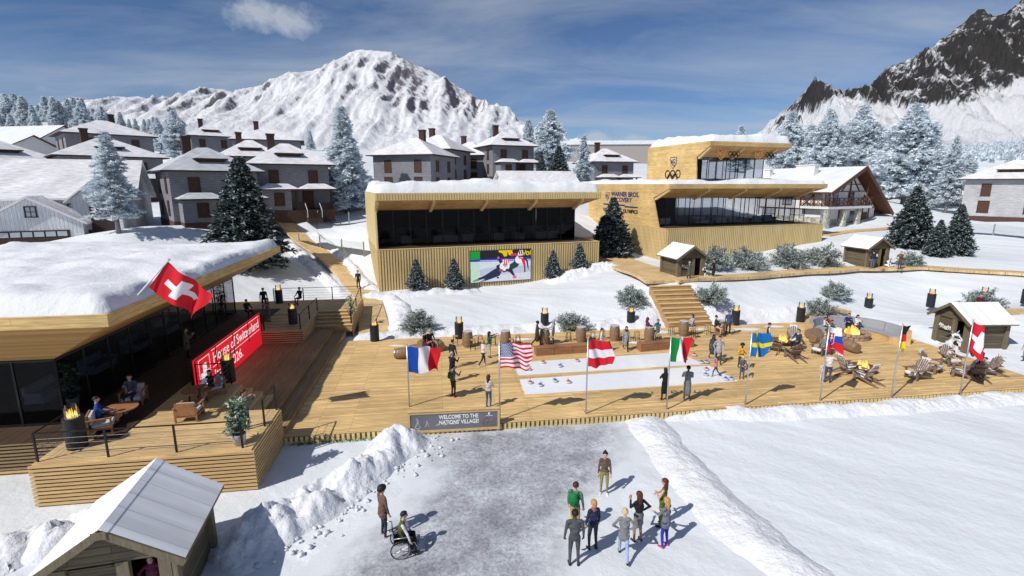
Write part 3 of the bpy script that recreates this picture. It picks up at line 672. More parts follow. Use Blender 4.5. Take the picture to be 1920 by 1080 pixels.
# ------------------------------------------------------------------ mountains
def mountmat(name, rock, rock2, lo, hi, nscale, snowc=(.80, .815, .85), hz=None):
    m, nt, b = newmat(name)
    tc = N(nt, 'ShaderNodeTexCoord'); v = tc.outputs['Object']; at = N(nt, 'ShaderNodeAttribute', attribute_name='rock')
    n1 = N(nt, 'ShaderNodeTexNoise'); n1.inputs['Scale'].default_value = nscale; n1.inputs['Detail'].default_value = 10; n1.inputs['Roughness'].default_value = .65; L(nt, v, n1.inputs['Vector'])
    mp = N(nt, 'ShaderNodeMapping'); mp.inputs['Scale'].default_value = (1, 1, .22); L(nt, v, mp.inputs[0]); n2 = N(nt, 'ShaderNodeTexNoise'); n2.inputs['Scale'].default_value = nscale * 9; n2.inputs['Detail'].default_value = 12; n2.inputs['Roughness'].default_value = .74; L(nt, mp.outputs[0], n2.inputs['Vector'])
    a = N(nt, 'ShaderNodeMath', operation='MULTIPLY_ADD'); L(nt, n2.outputs['Fac'], a.inputs[0]); a.inputs[1].default_value = 1.9; L(nt, n1.outputs['Fac'], a.inputs[2])
    a2 = N(nt, 'ShaderNodeMath', operation='MULTIPLY_ADD'); L(nt, a.outputs[0], a2.inputs[0]); a2.inputs[1].default_value = 1.3; a2.inputs[2].default_value = -1.88
    a3 = N(nt, 'ShaderNodeMath', operation='ADD'); L(nt, a2.outputs[0], a3.inputs[0]); L(nt, at.outputs['Fac'], a3.inputs[1])
    rr = N(nt, 'ShaderNodeMapRange'); rr.inputs[1].default_value = lo; rr.inputs[2].default_value = hi; L(nt, a3.outputs[0], rr.inputs[0])
    rk = N(nt, 'ShaderNodeMix', data_type='RGBA'); rk.inputs[6].default_value = (*rock, 1); rk.inputs[7].default_value = (*rock2, 1); L(nt, n2.outputs['Fac'], rk.inputs[0])
    mx = N(nt, 'ShaderNodeMix', data_type='RGBA'); L(nt, rr.outputs[0], mx.inputs[0]); mx.inputs[6].default_value = (*snowc, 1); L(nt, rk.outputs[2], mx.inputs[7]); L(nt, mx.outputs[2], b.inputs['Base Color'])
    b.inputs['Roughness'].default_value = .9; b.inputs['Specular IOR Level'].default_value = .1
    bp = N(nt, 'ShaderNodeBump'); bp.inputs['Strength'].default_value = .9; bp.inputs['Distance'].default_value = 20; L(nt, n2.outputs['Fac'], bp.inputs['Height']); L(nt, bp.outputs[0], b.inputs['Normal'])
    return m
def mountain(name, sil, Y0, depth, back, seed, material, rough, freq, base=0.0, nu=430, nv=190, power=1.25, rockf=None):
    prof = []
    for px, py in sil:
        v = PY(px, py, Y0); prof.append((v.x, v.z))
    px_ = np.array([p[0] for p in prof]); pz_ = np.array([p[1] for p in prof])
    x0, x1 = px_[0], px_[-1]; vs, rock = [], []
    tv = list(np.linspace(-back / depth, 0, 14))[:-1] + list(np.linspace(0, 1, nv))
    for t in tv:
        y = Y0 - t * depth
        for i in range(nu + 1):
            x = x0 + (x1 - x0) * i / nu; at = abs(t)
            wx = x + (depth * .10 * mnoise.noise(Vector((x * freq * .8, y * freq * .8, seed))) + depth * .03 * mnoise.noise(Vector((x * freq * 3, y * freq * 3, seed + 2)))) * min(1, at * 1.6)
            wx += (x - (x0 + x1) / 2) * -.25 * at
            r = float(np.interp(wx, px_, pz_)) - base
            if t >= 0: sh = (1 - t) ** power
            else: sh = max(0, 1 + t * depth / back) ** 1.2
            sx_ = x + depth * .025 * mnoise.noise(Vector((x * freq * 2.2, y * freq * 2.2, seed + 5)))
            rg = mnoise.ridged_multi_fractal(Vector((sx_ * freq * 2.2, y * freq * .75, seed)), .95, 2.15, 7, 1.0, 2.0) - 1.1
            gul = 1 - abs(mnoise.noise(Vector((sx_ * freq * 5.5, y * freq * .55, seed + 8)))) * 2.4; gul += .6 * (1 - abs(mnoise.noise(Vector((sx_ * freq * 13, y * freq * 1.3, seed + 11)))) * 2.4) + .25 * (1 - abs(mnoise.noise(Vector((sx_ * freq * 31, y * freq * 4, seed + 15)))) * 2.4)
            am = rough * (min(1, at * 6) * (1 - at) ** .8 if t >= 0 else min(1, at * 5) * .3)
            h = r * sh + (am * rg * .75 + am * .40 * gul) * min(1, r / 120) + rough * .07 * mnoise.noise(Vector((x * freq * 20, y * freq * 20, seed))) * min(1, r / 60) * (1 if t < .98 else 0)
            vs.append((x, y, base + h - (8 if t > .97 else 0))); rock.append(0)
    w = nu + 1; nvt = len(tv); A = np.array(vs).reshape(nvt, w, 3)
    gx = np.gradient(A[:, :, 2], axis=1) / np.gradient(A[:, :, 0], axis=1); gy = np.gradient(A[:, :, 2], axis=0) / np.gradient(A[:, :, 1], axis=0)
    slope = np.sqrt(gx ** 2 + gy ** 2)
    rk = rockf(A, slope, gx, gy)
    mbm = MB(); mbm.v = vs; mbm.f = [(j*w+i, j*w+i+1, (j+1)*w+i+1, (j+1)*w+i)[::-1] for j in range(nvt-1) for i in range(nu)]; mbm.m = [0] * len(mbm.f)
    o = mbm.build(name, material, smooth=True); a = o.data.attributes.new('rock', 'FLOAT', 'POINT'); a.data.foreach_set('value', rk.ravel().astype(np.float32))
    return tag(o, kind='structure')
SIL = [(40, 262), (110, 235), (165, 208), (220, 186), (262, 181), (300, 190), (345, 192), (385, 178), (420, 167), (455, 180), (490, 170), (520, 150), (560, 137), (600, 128), (635, 113), (655, 98), (668, 93), (700, 94), (735, 98), (755, 110), (770, 119), (800, 128), (820, 140), (870, 168), (905, 190), (950, 213), (985, 240), (1010, 258), (1060, 272), (1120, 285), (1200, 290)]
mountain('snow_mountain', SIL, 2600, 1150, 700, 3.7, mountmat('mountain_snow', (.15, .135, .15), (.34, .31, .32), .46, .74, .0045),
         78, .0021, base=60, rockf=lambda A, s, gx, gy: np.clip((s - .95) * .40, 0, .45) + .40 * sstep(.35, 1.5, gx * -1) + .10 * sstep(250, 620, A[:, :, 2]) + .30 * sstep(-680, -520, A[:, :, 0]) * (1 - sstep(-150, 60, A[:, :, 0])) * sstep(180, 330, A[:, :, 2]))
SIL2 = [(1300, 300), (1400, 285), (1470, 238), (1484, 205), (1500, 182), (1512, 168), (1524, 172), (1534, 188), (1562, 186), (1600, 178), (1625, 170), (1640, 150), (1662, 128), (1690, 118), (1735, 96), (1768, 72), (1800, 48), (1822, 26), (1836, 16), (1852, 32), (1870, 38), (1888, 24), (1905, 8), (1930, -15), (1990, -60), (2060, -90), (2160, -70), (2300, 30), (2450, 120)]
def rock2(A, s, gx, gy):
    z = A[:, :, 2]; x = A[:, :, 0]
    top = np.array([PY(px, py, 1700).z for px, py in ((1470, 232), (1510, 222), (1535, 190), (1600, 185), (1660, 200), (1740, 205), (1830, 160), (1920, 135), (2100, 90), (2450, 120))])
    tx = np.array([PY(px, 200, 1700).x for px in (1470, 1510, 1535, 1600, 1660, 1740, 1830, 1920, 2100, 2450)])
    lim = np.interp(x, tx, top)
    return np.clip((z - lim) / 60 + .35, -1.0, .62 + 0 * z) + .22 * np.clip(s - 1.1, -1.2, 1.2)
mountain('dark_mountain', SIL2, 1900, 780, 500, 9.2, mountmat('mountain_rock', (.008, .008, .009), (.085, .08, .08), .34, .66, .008),
         120, .0032, base=40, nu=330, nv=150, power=1.35, rockf=rock2)
# ------------------------------------------------------------------ text helper
def text_mesh(name, s, size, material, parent, loc, rot, ext=.012, align='LEFT', bold=0.0, sx=1.0, spacing=1.0, fit=0):
    cu = bpy.data.curves.new('t', 'FONT'); cu.body = s; cu.size = size; cu.extrude = ext; cu.align_x = align; cu.offset = bold; cu.resolution_u = 3; cu.space_character = spacing
    o = bpy.data.objects.new('t', cu); COL.objects.link(o); dg = bpy.context.evaluated_depsgraph_get()
    me = bpy.data.meshes.new_from_object(o.evaluated_get(dg)); bpy.data.objects.remove(o); bpy.data.curves.remove(cu)
    me.materials.clear(); me.materials.append(material); me.name = name
    t = bpy.data.objects.new(name, me); COL.objects.link(t); setpar(t, parent); t.location = loc; t.rotation_euler = rot; t.scale = (sx, 1, 1)
    if fit: xs_ = [v.co.x for v in me.vertices]; t.scale = (fit / (max(xs_) - min(xs_)), 1, 1)
    return t
def ring(mb, c, r, th, m=0, n=24, axis='y', dep=.04):
    c = Vector(c); vs = []
    for k in range(n):
        t = 2 * pi * k / n
        for rr, dd in ((r - th, -dep), (r + th, -dep), (r + th, 0), (r - th, 0)):
            vs.append(c + (Vector((rr * math.cos(t), dd, rr * math.sin(t))) if axis == 'y' else Vector((dd, rr * math.cos(t), rr * math.sin(t)))))
    fs = []
    for k in range(n):
        a, b = k * 4, ((k + 1) % n) * 4
        for q in range(4): fs.append((a + q, a + (q + 1) % 4, b + (q + 1) % 4, b + q))
    mb.add(vs, fs, m)
def five_rings(mb, c, r, axis='y', cols=(0, 0, 0, 0, 0), th=.1):
    c = Vector(c)
    for k, (a, b) in enumerate(((-2.3, 0), (0, 0), (2.3, 0), (-1.15, -1), (1.15, -1))):
        off = Vector((a * r, -.004 * k, b * r)) if axis == 'y' else Vector((-.004 * k, a * r, b * r))
        ring(mb, c + off, r, r * th, cols[k], 20, axis)
def shield(mb, c, h, fill, edge, letters, axis='y'):
    """shield emblem with two tall letters, as flat relief; h = height"""
    out = [(-.42, .5), (-.2, .44), (0, .52), (.2, .44), (.42, .5), (.46, .1), (.36, -.22), (0, -.52), (-.36, -.22), (-.46, .1)]
    c = Vector(c)
    def q(x, z, d): return c + (Vector((x * h, d, z * h)) if axis == 'y' else Vector((d, -x * h, z * h)))
    for sc, d, m in ((1, -.03, edge), (.84, -.045, fill)):
        mb.prism([q(x * sc, z * sc, 0) for x, z in out], (q(0, 0, d) - q(0, 0, 0)), m)
    def ln(a, b, w=.05): mb.bar(q(a[0], a[1], -.05), q(b[0], b[1], -.05), w * h, .02, letters, up=(0, 1, 0) if axis == 'y' else (1, 0, 0))
    for a, b in (((-.32, .3), (-.26, -.12)), ((-.26, -.12), (-.18, .22)), ((-.18, .22), (-.1, -.28)), ((-.1, -.28), (-.05, .32)), ((.06, .32), (.06, -.3)), ((.06, .32), (.28, .24)), ((.28, .24), (.26, .06)), ((.26, .06), (.06, .02)), ((.06, .02), (.28, -.04)), ((.28, -.04), (.22, -.2)), ((.22, -.2), (.06, -.3))): ln(a, b, .065)
def snow_slab(name, x0, x1, y0, y1, z, h, parent, seed, over=.0, step=.3, slump=.35):
    """lumpy snow lying on a flat roof, rounded at its edges"""
    mb = MB(); nu, nv = int((x1 - x0) / step), int((y1 - y0) / step); vs = []
    for j in range(nv + 1):
        for i in range(nu + 1):
            x, y = x0 + (x1 - x0) * i / nu, y0 + (y1 - y0) * j / nv
            e = min(x - x0, x1 - x, y - y0, y1 - y); wob = .5 + .5 * mnoise.noise(Vector((x * .35, y * .35, seed)))
            pr = min(1, e / (slump * .8 + 1.5 * wob * wob)); pr = math.sqrt(max(0, 1 - (1 - pr) ** 2))
            hh = h * pr * (.75 + .45 * mnoise.noise(Vector((x * .16, y * .16, seed))) + .30 * mnoise.noise(Vector((x * .6, y * .6, seed))) + .08 * mnoise.noise(Vector((x * 1.8, y * 1.8, seed))) + .06 * mnoise.noise(Vector((x * 4.1, y * 4.1, seed))))
            vs.append((x, y, z + max(0, hh) - (.02 if e < .001 else 0)))
    mb.v = vs; w = nu + 1; mb.f = [(j*w+i, j*w+i+1, (j+1)*w+i+1, (j+1)*w+i) for j in range(nv) for i in range(nu)]; mb.m = [0] * len(mb.f)
    return mb.build(name, M['snow_roof'], parent, smooth=True)
def ribs(mb, p, q, z0, z1, normal, pitch=.26, w=.13, d=.07):
    p, q = Vector((*p, 0)), Vector((*q, 0)); ln = (q - p).length; dd = (q - p) / ln; n = Vector((*normal, 0)); k = int(ln / pitch)
    for i in range(k):
        c = p + dd * ((i + .5) * ln / k); a = c - dd * w / 2 - n * .01; b = c + dd * w / 2 + n * d
        x0, x1, y0, y1 = min(a.x, b.x), max(a.x, b.x), min(a.y, b.y), max(a.y, b.y); mb.box(x0, y0, z0, x1, y1, z1)
def box_roof(t, L_, Dp, z_s, z_f, z_t, left, right, sy, sx, nbeam, seed, ribbed=True, snow=.8, fascia_name='roof', over_left=0.0):
    """flat roof: fascia, raking timber soffit with beams, snow on top. left/right: overhang at that end"""
    xl = sx if left else 0.0; xr = L_ - (sx if right else 0)
    mb = MB(); mb.box(-over_left, 0, z_f, L_, Dp, z_t); roof = mb.build(fascia_name, M['rib'] if ribbed else M['fascia'], t)
    if ribbed:
        r = MB(); ribs(r, (0, 0), (L_, 0), z_f + .002, z_t - .002, (0, -1)); ribs(r, (L_, 0), (L_, Dp), z_f + .002, z_t - .002, (1, 0)); r.build('ribs', M['rib'], roof)
    s = MB()
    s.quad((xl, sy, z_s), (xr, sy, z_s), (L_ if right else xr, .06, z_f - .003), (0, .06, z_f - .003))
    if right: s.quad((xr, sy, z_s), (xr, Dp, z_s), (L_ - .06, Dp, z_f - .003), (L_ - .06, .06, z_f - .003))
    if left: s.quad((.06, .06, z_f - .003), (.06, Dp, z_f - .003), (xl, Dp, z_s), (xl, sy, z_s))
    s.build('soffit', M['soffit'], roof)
    for i in range(nbeam):
        x = xl + .2 + (xr - xl - .4) * i / (nbeam - 1); xo = x + (.0 if i < nbeam - 1 or not right else 0)
        b = MB(); tilt = .45 if right else .2
        b.prism([(x - .13, sy - .08, z_s + .02), (x - .13, sy - .08, z_s - .24), (x - .13, sy - .3, z_s - .24), (x - .13, .12, z_f - .30), (x - .13, .12, z_f - .01)], (.26, 0, 0)); b.build('beam', M['beam'], roof)
    snow_slab('roof_snow', -over_left + .05, L_ - .05, .05, Dp - .05, z_t, snow, roof, seed)
    return roof, xl, xr
def glazing(t, pts, z0, z1, step, glass, name='glazing', thick=.05, mull=.07):
    """glass wall along a polyline with posts and rails"""
    for (a, b) in zip(pts, pts[1:]):
        a, b = Vector((*a, 0)), Vector((*b, 0)); ln = (b - a).length; d = (b - a) / ln
        g = MB(); g.quad((a.x, a.y, z0), (b.x, b.y, z0), (b.x, b.y, z1), (a.x, a.y, z1)); gl = g.build(name, glass, t)
        f = MB(); k = max(1, round(ln / step))
        for i in range(k + 1):
            c = a + d * (ln * i / k); f.bar((c.x, c.y, z0 + .003), (c.x, c.y, z1 - .003), mull, mull)
        for z in (z0 + .06, z1 - .06): f.bar((a.x, a.y, z), (b.x, b.y, z), mull * .9, mull)
        f.build('mullion', M['black'], gl)
def pavilion(name, label, org, ang, zb, zp, zs, zf, zt, seed, left=False, right=True, L_=23.0, Dp=14.0, sy=2.4, sx=1.8, glass='glass_dark', plain_left=False, ribbed=True, nbeam=5, base=True, back_glass=False, snow=.8, back='inner', roof_D=None):
    """long timber pavilion: clad base with ledge, glass storey set back, raking soffit, flat snowy roof"""
    t = thing(name, label, 'pavilion', (org[0], org[1], 0), ang)
    if base:
        b = MB(); b.box(0, 0, zb, L_, Dp, zp); bs = b.build('base', M['soffit'], t); lg = MB(); lg.box(-.02, -.12, zp + .001, L_ + .02, 2.6, zp + .03); lg.build('ledge', M['rib'], bs)  # base in darker soffit wood paints shade into the gaps between ribs
        r = MB(); ribs(r, (0, 0), (L_, 0), zb, zp - .002, (0, -1), w=.15, d=.1); ribs(r, (0, 0), (0, Dp), zb, zp - .002, (-1, 0), d=.03 if not plain_left else .06); ribs(r, (L_, 0), (L_, Dp), zb, zp - .002, (1, 0)); r.build('ribs', M['rib'], bs)
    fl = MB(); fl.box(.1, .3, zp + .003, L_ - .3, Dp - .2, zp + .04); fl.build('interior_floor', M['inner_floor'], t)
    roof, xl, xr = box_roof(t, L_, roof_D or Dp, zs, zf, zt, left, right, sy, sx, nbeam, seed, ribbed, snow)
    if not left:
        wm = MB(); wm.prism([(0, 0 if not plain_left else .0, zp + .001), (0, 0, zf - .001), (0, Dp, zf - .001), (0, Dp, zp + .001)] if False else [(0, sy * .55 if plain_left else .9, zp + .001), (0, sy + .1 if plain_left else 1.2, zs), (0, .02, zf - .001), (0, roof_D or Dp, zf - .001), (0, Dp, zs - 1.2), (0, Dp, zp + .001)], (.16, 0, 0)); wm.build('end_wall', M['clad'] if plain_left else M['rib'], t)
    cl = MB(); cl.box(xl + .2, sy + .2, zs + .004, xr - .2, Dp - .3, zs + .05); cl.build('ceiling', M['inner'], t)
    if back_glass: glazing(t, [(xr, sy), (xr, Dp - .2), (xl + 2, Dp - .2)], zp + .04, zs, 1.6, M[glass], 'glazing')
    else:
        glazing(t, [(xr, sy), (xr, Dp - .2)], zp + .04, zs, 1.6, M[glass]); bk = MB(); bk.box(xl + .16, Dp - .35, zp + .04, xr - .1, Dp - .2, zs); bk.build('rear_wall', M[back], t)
    pts = [(xl + (.16 if not left else 0), sy), (xr, sy)]
    if left: pts = [(xl, Dp - .3)] + pts
    glazing(t, pts, zp + .04, zs, 1.6, M[glass])
    return t, roof
PAV_A = math.atan2(7.6, 21.7)
CA, SA = math.cos(PAV_A), math.sin(PAV_A)
CPO = (-12.4, 47.0)
cp, cproof = pavilion('timber_pavilion', 'low ribbed timber pavilion with a video screen and snow roof behind the four small firs', CPO, PAV_A, .6, 5.2, 8.75, 9.72, 10.4, 2.2, snow=1.15, glass='glass_smoke')
WBO = (17.05, 56.5)
wb, wbroof = pavilion('timber_pavilion', 'two storey timber pavilion with shield emblems and blue lettering on its side wall', WBO, PAV_A, 2.2, 6.35, 9.65, 10.72, 11.2, 5.5, Dp=18.5, roof_D=22.0, plain_left=True, glass='glass_mid', ribbed=False, back_glass=True, snow=.62, sy=2.8)
# upper storey of the lettered pavilion
up = wb
x0, x1, y0, y1, zb_, zs_, zf_, zt_ = 6.8, 19.0, 2.2, 14.6, 11.22, 14.35, 15.55, 16.05
mb = MB(); mb.box(x0, y0, zf_, x1, y1, zt_); ur = mb.build('roof', M['fascia'], wb)
s = MB(); s.quad((x0 + .0, y0 + 2.2, zs_), (x1 - 2, y0 + 2.2, zs_), (x1 - .05, y0 + .06, zf_ - .003), (x0, y0 + .06, zf_ - .003)); s.quad((x1 - 2, y0 + 2.2, zs_), (x1 - 2, y1, zs_), (x1 - .05, y1, zf_ - .003), (x1 - .05, y0 + .06, zf_ - .003)); s.build('soffit', M['soffit'], ur)
for x in (x0 + .25, x0 + 5.0, x1 - 2.1):
    b = MB(); b.prism([(x - .13, y0 + 2.12, zs_ + .02), (x - .13, y0 + 2.12, zs_ - .2), (x - .13, y0 + 1.9, zs_ - .2), (x - .13, y0 + .12, zf_ - .28), (x - .13, y0 + .12, zf_ - .01)], (.26, 0, 0)); b.build('beam', M['beam'], ur)
snow_slab('roof_snow', x0 + .05, x1 - .05, y0 + .05, y1 - .05, zt_, 1.1, ur, 8.1)
wm = MB(); wm.prism([(x0, y0 + 2.0, zb_), (x0, y0 + 2.25, zs_), (x0, y0 + .02, zf_ - .001), (x0, y1, zf_ - .001), (x0, y1, zb_)], (.16, 0, 0)); wm.build('end_wall', M['clad'], wb)
glazing(wb, [(x0 + .16, y0 + 2.2), (x1 - 2, y0 + 2.2), (x1 - 2, y1 - .2), (x0 + 5, y1 - .2)], zb_ + .2, zs_, 1.35, M['glass_mid'])
fl = MB(); fl.box(x0 + .2, y0 + 2.3, zb_ + .19, x1 - 2.1, y1 - .3, zb_ + .23); fl.build('interior_floor', M['inner_floor'], wb)
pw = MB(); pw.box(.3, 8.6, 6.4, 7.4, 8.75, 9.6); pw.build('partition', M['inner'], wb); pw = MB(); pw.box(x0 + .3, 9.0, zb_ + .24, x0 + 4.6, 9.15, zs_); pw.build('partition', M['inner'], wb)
# marks on the side wall (its face looks along -x of the pavilion) and under the upper eaves
RW = (pi / 2, 0, -pi / 2)
def side(y, z): return (-.035, y, z)
em = MB(); shield(em, (0, 13.25, 9.62), 1.15, 0, 1, 2, axis='x'); em.build('shield_emblem', [M['gold'], M['navy_ink'], M['navy_ink']], wb)
text_mesh('lettering', 'WARNER BROS.', .80, M['navy_ink'], wb, side(12.25, 9.68), RW, bold=.014, fit=6.5)
text_mesh('lettering', 'DISCOVERY', .80, M['navy_ink'], wb, side(12.25, 8.98), RW, bold=.014, fit=4.9)
st = MB(); st.box(-.05, 8.8, 8.5, -.01, 14.2, 8.66); st.box(-.05, 5.9, 8.36, -.01, 8.8, 8.52); st.build('stripe', M['navy_ink'], wb)
text_mesh('lettering', 'HOME OF THE OLYMPICS', .62, M['black_ink'], wb, side(14.2, 7.68), RW, bold=.012, fit=8.3)
em = MB(); five_rings(em, (-.02, 10.2, 7.0), .34, 'x', (4, 1, 0, 3, 2), .13); em.build('five_rings', [M['stone_blue'], M['black_ink'], M['red_ink'], M['gold'], M['stone_red']], wb)
em = MB(); shield(em, (x0, y0 + 6.6, 13.85), 1.5, 0, 1, 2, axis='x'); em.build('shield_emblem', [M['gold'], M['navy_ink'], M['navy_ink']], wb)
em = MB(); five_rings(em, (x0 - .02, y0 + 6.6, 12.45), .46, 'x', th=.13); em.build('five_rings', [M['black_ink']], wb)
for sxp in (9.1, 14.7):
    yy, zz_ = y0 + .75, 14.62
    em = MB(); shield(em, (sxp, yy, zz_), 1.25, 0, 1, 1, axis='y'); em.build('shield_emblem', [M['red_ink'], M['gold'], M['gold']], wb)
    em = MB(); five_rings(em, (sxp + 1.9, yy, zz_ + .1), .25, 'y', th=.15); em.build('five_rings', [M['black_ink']], wb)
# things inside the dark rooms
def inside(org, lx, ly, z): return Vector((org[0] + lx * CA - ly * SA, org[1] + lx * SA + ly * CA, z))
def sofa_thing(label, loc, rz, w=2.0, c='sofa'):
    t = thing('lounge_sofa', label, 'sofa', loc, rz, 'lounge seats inside the pavilions'); b = MB(); b.box(-w/2, -.4, .08, w/2, .4, .42); b.build('seat', M[c], t, bevel=.04)
    b = MB(); b.box(-w/2, .28, .42, w/2, .42, .85); b.build('backrest', M[c], t, bevel=.04)
    for s in (-1, 1): b = MB(); b.box(s*w/2 - .1, -.4, .42, s*w/2 + .1, .28, .6); b.build('armrest', M[c], t, bevel=.03)
    return t
wh = ('first', 'second', 'third', 'fourth', 'fifth', 'sixth', 'seventh')
for i, lx in enumerate((3.2, 7.2, 9.6, 13.0, 15.4, 18.6)):
    t = thing('dining_table', f'white clothed table inside the screen pavilion, {wh[i]} from the left end of its glass', 'table', inside(CPO, lx, 4.3, 5.245), PAV_A, 'clothed tables inside the screen pavilion')
    w_ = 2.6 if i in (1, 5) else 1.1
    b = MB(); b.box(-w_/2, -.45, .72, w_/2, .45, .78); b.build('tabletop', M['white_cloth'], t); b = MB(); b.box(-w_/2 + .01, -.44, .02, w_/2 - .01, .44, .719); b.build('tablecloth', M['white_cloth'], t)
    for k, dx in enumerate((-.4, .4)):
        c = thing('red_chair', f'red chair on the {"left" if k == 0 else "right"} behind the {wh[i]} clothed table of the screen pavilion', 'chair', inside(CPO, lx + dx, 5.3, 5.245), PAV_A, 'red chairs inside the screen pavilion')
        b = MB(); b.box(-.22, -.22, .42, .22, .22, .48); b.build('seat', M['red_cloth'], c); b = MB(); b.box(-.22, .18, .48, .22, .23, .95); b.build('backrest', M['red_cloth'], c)
        for ax in (-.19, .19):
            for ay in (-.19, .19): b = MB(); b.box(ax-.02, ay-.02, 0, ax+.02, ay+.02, .42); b.build('leg', M['iron'], c)
for i, lx in enumerate((2.6, 8.4, 10.9, 13.4, 16.4, 19.2)):
    sofa_thing(f'grey lounge sofa inside the lettered pavilion, {wh[i]} from the left along its glass', inside(WBO, lx, 4.4 + .5 * (i % 2), 6.395), PAV_A + (0 if i % 2 else pi), 1.9 if i % 2 else 1.5)
# screen with two short-track skaters
scx0, scx1, scz0, scz1 = 8.75, 15.1, 1.62, 4.72
t = thing('video_screen', 'big lit screen of two bending speed skaters on the ribbed pavilion front', 'screen', (CPO[0] + scx0 * CA + .16 * SA, CPO[1] + scx0 * SA - .16 * CA, scz0), PAV_A)
W_, H_ = scx1 - scx0, scz1 - scz0
b = MB(); b.box(-.05, -.02, -.05, W_ + .05, .12, H_ + .05); b.build('screen_frame', M['black'], t)
cols = {'ice': (.62, .66, .76), 'ice2': (.48, .52, .66), 'blue': (.02, .035, .42), 'blk': (.008, .008, .014), 'grn': (.0, .30, .03), 'yel': (.72, .52, .0), 'navy': (.012, .018, .07), 'red': (.62, .02, .06), 'wht': (.80, .80, .84), 'skin': (.55, .30, .22), 'pink': (.75, .10, .30), 'teal': (.01, .05, .05), 'gry': (.2, .2, .22), 'grn2': (.48, .68, .55)}
cn = list(cols); pm = [emitmat('screen_' + k, c, 1.0) for k, c in cols.items()]
p = MB(); lay = [0]
def shp(pts, col, sm=False):
    lay[0] += 1; d = -.024 - .0012 * lay[0]; p.poly([(x * W_, d, (1 - y) * H_) for x, y in pts][::-1], cn.index(col))
def strp(pts, w, col):
    lay[0] += 1; d = -.024 - .0012 * lay[0]; w = w if hasattr(w, '__len__') else [w] * len(pts); vs = []
    for i, (x, y) in enumerate(pts):
        a, b_ = pts[max(0, i - 1)], pts[min(len(pts) - 1, i + 1)]; tx, ty = (b_[0] - a[0]) * W_, (b_[1] - a[1]) * H_; l = math.hypot(tx, ty); nx_, ny_ = -ty / l, tx / l
        vs.append((x * W_ + nx_ * w[i] * H_, d, (1 - y) * H_ - ny_ * w[i] * H_)); vs.append((x * W_ - nx_ * w[i] * H_, d, (1 - y) * H_ + ny_ * w[i] * H_))
    p.add(vs, [(2*i, 2*i+1, 2*i+3, 2*i+2) for i in range(len(pts) - 1)], cn.index(col))
def ell(cx, cy, rx, ry, col, n=16): shp([(cx + rx * math.cos(2*pi*k/n), cy + ry * math.sin(2*pi*k/n)) for k in range(n)], col)
shp([(0, 0), (1, 0), (1, 1), (0, 1)], 'ice'); shp([(0, .62), (.5, .5), (1, .55), (1, .75), (.4, .8), (0, .8)], 'ice2'); shp([(0, .3), (.15, .3), (.15, 1), (0, 1)], 'grn2')
shp([(0, 0), (1, 0), (1, .26), (0, .27)], 'blk'); shp([(0, 0), (.155, 0), (.155, .25), (0, .26)], 'grn'); shp([(0, .26), (1, .25), (1, .37), (0, .33)], 'blue'); shp([(.15, .3), (1, .33), (1, .345), (.15, .315)], 'wht')
shp([(.46, 0), (.70, 0), (.66, .06), (.60, .08), (.60, .19), (.55, .21), (.52, .10), (.46, .05)], 'yel'); ell(.655, .10, .04, .075, 'yel')
strp([(.85, .01), (.885, .19), (.915, .03)], .022, 'yel'); ell(.945, .13, .035, .07, 'yel'); ell(.945, .13, .014, .035, 'blk'); ell(.995, .13, .004, .07, 'yel'); strp([(.995, .03), (.995, .20)], .015, 'yel')
# far skater: red sleeves, black suit
strp([(.66, .17), (.74, .15), (.80, .27)], [.04, .05, .06], 'red'); strp([(.88, .28), (.935, .38), (.955, .62)], [.035, .03, .02], 'navy'); strp([(.95, .6), (.96, .68)], .012, 'blk')
strp([(.80, .28), (.74, .48), (.62, .60), (.52, .66)], [.11, .11, .09, .07], 'teal'); ell(.80, .33, .07, .13, 'wht'); strp([(.855, .28), (.885, .45), (.90, .62)], [.055, .045, .03], 'red'); strp([(.895, .6), (.90, .72), (.885, .75)], .022, 'blk')
strp([(.64, .6), (.68, .74), (.72, .86)], [.07, .05, .03], 'navy'); shp([(.70, .84), (.74, .85), (.765, .92), (.71, .945), (.69, .93)], 'pink')
ell(.815, .24, .033, .075, 'skin'); shp([(.775, .17), (.79, .06), (.81, .01), (.83, .04), (.855, .02), (.865, .15), (.85, .22), (.79, .22)], 'wht'); strp([(.80, .04), (.81, .16)], .02, 'blk'); strp([(.835, .04), (.845, .16)], .02, 'blk'); strp([(.785, .215), (.86, .22)], .022, 'blk')
# near skater: navy suit, white top, striped helmet, long stretched leg
strp([(.12, .90), (.24, .83), (.38, .70), (.48, .62)], [.035, .05, .085, .10], 'navy'); strp([(.21, .94), (.33, .86), (.45, .76), (.47, .66)], [.035, .05, .075, .08], 'navy')
strp([(.45, .24), (.49, .36), (.52, .46)], [.045, .05, .05], 'navy'); strp([(.45, .20), (.455, .27)], .03, 'pink'); strp([(.42, .55), (.50, .52), (.56, .62)], [.06, .12, .08], 'navy')
ell(.555, .52, .085, .15, 'wht'); shp([(.47, .60), (.53, .62), (.51, .70), (.46, .68)], 'red'); strp([(.58, .62), (.64, .70), (.67, .74)], [.04, .03, .02], 'navy')
ell(.565, .46, .04, .085, 'skin'); ell(.575, .375, .05, .10, 'red')
for k in range(3): strp([(.54 + .03 * k, .30), (.535 + .035 * k, .44)], .016, 'wht')
strp([(.03, .965), (.14, .925)], .012, 'gry'); shp([(.04, .93), (.12, .87), (.13, .93), (.07, .96)], 'gry'); strp([(.14, .985), (.25, .955)], .012, 'gry'); shp([(.16, .96), (.22, .90), (.24, .95), (.19, .975)], 'gry'); ell(.44, .88, .02, .03, 'blk')
p.build('screen_image', pm, t)
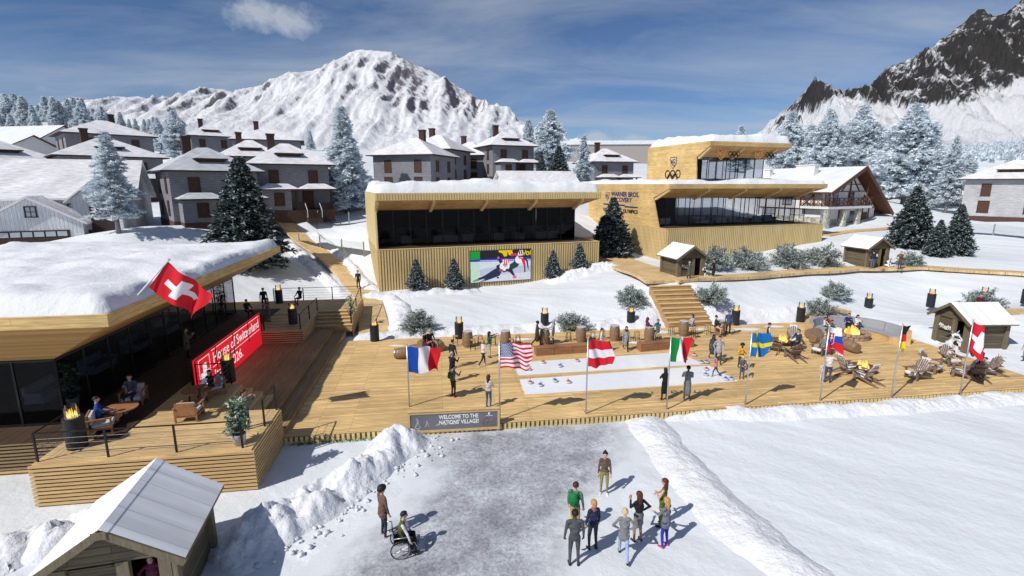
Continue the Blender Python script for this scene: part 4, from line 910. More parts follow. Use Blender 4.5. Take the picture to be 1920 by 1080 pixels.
# ------------------------------------------------------------------ red-banner house on the left: same module, turned 90 degrees, near end glazed
O = D(-12.0, 20.0); SWA = DA + pi / 2
sw, swroof = pavilion('timber_pavilion', 'nearest timber pavilion with dark glass walls and a thick snow roof behind the red banner', (O.x, O.y), SWA, 0, PLATZ, 4.45, 6.08, 6.55, 3.3, left=True, base=False, right=True, L_=21.3, Dp=17, sy=3.1, sx=1.6, ribbed=False, nbeam=0, glass='glass_dark', snow=.75)
# ------------------------------------------------------------------ main deck, terraces, stairs, boardwalks
def deckobj(name, mb, mats, z=0, kind='structure', label=None, cat=None):
    o = mb.build(name, mats); o.location = (0, 0, z); o.rotation_euler = (0, 0, DA)
    return tag(o, label, cat, None, kind)
mb = MB(); mb.box(-6.95, 21.9, .1, 33.45, 36.05, DECKZ); deckobj('wooden_deck', mb, [M['deck']])
t = thing('deck_skirting', 'row of short pale slats edging the front of the wooden deck', 'skirting', D(0, 21.9, 0), DA); mb = MB()
for i in range(int(40.3 / .22)): x = -6.9 + i * .22; mb.box(x, -.06, -.4, x + .12, -.003, .30)
for i in range(int(14 / .22)): y = .1 + i * .22; mb.box(33.453, y, -.4, 33.51, y + .12, .30)
mb.box(-6.95, -.003 + .01, -.4, 33.44, .2, .09); mb.build('slats', M['rib'], t)
# terrace level and its two long steps
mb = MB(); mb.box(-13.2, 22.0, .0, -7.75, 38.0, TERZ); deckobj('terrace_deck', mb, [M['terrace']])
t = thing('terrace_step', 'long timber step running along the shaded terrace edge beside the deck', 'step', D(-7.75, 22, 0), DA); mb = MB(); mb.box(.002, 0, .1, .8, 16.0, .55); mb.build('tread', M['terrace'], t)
# upper platforms (front, back, along the glass)
def plat(name, u0, v0, u1, v1, zt=PLATZ, z0=-.1):
    mb = MB(); mb.box(u0, v0, zt - .12, u1, v1, zt); return deckobj(name, mb, [M['platform']])
plat('front_platform', -14.2, 18.45, -7.0, 21.95); plat('glass_platform', -30.0, 21.0, -14.2, 44.2, PLATZ - .004); plat('glass_platform', -14.197, 21.955, -11.8, 34.7, PLATZ - .002)
plat('side_platform', -11.797, 21.955, -10.1, 25.2, PLATZ - .003); plat('back_platform', -14.197, 34.75, -9.2, 44.0, PLATZ); plat('back_platform', -9.197, 40.1, -6.5, 44.0, PLATZ)
def slatted(label, p, q, z0, z1, n, end=0.0):
    """screen of horizontal slats between two plan points in deck axes"""
    a, b = D(*p, 0), D(*q, 0); t = thing('slatted_skirt', label, 'cladding', a, math.atan2(b.y - a.y, b.x - a.x)); ln = (b - a).length; mb = MB(); k = int((z1 - z0) / .145)
    for i in range(k): z = z1 - .05 - i * .145; mb.box(-end, -.07, z - .085, ln + end, -.005, z)
    mb.build('slats', M['slat'], t); mb = MB(); mb.box(0, .0, z0, ln, .06, z1 - .125); mb.build('backing', M['trim'], t)
slatted('horizontal timber slats below the front terrace railing', (-14.2, 18.45), (-7.0, 18.45), -.1, PLATZ - .0, 0, .1)
slatted('horizontal timber slats at the sunlit end of the front terrace', (-7.0, 18.45), (-7.0, 21.95), -.1, PLATZ, 0)
slatted('recessed horizontal timber slats at the left picture edge', (-30, 20.95), (-14.2, 20.95), -.1, PLATZ, 0)
slatted('red lit horizontal slats of the back platform beside the banner', (-11.7, 34.7), (-9.2, 34.7), TERZ, PLATZ, 0)
slatted('horizontal slats on the side of the back platform beside the steps', (-9.2, 34.7), (-9.2, 38.0), TERZ, PLATZ, 0)
slatted('horizontal slats closing the back platform beside the boardwalk', (-6.5, 38.2), (-6.5, 44), 0, PLATZ, 0)
# steps from terrace to back platform, and from the front platform down to the terrace
def steps(name, label, u0, u1, v0, z0, z1, n, run, axis='v', mat_='riser'):
    t = thing(name, label, 'steps', D(u0, v0, 0), DA); h = (z1 - z0) / n
    for i in range(n):
        mb = MB()
        if axis == 'v': mb.box(0, i * run, max(z0 - .3, -.2), u1 - u0, (i + 1) * run - .002, z0 + h * (i + 1) - (.003 if i == n - 1 else 0))
        else: mb.box(-i * run - run + .002, 0, max(z0 - .3, -.2), -i * run, u1, z0 + h * (i + 1) - (.003 if i == n - 1 else 0))
        sp_ = mb.build('step', M[mat_], t)
        if axis == 'v': tb = MB(); zt_s = z0 + h * (i + 1) - (.003 if i == n - 1 else 0); tb.box(-.03, i * run - .04, zt_s + .001, u1 - u0 + .03, (i + 1) * run - .045, zt_s + .03); tb.build('tread_board', M['tread'], sp_)
    return t
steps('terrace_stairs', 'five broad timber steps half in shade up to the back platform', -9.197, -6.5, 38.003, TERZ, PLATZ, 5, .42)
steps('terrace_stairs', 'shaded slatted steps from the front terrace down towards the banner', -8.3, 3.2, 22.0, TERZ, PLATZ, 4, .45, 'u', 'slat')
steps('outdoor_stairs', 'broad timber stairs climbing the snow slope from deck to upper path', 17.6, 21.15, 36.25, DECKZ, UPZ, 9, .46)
# boardwalks
def walkway(name, pts, w, lift=.07, widths=None):
    """boards laid over the snow along a line"""
    pts = [Vector((p[0], p[1])) for p in pts]; fine = []
    for k in range(len(pts) - 1):
        n = max(2, int((pts[k+1] - pts[k]).length / .5))
        for i in range(n): fine.append((pts[k].lerp(pts[k+1], i / n), lerp(widths[k], widths[k+1], i / n) if widths else w))
    fine.append((pts[-1], widths[-1] if widths else w)); mb = MB(); vs = []; s = 0; uv = []
    for i, (p, ww) in enumerate(fine):
        d = (fine[min(i+3, len(fine)-1)][0] - fine[max(i-3, 0)][0]).normalized(); n = Vector((-d.y, d.x)); zc = max(ground(*(p + n * k * ww / 2)) for k in (-1, -.5, 0, .5, 1)) + lift
        fine[i] = (p, ww); uv.append((p, n, ww, zc))
    zs = [sum(uv[min(max(i + k, 0), len(uv) - 1)][3] for k in range(-2, 3)) / 5 + .02 for i in range(len(uv))]
    for (p, n, ww, _), z in zip(uv, zs):
        for k, dz in ((1, -.25), (1, 0), (-1, 0), (-1, -.25)): q = p + n * k * ww / 2; vs.append((q.x, q.y, z + dz))
    mb.v = vs
    for i in range(len(fine) - 1):
        for k in range(3): mb.f.append((i*4+k, i*4+k+1, (i+1)*4+k+1, (i+1)*4+k)); mb.m.append(0)
    mb.f += [(3, 2, 1, 0), tuple(len(vs) - 4 + k for k in range(4))]; mb.m += [0, 0]
    return tag(mb.build(name, M['walk']), kind='structure')
a = D(-4.3, 35.9); 
walkway('boardwalk_path', [D(-4.6, 35.9)[:2], D(-4.95, 38.5)[:2], PY(699, 600, 40.3)[:2], PY(690, 560, 45.5)[:2], PY(655, 522, 51.5)[:2], PY(600, 479, 57)[:2], PY(540, 448, 61.5)[:2], PY(515, 436, 66)[:2]], 2.2, .07, (2.5, 2.3, 2.2, 2.3, 2.2, 2.0, 2.0, 1.9))
walkway('boardwalk_path', [P(1252, 531, 2.75)[:2], P(1212, 511, 2.75)[:2], P(1170, 493, 2.8)[:2], P(1132, 478, 2.95)[:2], P(1110, 464, 3.2)[:2]], 3.0, .06, (3.9, 4.8, 4.2, 3.6, 3.2))
walkway('boardwalk_path', [P(1262, 529, 2.75)[:2], P(1330, 525, 2.72)[:2], P(1450, 515, 2.7)[:2], P(1600, 504, 2.7)[:2], P(1720, 503, 2.7)[:2], P(1925, 515, 2.66)[:2], P(2100, 530, 2.6)[:2]], 1.7, .06)
walkway('boardwalk_path', [PY(1835, 586, 38.0)[:2], PY(1880, 582, 38.3)[:2], PY(1990, 576, 38.6)[:2]], 1.3, .08)
walkway('boardwalk_path', [D(29.4, 36.0)[:2], D(31.2, 37.2)[:2], D(33.8, 37.6)[:2]], 1.4, .08)
walkway('boardwalk_path', [PY(1545, 441, 67)[:2], PY(1600, 430, 69)[:2], PY(1680, 420, 72)[:2]], 1.6, .08)
# patches of grass showing at the deck edge
for px, py, n in ((1125, 617, 1), (600, 818, 2)):
    pass
mb = MB(); random.seed(3)
for (a_, b_, c_) in ((D(-6.6, 21.75), D(-2.5, 21.75), 420), (D(12.6, 36.25), D(13.8, 36.3), 120), (D(33.7, 33.3), D(33.7, 30.5), 240)):
    for i in range(c_):
        q = a_.lerp(b_, random.random()); x, y = q.x + random.gauss(0, .07), q.y + random.gauss(0, .06); h = random.uniform(.06, .16); dx_, dy_ = random.gauss(0, .04), random.gauss(0, .04); z = ground(x, y)
        mb.add([(x - .012, y, z - .02), (x + .012, y, z - .02), (x + dx_, y + dy_, z + h)], [(0, 1, 2)])
tag(mb.build('grass', M['grass']), kind='stuff')
rng = random.Random(21)
for px, py, r in ((1190, 642, .5), (1400, 617, .7), (1455, 612, .55), (1238, 622, .6), (745, 648, .35), (980, 636, .5), (1110, 628, .4), (1690, 628, .5), (1310, 617, .5)):
    p = P(px, py, DECKZ); mb = MB(); n = 18; ring_ = [(r * rng.uniform(.6, 1.2) * math.cos(2*pi*k/n) * 1.6, r * rng.uniform(.6, 1.1) * math.sin(2*pi*k/n) * .6) for k in range(n)]
    vs = [(p.x + x, p.y + y, DECKZ + .003) for x, y in ring_] + [(p.x + x * .6, p.y + y * .6, DECKZ + .035) for x, y in ring_] + [(p.x, p.y, DECKZ + .045)]
    mb.add(vs, [(k, (k+1) % n, n + (k+1) % n, n + k) for k in range(n)] + [(n + k, n + (k+1) % n, 2 * n) for k in range(n)]); tag(mb.build('snow_patch', M['snow_bank'], smooth=True), kind='stuff')
# ------------------------------------------------------------------ railings
def railing(label, pts, h=1.05, posts=None, ncable=4, closed=False, mname='iron', every=2.4):
    """black posts, a top rail and thin cables; pts are (u, v, z) in deck axes"""
    t = thing('cable_railing', label, 'railing', D(*pts[0])); o = D(*pts[0]); W = [D(*p) - o for p in pts]
    done = []
    for a, b in zip(W, W[1:]):
        n = max(1, round((b - a).length / every))
        for i in range(n + 1):
            c = a.lerp(b, i / n)
            if all((c - d).length > .2 for d in done):
                done.append(c); mb = MB(); mb.box(c.x - .035, c.y - .02, c.z, c.x + .035, c.y + .02, c.z + h); mb.build('post', M[mname], t)
    mb = MB()
    for a, b in zip(W, W[1:]): mb.bar(a + Vector((0, 0, h + .02)), b + Vector((0, 0, h + .02)), .05, .035)
    mb.build('top_rail', M[mname], t)
    mb = MB()
    for a, b in zip(W, W[1:]):
        for k in range(ncable): z = h * (k + 1) / (ncable + 1); mb.tube([a + Vector((0, 0, z)), b + Vector((0, 0, z))], .009, 5)
    mb.build('cable', M['cable'], t); return t
railing('black cable railing along the front edge of the sunlit terrace', [(-14.1, 20.9, PLATZ), (-14.1, 18.6, PLATZ), (-7.35, 18.6, PLATZ)], 1.05)
railing('black railing around the banner platform above the seated reader', [(-11.72, 25.25, PLATZ), (-10.15, 25.25, PLATZ), (-10.15, 22.0, PLATZ)], 1.05)
railing('short black railing gate beside the slatted corner of the terrace', [(-7.1, 20.3, PLATZ), (-7.1, 21.85, PLATZ)], 1.1, ncable=2)
railing('black handrail on top of the banner wall', [(-11.72, 25.3, PLATZ + .02), (-11.72, 34.7, PLATZ + .02)], 1.18, ncable=1)
railing('black cable railing around the back platform behind the steps', [(-13.6, 43.9, PLATZ), (-6.6, 43.9, PLATZ), (-6.6, 38.4, TERZ + .1)], 1.05)
railing('black railing beside the fire drum on the back platform corner', [(-11.6, 34.85, PLATZ), (-9.3, 34.85, PLATZ), (-9.3, 39.9, PLATZ)], 1.0)
# ------------------------------------------------------------------ banner wall
t = thing('banner_wall', 'long red banner with white lettering and a boxed cross on the dark terrace', 'banner', D(-11.74, 25.1, TERZ), DA + pi / 2)
LN, HT = 9.55, 2.15
b = MB(); b.box(0, .01, 0, LN, .14, HT + .06); b.build('banner_frame', M['black'], t)
b = MB(); b.box(.04, -.02, .03, LN - .04, .008, HT); b.build('banner_face', M['banner'], t)
RF = (pi / 2, 0, 0)
text_mesh('lettering', 'House of Switzerland', .80, M['white_led'], t, (2.15, -.022, 1.30), RF, .004, fit=6.9); text_mesh('lettering', 'Italia 2026.', .80, M['white_led'], t, (2.15, -.022, .36), RF, .004, fit=3.9)
b = MB()
for z in (2.0, 1.1): b.box(2.05, -.03, z, 9.2 if z > 1.5 else 9.2, -.021, z + .025)
for x in (.55, 1.75): b.box(x, -.03, .2, x + .025, -.021, 1.95)
for z in (.2, 1.93): b.box(.575, -.03, z, 1.75, -.021, z + .025)
b.build('line_frame', M['white_led'], t)
b = MB(); b.box(.96, -.034, .45, 1.36, -.022, 1.65); b.box(.7, -.036, .88, 1.62, -.0225, 1.24); b.build('cross', M['white_led'], t)
# ------------------------------------------------------------------ welcome sign
A_, B_ = P(766, 815, .05), P(937, 806, .05); dv_ = B_ - A_; sg = thing('welcome_sign', 'low wood framed grey sign board with white welcome lettering by the forecourt', 'sign', (A_.x, A_.y, .0), math.atan2(dv_.y, dv_.x)); WL = dv_.length
b = MB(); b.box(0, -.07, .14, WL, -.0, .24); b.box(0, -.07, 1.02, WL, .0, 1.14); b.box(0, -.075, .12, .1, .005, 1.15); b.box(WL - .1, -.075, .12, WL, .005, 1.15); b.box(.0, -.1, 1.142, WL, .12, 1.17); b.build('frame', M['beam'], sg)
for x in (.06, WL - .16): b = MB(); b.box(x, .0, -.05, x + .12, .1, 1.13); b.build('post', M['beam'], sg)
m_board = mat('slate_grey_board', (.165, .17, .19), .5, .12, .8, stretch=(.4, 1, 2))
b = MB(); b.box(.1, -.045, .24, WL - .1, -.01, 1.02); b.build('board', m_board, sg)
tw = text_mesh('lettering', "WELCOME TO THE", .27, M['white_ink'], sg, (WL * .335, -.047, .75), RF, .003, bold=.006, fit=WL * .43)
text_mesh('lettering', "NATIONS' VILLAGE!", .27, M['white_ink'], sg, (WL * .335, -.047, .49), RF, .003, bold=.006, fit=WL * .43)
b = MB()
def strokes(mb, o, sc, lines, r=.008, m=0):
    for ln_ in lines: mb.tube([(o[0] + x * sc, -.052, o[1] + z * sc) for x, z in ln_], r, 5, m)
strokes(b, (.3, .40), .5, [[(.05, 0), (.12, .25), (.22, .45), (.30, .75), (.22, .9), (.14, .8), (.2, .72)], [(.22, .45), (.38, .35), (.42, .1), (.55, .02)], [(0, -.12), (.5, -.05)], [(.28, .7), (.4, .55), (.32, .42)], [(0, -.05), (.3, .3)]])
strokes(b, (.75, .40), .4, [[(0, 0), (.15, .2), (.2, .45), (.3, .62), (.24, .72), (.16, .66)], [(.2, .45), (.36, .3), (.45, .0)], [(.26, .58), (.4, .45)]])
strokes(b, (1.25, .42), .25, [[(0, 0), (.2, .3), (.5, .3), (.55, .0)], [(.3, .35), (.45, .5)]]); strokes(b, (1.6, .42), .25, [[(0, 0), (.3, .25), (.6, .1)], [(.2, .2), (.2, .4)]]); strokes(b, (1.95, .45), .22, [[(0, .1), (.3, .3), (.6, .1), (1.0, .2)]])
b.build('sport_drawing', M['gold'] if False else M['pole_white'], sg)
b = MB(); xo = WL * .80; strokes(b, (xo, .43), 1, [[(0, .02), (.07, .17), (.13, .28), (.19, .22), (.24, .32), (.30, .24), (.36, .30), (.44, .2), (.52, .24), (.62, .1)]], .01, 0); strokes(b, (xo + .02, .36), 1, [[(0, .04), (.1, .16), (.2, .12), (.28, .2), (.4, .12), (.5, .16), (.62, .04)], [(0.02, .0), (.2, .06), (.4, .04), (.6, -.02)]], .012, 1)
strokes(b, (xo + .02, .33), 1, [[(0, .0), (.2, .03), (.42, .0), (.6, -.02)]], .01, 0); b.box(xo + .30, -.055, .86, xo + .38, -.047, .97, 2); b.box(xo + .2, -.055, .80, xo + .5, -.047, .82, 2)
b.build('mountain_logo', [M['stone_red'], mat('logo_green', (.03, .22, .13), .5), M['pole_white']], sg)
# ------------------------------------------------------------------ curling lanes and stones
def quad_on(name, label, pts, z):
    q = [P(a, b_, z) for a, b_ in pts]; c = sum(q, Vector()) / 4; mb = MB(); mb.prism([p_ - c for p_ in q], (0, 0, .02)); t = mb.build(name, M['ice']); t.location = c; return tag(t, label, 'ice lane', 'curling lanes on the deck')
quad_on('curling_lane', 'white ice lane nearer the flagpoles', [(985, 740), (1384, 715), (1330, 686), (974, 712)], DECKZ + .004)
quad_on('curling_lane', 'white ice lane nearer the brown benches', [(972, 704), (1322, 683), (1268, 661), (962, 681)], DECKZ + .004)
def curling_stone(c):
    t = thing('curling_stone', '', 'curling stone', (0, 0, 0)); mb = MB(); mb.lathe([(.08, 0), (.15, .02), (.165, .06), (.15, .11), (.09, .125)], n=14); mb.build('stone', M['granite'], t, smooth=True)
    mb = MB(); mb.lathe([(.0, .12), (.11, .124), (.11, .14), (.0, .145)], n=12); mb.tube([(0, 0, .14), (0, 0, .2), (.02, 0, .215), (.14, 0, .21)], .018, 6); mb.tube([(-.0, 0, .2), (0, 0, .34)], .006, 4); mb.build('handle', M[c], t)
    return t
pr = {'red': curling_stone('stone_red'), 'blue': curling_stone('stone_blue')}; used = set()
STN = [(992, 694, 'red', 'far', 'leftmost'), (1018, 681, 'red', 'far', 'second from the left'), (1050, 688, 'blue', 'far', 'leftmost'), (1082, 678, 'red', 'far', 'third from the left'), (1283, 674, 'blue', 'far', 'under the green, white and red flag'), (1302, 667, 'red', 'far', 'at the right end'), (1315, 681, 'blue', 'far', 'left of the pair at the right end'), (1325, 680.5, 'blue', 'far', 'right of the pair at the right end'),
       (994, 719, 'red', 'near', 'leftmost'), (1013, 724, 'blue', 'near', 'leftmost'), (1041, 716, 'blue', 'near', 'second from the left'), (1066, 718, 'red', 'near', 'second from the left'), (1324, 694, 'red', 'near', 'beside the child in pink'), (1323, 704, 'blue', 'near', 'in front of the child in pink'), (1361, 712.5, 'blue', 'near', 'left of the last pair'), (1371, 712, 'blue', 'near', 'right of the last pair')]
for px, py, c, ln_, pos in STN:
    q = P(px, py, DECKZ + .025); lb = f'{c} handled curling stone on the {ln_} lane, {pos}'
    if c not in used: o = pr[c]; used.add(c); o.location = q; o['label'] = lb
    else: o = dup(pr[c], q, random.uniform(0, 6), lb)
    o['group'] = 'curling stones on the ice lanes'
# brown benches
def brown_bench(label, pa, pb, n):
    a, b_ = P(*pa, DECKZ), P(*pb, DECKZ); d = b_ - a; t = thing('veneer_bench', label, 'bench', a, math.atan2(d.y, d.x), 'brown box benches behind the ice lanes'); ln = d.length
    for i in range(n):
        mb = MB(); mb.box(ln * i / n + .012, .01, 0, ln * (i + 1) / n - .012, .58, .49); mb.build('box_unit', M['brownbench'], t, bevel=.012)
    mb = MB(); mb.box(0, 0, .492, ln, .6, .53); mb.build('seat', M['brownbench'], t, bevel=.01)
brown_bench('long brown box bench of three units left of the red and white flag', (1005, 668), (1108, 661), 3); brown_bench('brown box bench of three units behind the green, white and red flag', (1201, 660), (1302, 651), 3)
# ------------------------------------------------------------------ houses of the village
def hip(mb, x0, x1, y0, y1, z, h, ridge, m=0, thick=.14, mt=1):
    """hip roof over a rectangle with a short ridge along x"""
    cx, cy = (x0 + x1) / 2, (y0 + y1) / 2; a, b = cx - ridge / 2, cx + ridge / 2
    v = [(x0, y0, z), (x1, y0, z), (x1, y1, z), (x0, y1, z), (a, cy, z + h), (b, cy, z + h)]
    mb.add(v, [(0, 1, 5, 4), (1, 2, 5), (2, 3, 4, 5), (3, 0, 4)], m)
    mb.add([(x, y, z - thick) for x, y, _ in v[:4]] + v[:4], [(0, 1, 2, 3)[::-1], (0, 1, 5, 4), (1, 2, 6, 5), (2, 3, 7, 6), (3, 0, 4, 7)], mt)
def house_window(t, c, w, h, face, pane='shutter', grid=0, fr='trim'):
    """window proud of a wall; face: 'f' front (-y), 'b' back, 'l' left (-x), 'r' right"""
    rz = {'f': 0, 'r': pi / 2, 'b': pi, 'l': -pi / 2}[face]; T_ = Matrix.Translation(c) @ Matrix.Rotation(rz, 4, 'Z')
    f = MB(); f.T = T_
    for s in (-1, 1): f.box(s * w / 2 - .06, -.07, -h / 2, s * w / 2 + .06, .02, h / 2)
    f.box(-w / 2 - .1, -.09, -h / 2 - .07, w / 2 + .1, .02, -h / 2 + .002); f.box(-w / 2 - .06, -.07, h / 2 - .002, w / 2 + .06, .02, h / 2 + .08)
    for i in range(grid): x = -w / 2 + w * (i + 1) / (grid + 1); f.box(x - .03, -.06, -h / 2 + .004, x + .03, .02, h / 2 - .004)
    if grid: f.box(-w / 2 + .004, -.055, -.03, w / 2 - .004, .02, .03)
    o = f.build('window', M[fr], t); p = MB(); p.T = T_; p.box(-w / 2 + .06, -.03, -h / 2 + .003, w / 2 - .06, .03, h / 2 - .003); p.build('pane', M[pane], o); return o
def dormer(roof, x, y, z, w=2.6, h=.75, d=1.8, mroof='roof_snow'):
    b = MB(); b.box(x - w/2, y, z, x + w/2, y + d, z + h); dm = b.build('dormer', M['trim'], roof)
    r = MB(); hip(r, x - w/2 - .35, x + w/2 + .35, y - .4, y + d, z + h, .75, .5); r.build('dormer_roof', [M[mroof], M['trim']], dm)
    p = MB(); p.box(x - w/2 + .15, y - .03, z + .12, x + w/2 - .15, y + .01, z + h - .1); p.build('louvre', M['shutter'], dm)
def foursquare(label, loc, rz, w=9.0, d=9.0, wall='siding', roofm='roof_snow', porch=1, chim=1, dorm=True, eave=5.9, rh=2.7, scale=1.0, windows=True, name='grey_house'):
    t = thing(name, label, 'house', loc, rz, 'grey hip roofed houses of the village', scale); x0, x1 = -w/2, w/2
    b = MB(); b.box(x0, 0, .55, x1, d, eave); b.build('wall', M[wall], t)
    b = MB(); b.box(x0 - .04, -.04, -1.6, x1 + .04, d + .04, .548); b.build('foundation', M['brick'], t)
    r = MB(); hip(r, x0 - .75, x1 + .75, -.75, d + .75, eave, rh, w * .12); roof = r.build('roof', [M[roofm], M['trim']], t)
    if dorm: dormer(roof, 0, d * .16 - .35, eave + rh * .22, mroof=roofm); 
    if chim: c = MB(); cx = -w * .18 if chim == 1 else w * .12; c.box(cx - .42, d * .5, eave + rh * .6, cx + .42, d * .5 + .75, eave + rh + 1.1); c.box(cx - .5, d * .5 - .08, eave + rh + .95, cx + .5, d * .5 + .83, eave + rh + 1.16); c.build('chimney', M['chimney'], roof)
    if windows:
        for x in (-w * .24, w * .28): house_window(t, (x, 0, 4.3), 1.0, 1.6, 'f')
        for y in (d * .25, d * .72):
            house_window(t, (x0, y, 4.3), .9, 1.5, 'l'); house_window(t, (x1, y, 4.3), .9, 1.5, 'r'); house_window(t, (x0, y, 1.9), .9, 1.5, 'l'); house_window(t, (x1, y, 1.9), .9, 1.5, 'r')
    if porch:
        b = MB(); b.box(-w/2 + .55, -2.2, -1.0, w/2 + .0, -.045, .5); pf = b.build('porch', M['brick'], t)
        r = MB(); hip(r, -w/2 + .2, .35, -2.6, .05, 2.95, .62, 2.2); hip(r, .352, w/2 + .35, -2.6, .05, 2.95, .62, 2.0); r.build('porch_roof', [M[roofm], M['trim']], pf)
        b = MB(); b.box(-w/2 + .55, -2.2, .5, -.6, -.0, 2.8); b.build('bay_wall', M[wall], pf); house_window(pf, (-1.9, -2.2, 1.75), 1.0, 1.4, 'f')
        for x in (.0, w/2 - .3): b = MB(); b.box(x - .12, -2.15, .5, x + .12, -1.9, 2.8); b.build('post', M['trim'], pf)
        b = MB(); b.box(1.0, -.06, .5, 2.3, .02, 2.7); dr = b.build('door', M['trim'], t); b = MB(); b.box(1.12, -.075, .6, 2.18, -.055, 2.6); b.build('door_panel', M['shutter'], dr)
        for k in range(5): b = MB(); b.box(.9, -2.2 - .3 * (k + 1), -1.0, 2.5, -2.202 - .3 * k, .4 - .2 * k - .1); b.build('step', M['trim'], pf)
        for x in (.85, 2.5): b = MB(); b.bar((x, -2.2, 1.3), (x, -3.6, .45), .05, .07); b.bar((x, -3.6, -.4), (x, -3.6, .45), .06, .06); b.build('handrail', M['pole_white'], pf)
        b = MB(); b.box(2.62, -2.15, .5, w/2 - .45, -2.08, 1.3); b.box(.14, -2.15, .5, .82, -2.08, 1.3); b.build('balustrade', M['trim'], pf)
    elif windows:
        for x in (-w * .24, w * .28): house_window(t, (x, 0, 1.9), 1.2, 1.6, 'f')
    return t
def hl(px, py, Y, face_to=None, dz=0):
    p = PY(px, py, Y); return Vector((p.x, p.y, ground(p.x, p.y) + dz))
def facecam(p, extra=0): return math.atan2(-p.y, -p.x) + pi / 2 + R(extra)
for px, Y, tr, lb, kw in HS:
    e = PY(px, HZ[px], Y)                                   # eaves stand at this height over the slope
    g = ground(e.x, e.y - 1); z = max(e.z - 5.9, g - 1.2)
    foursquare(lb, (e.x, e.y, min(z, g + .5)), facecam(e, tr), **kw)
# far snow roofed chalets at the left
def gable_house(name, label, loc, rz, w, L_, eave, rh, wall='plaster', roofm='roof_snow', cat='house', over=.6, chim=None, group=None):
    """ridge runs along y; gable ends at front (-y) and back"""
    t = thing(name, label, cat, loc, rz, group); b = MB(); b.prism([(-w/2, 0, -1.4), (w/2, 0, -1.4), (w/2, 0, eave), (0, 0, eave + rh), (-w/2, 0, eave)], (0, L_, 0)); b.build('wall', M[wall], t)
    r = MB(); k = rh / (w / 2); e = over
    for s in (-1, 1):
        p = [(0, -e, eave + rh + .02), (s * (w/2 + e), -e, eave - k * e + .02), (s * (w/2 + e), L_ + e, eave - k * e + .02), (0, L_ + e, eave + rh + .02)]
        q = [(x, y, z + .2) for x, y, z in p]
        r.add(q, [(0, 1, 2, 3) if s < 0 else (3, 2, 1, 0)], 0); r.add(p + q, [(0, 1, 2, 3) if s > 0 else (3, 2, 1, 0), (0, 1, 5, 4), (1, 2, 6, 5), (2, 3, 7, 6)], 1)
    ro = r.build('roof', [M[roofm], M['plaster'] if wall in ('board_white',) else M['timber'] if wall == 'plaster' else M['trim']], t)
    for c in chim or []: b = MB(); b.box(c[0] - c[3], c[1] - c[4], c[2], c[0] + c[3], c[1] + c[4], c[2] + c[5]); b.box(c[0] - c[3] - .1, c[1] - c[4] - .1, c[2] + c[5] - .25, c[0] + c[3] + .1, c[1] + c[4] + .1, c[2] + c[5] - .08); b.build('chimney', M['plaster'], ro)
    return t, ro
p = hl(62, 262, 98); gable_house('white_chalet', 'long white snow roofed chalet with pale chimneys below the left forest', (p.x, p.y, p.z - 1), R(70), 13, 24, 3.4, 3.4, roofm='snow', over=.5, chim=[(-3, 9, 5.2, .7, .7, 2.2)])
p = hl(120, 250, 112); gable_house('white_chalet', 'second white snow roofed chalet with square chimney, behind the wide grey house', (p.x, p.y, p.z), R(80), 12, 16, 3.2, 3.4, roofm='snow', over=.5, chim=[(2, 6, 5.0, .6, .6, 2.6)])
p = hl(378, 305, 78); gable_house('white_chalet', 'low snow roof with a small gable between the two porch houses', (p.x, p.y, p.z - .3), R(60), 8, 12, 2.6, 2.2, roofm='snow', over=.4)
p = hl(985, 338, 82); gable_house('snow_cabin', 'low cabin with dark gable and white roof above the screen pavilion roof', (p.x - 4, p.y, p.z - .2), R(-72), 6, 12, 1.5, 1.9, wall='board_white', over=.5)
p = PY(1135, 285, 260); b = MB(); b.box(-38, -5, -20, 42, 5, 3.2); t = thing('long_hall', 'long flat grey hall far behind the village, its roof under snow', 'hall', (p.x, p.y, p.z), R(-4)); b.build('wall', mat('hall_concrete', (.34, .31, .29), .8), t); b = MB(); b.box(-38.5, -5.6, 3.2, 42.5, 5.5, 5); b.build('roof', M['snow'], t)
# white farmhouse and its garage
p = hl(28, 440, 48.5); gar, _ = gable_house('white_garage', 'white boarded garage with a row of small door panes at left', (-45.3, 48.5, 4.67), R(27), 7.6, 6, 2.9, 2.3, wall='board_white', cat='garage', over=.4)
b = MB(); b.box(-2.7, -.06, -.3, 2.75, .02, 2.2); gd = b.build('door', M['trim'], gar)
for i in range(6): b = MB(); x = -2.5 + i * .86; b.box(x, -.085, 1.62, x + .72, -.055, 2.08); b.build('pane', M['pane_pale'], gd)
house_window(gar, (0.1, 0, 3.95), .8, .9, 'f', 'pane_pale', 1)
p = hl(75, 425, 55.5); fm, fr_ = gable_house('white_farmhouse', 'white boarded farmhouse with shingled snow roof behind the garage', (-42.2, 59.3, 7.0), R(114), 8.5, 16, 3.0, 3.6, wall='board_white', over=.5, roofm='roof_snow')
house_window(fm, (-4.25, 4.6, 1.5), 1.9, 1.3, 'l', 'pane_pale', 3)
b = MB(); q = 1.2; b.prism([(-6.6, -.6 + q, -1), (-6.6, 3.4 + q, -1), (-6.6, 3.4 + q, 2.7), (-6.6, 1.4 + q, 4.4), (-6.6, -.6 + q, 2.7)], (5.5, 0, 0)); gw = b.build('porch_gable', M['board_white'], fm)
for s in (-1, 1):
    r = MB(); y_ = 1.4 + q; pz = [(-7.0, y_, 4.62), (-7.0, y_ + s * 2.5, 2.5), (-1.5, y_ + s * 2.5, 2.5), (-1.5, y_, 4.62)]; r.add(pz + [(x, y, z - .16) for x, y, z in pz], [(0, 1, 2, 3) if s < 0 else (3, 2, 1, 0), (0, 1, 5, 4), (1, 2, 6, 5), (2, 3, 7, 6), (4, 5, 6, 7)], 0); r.build('gable_roof', M['snow'], gw)
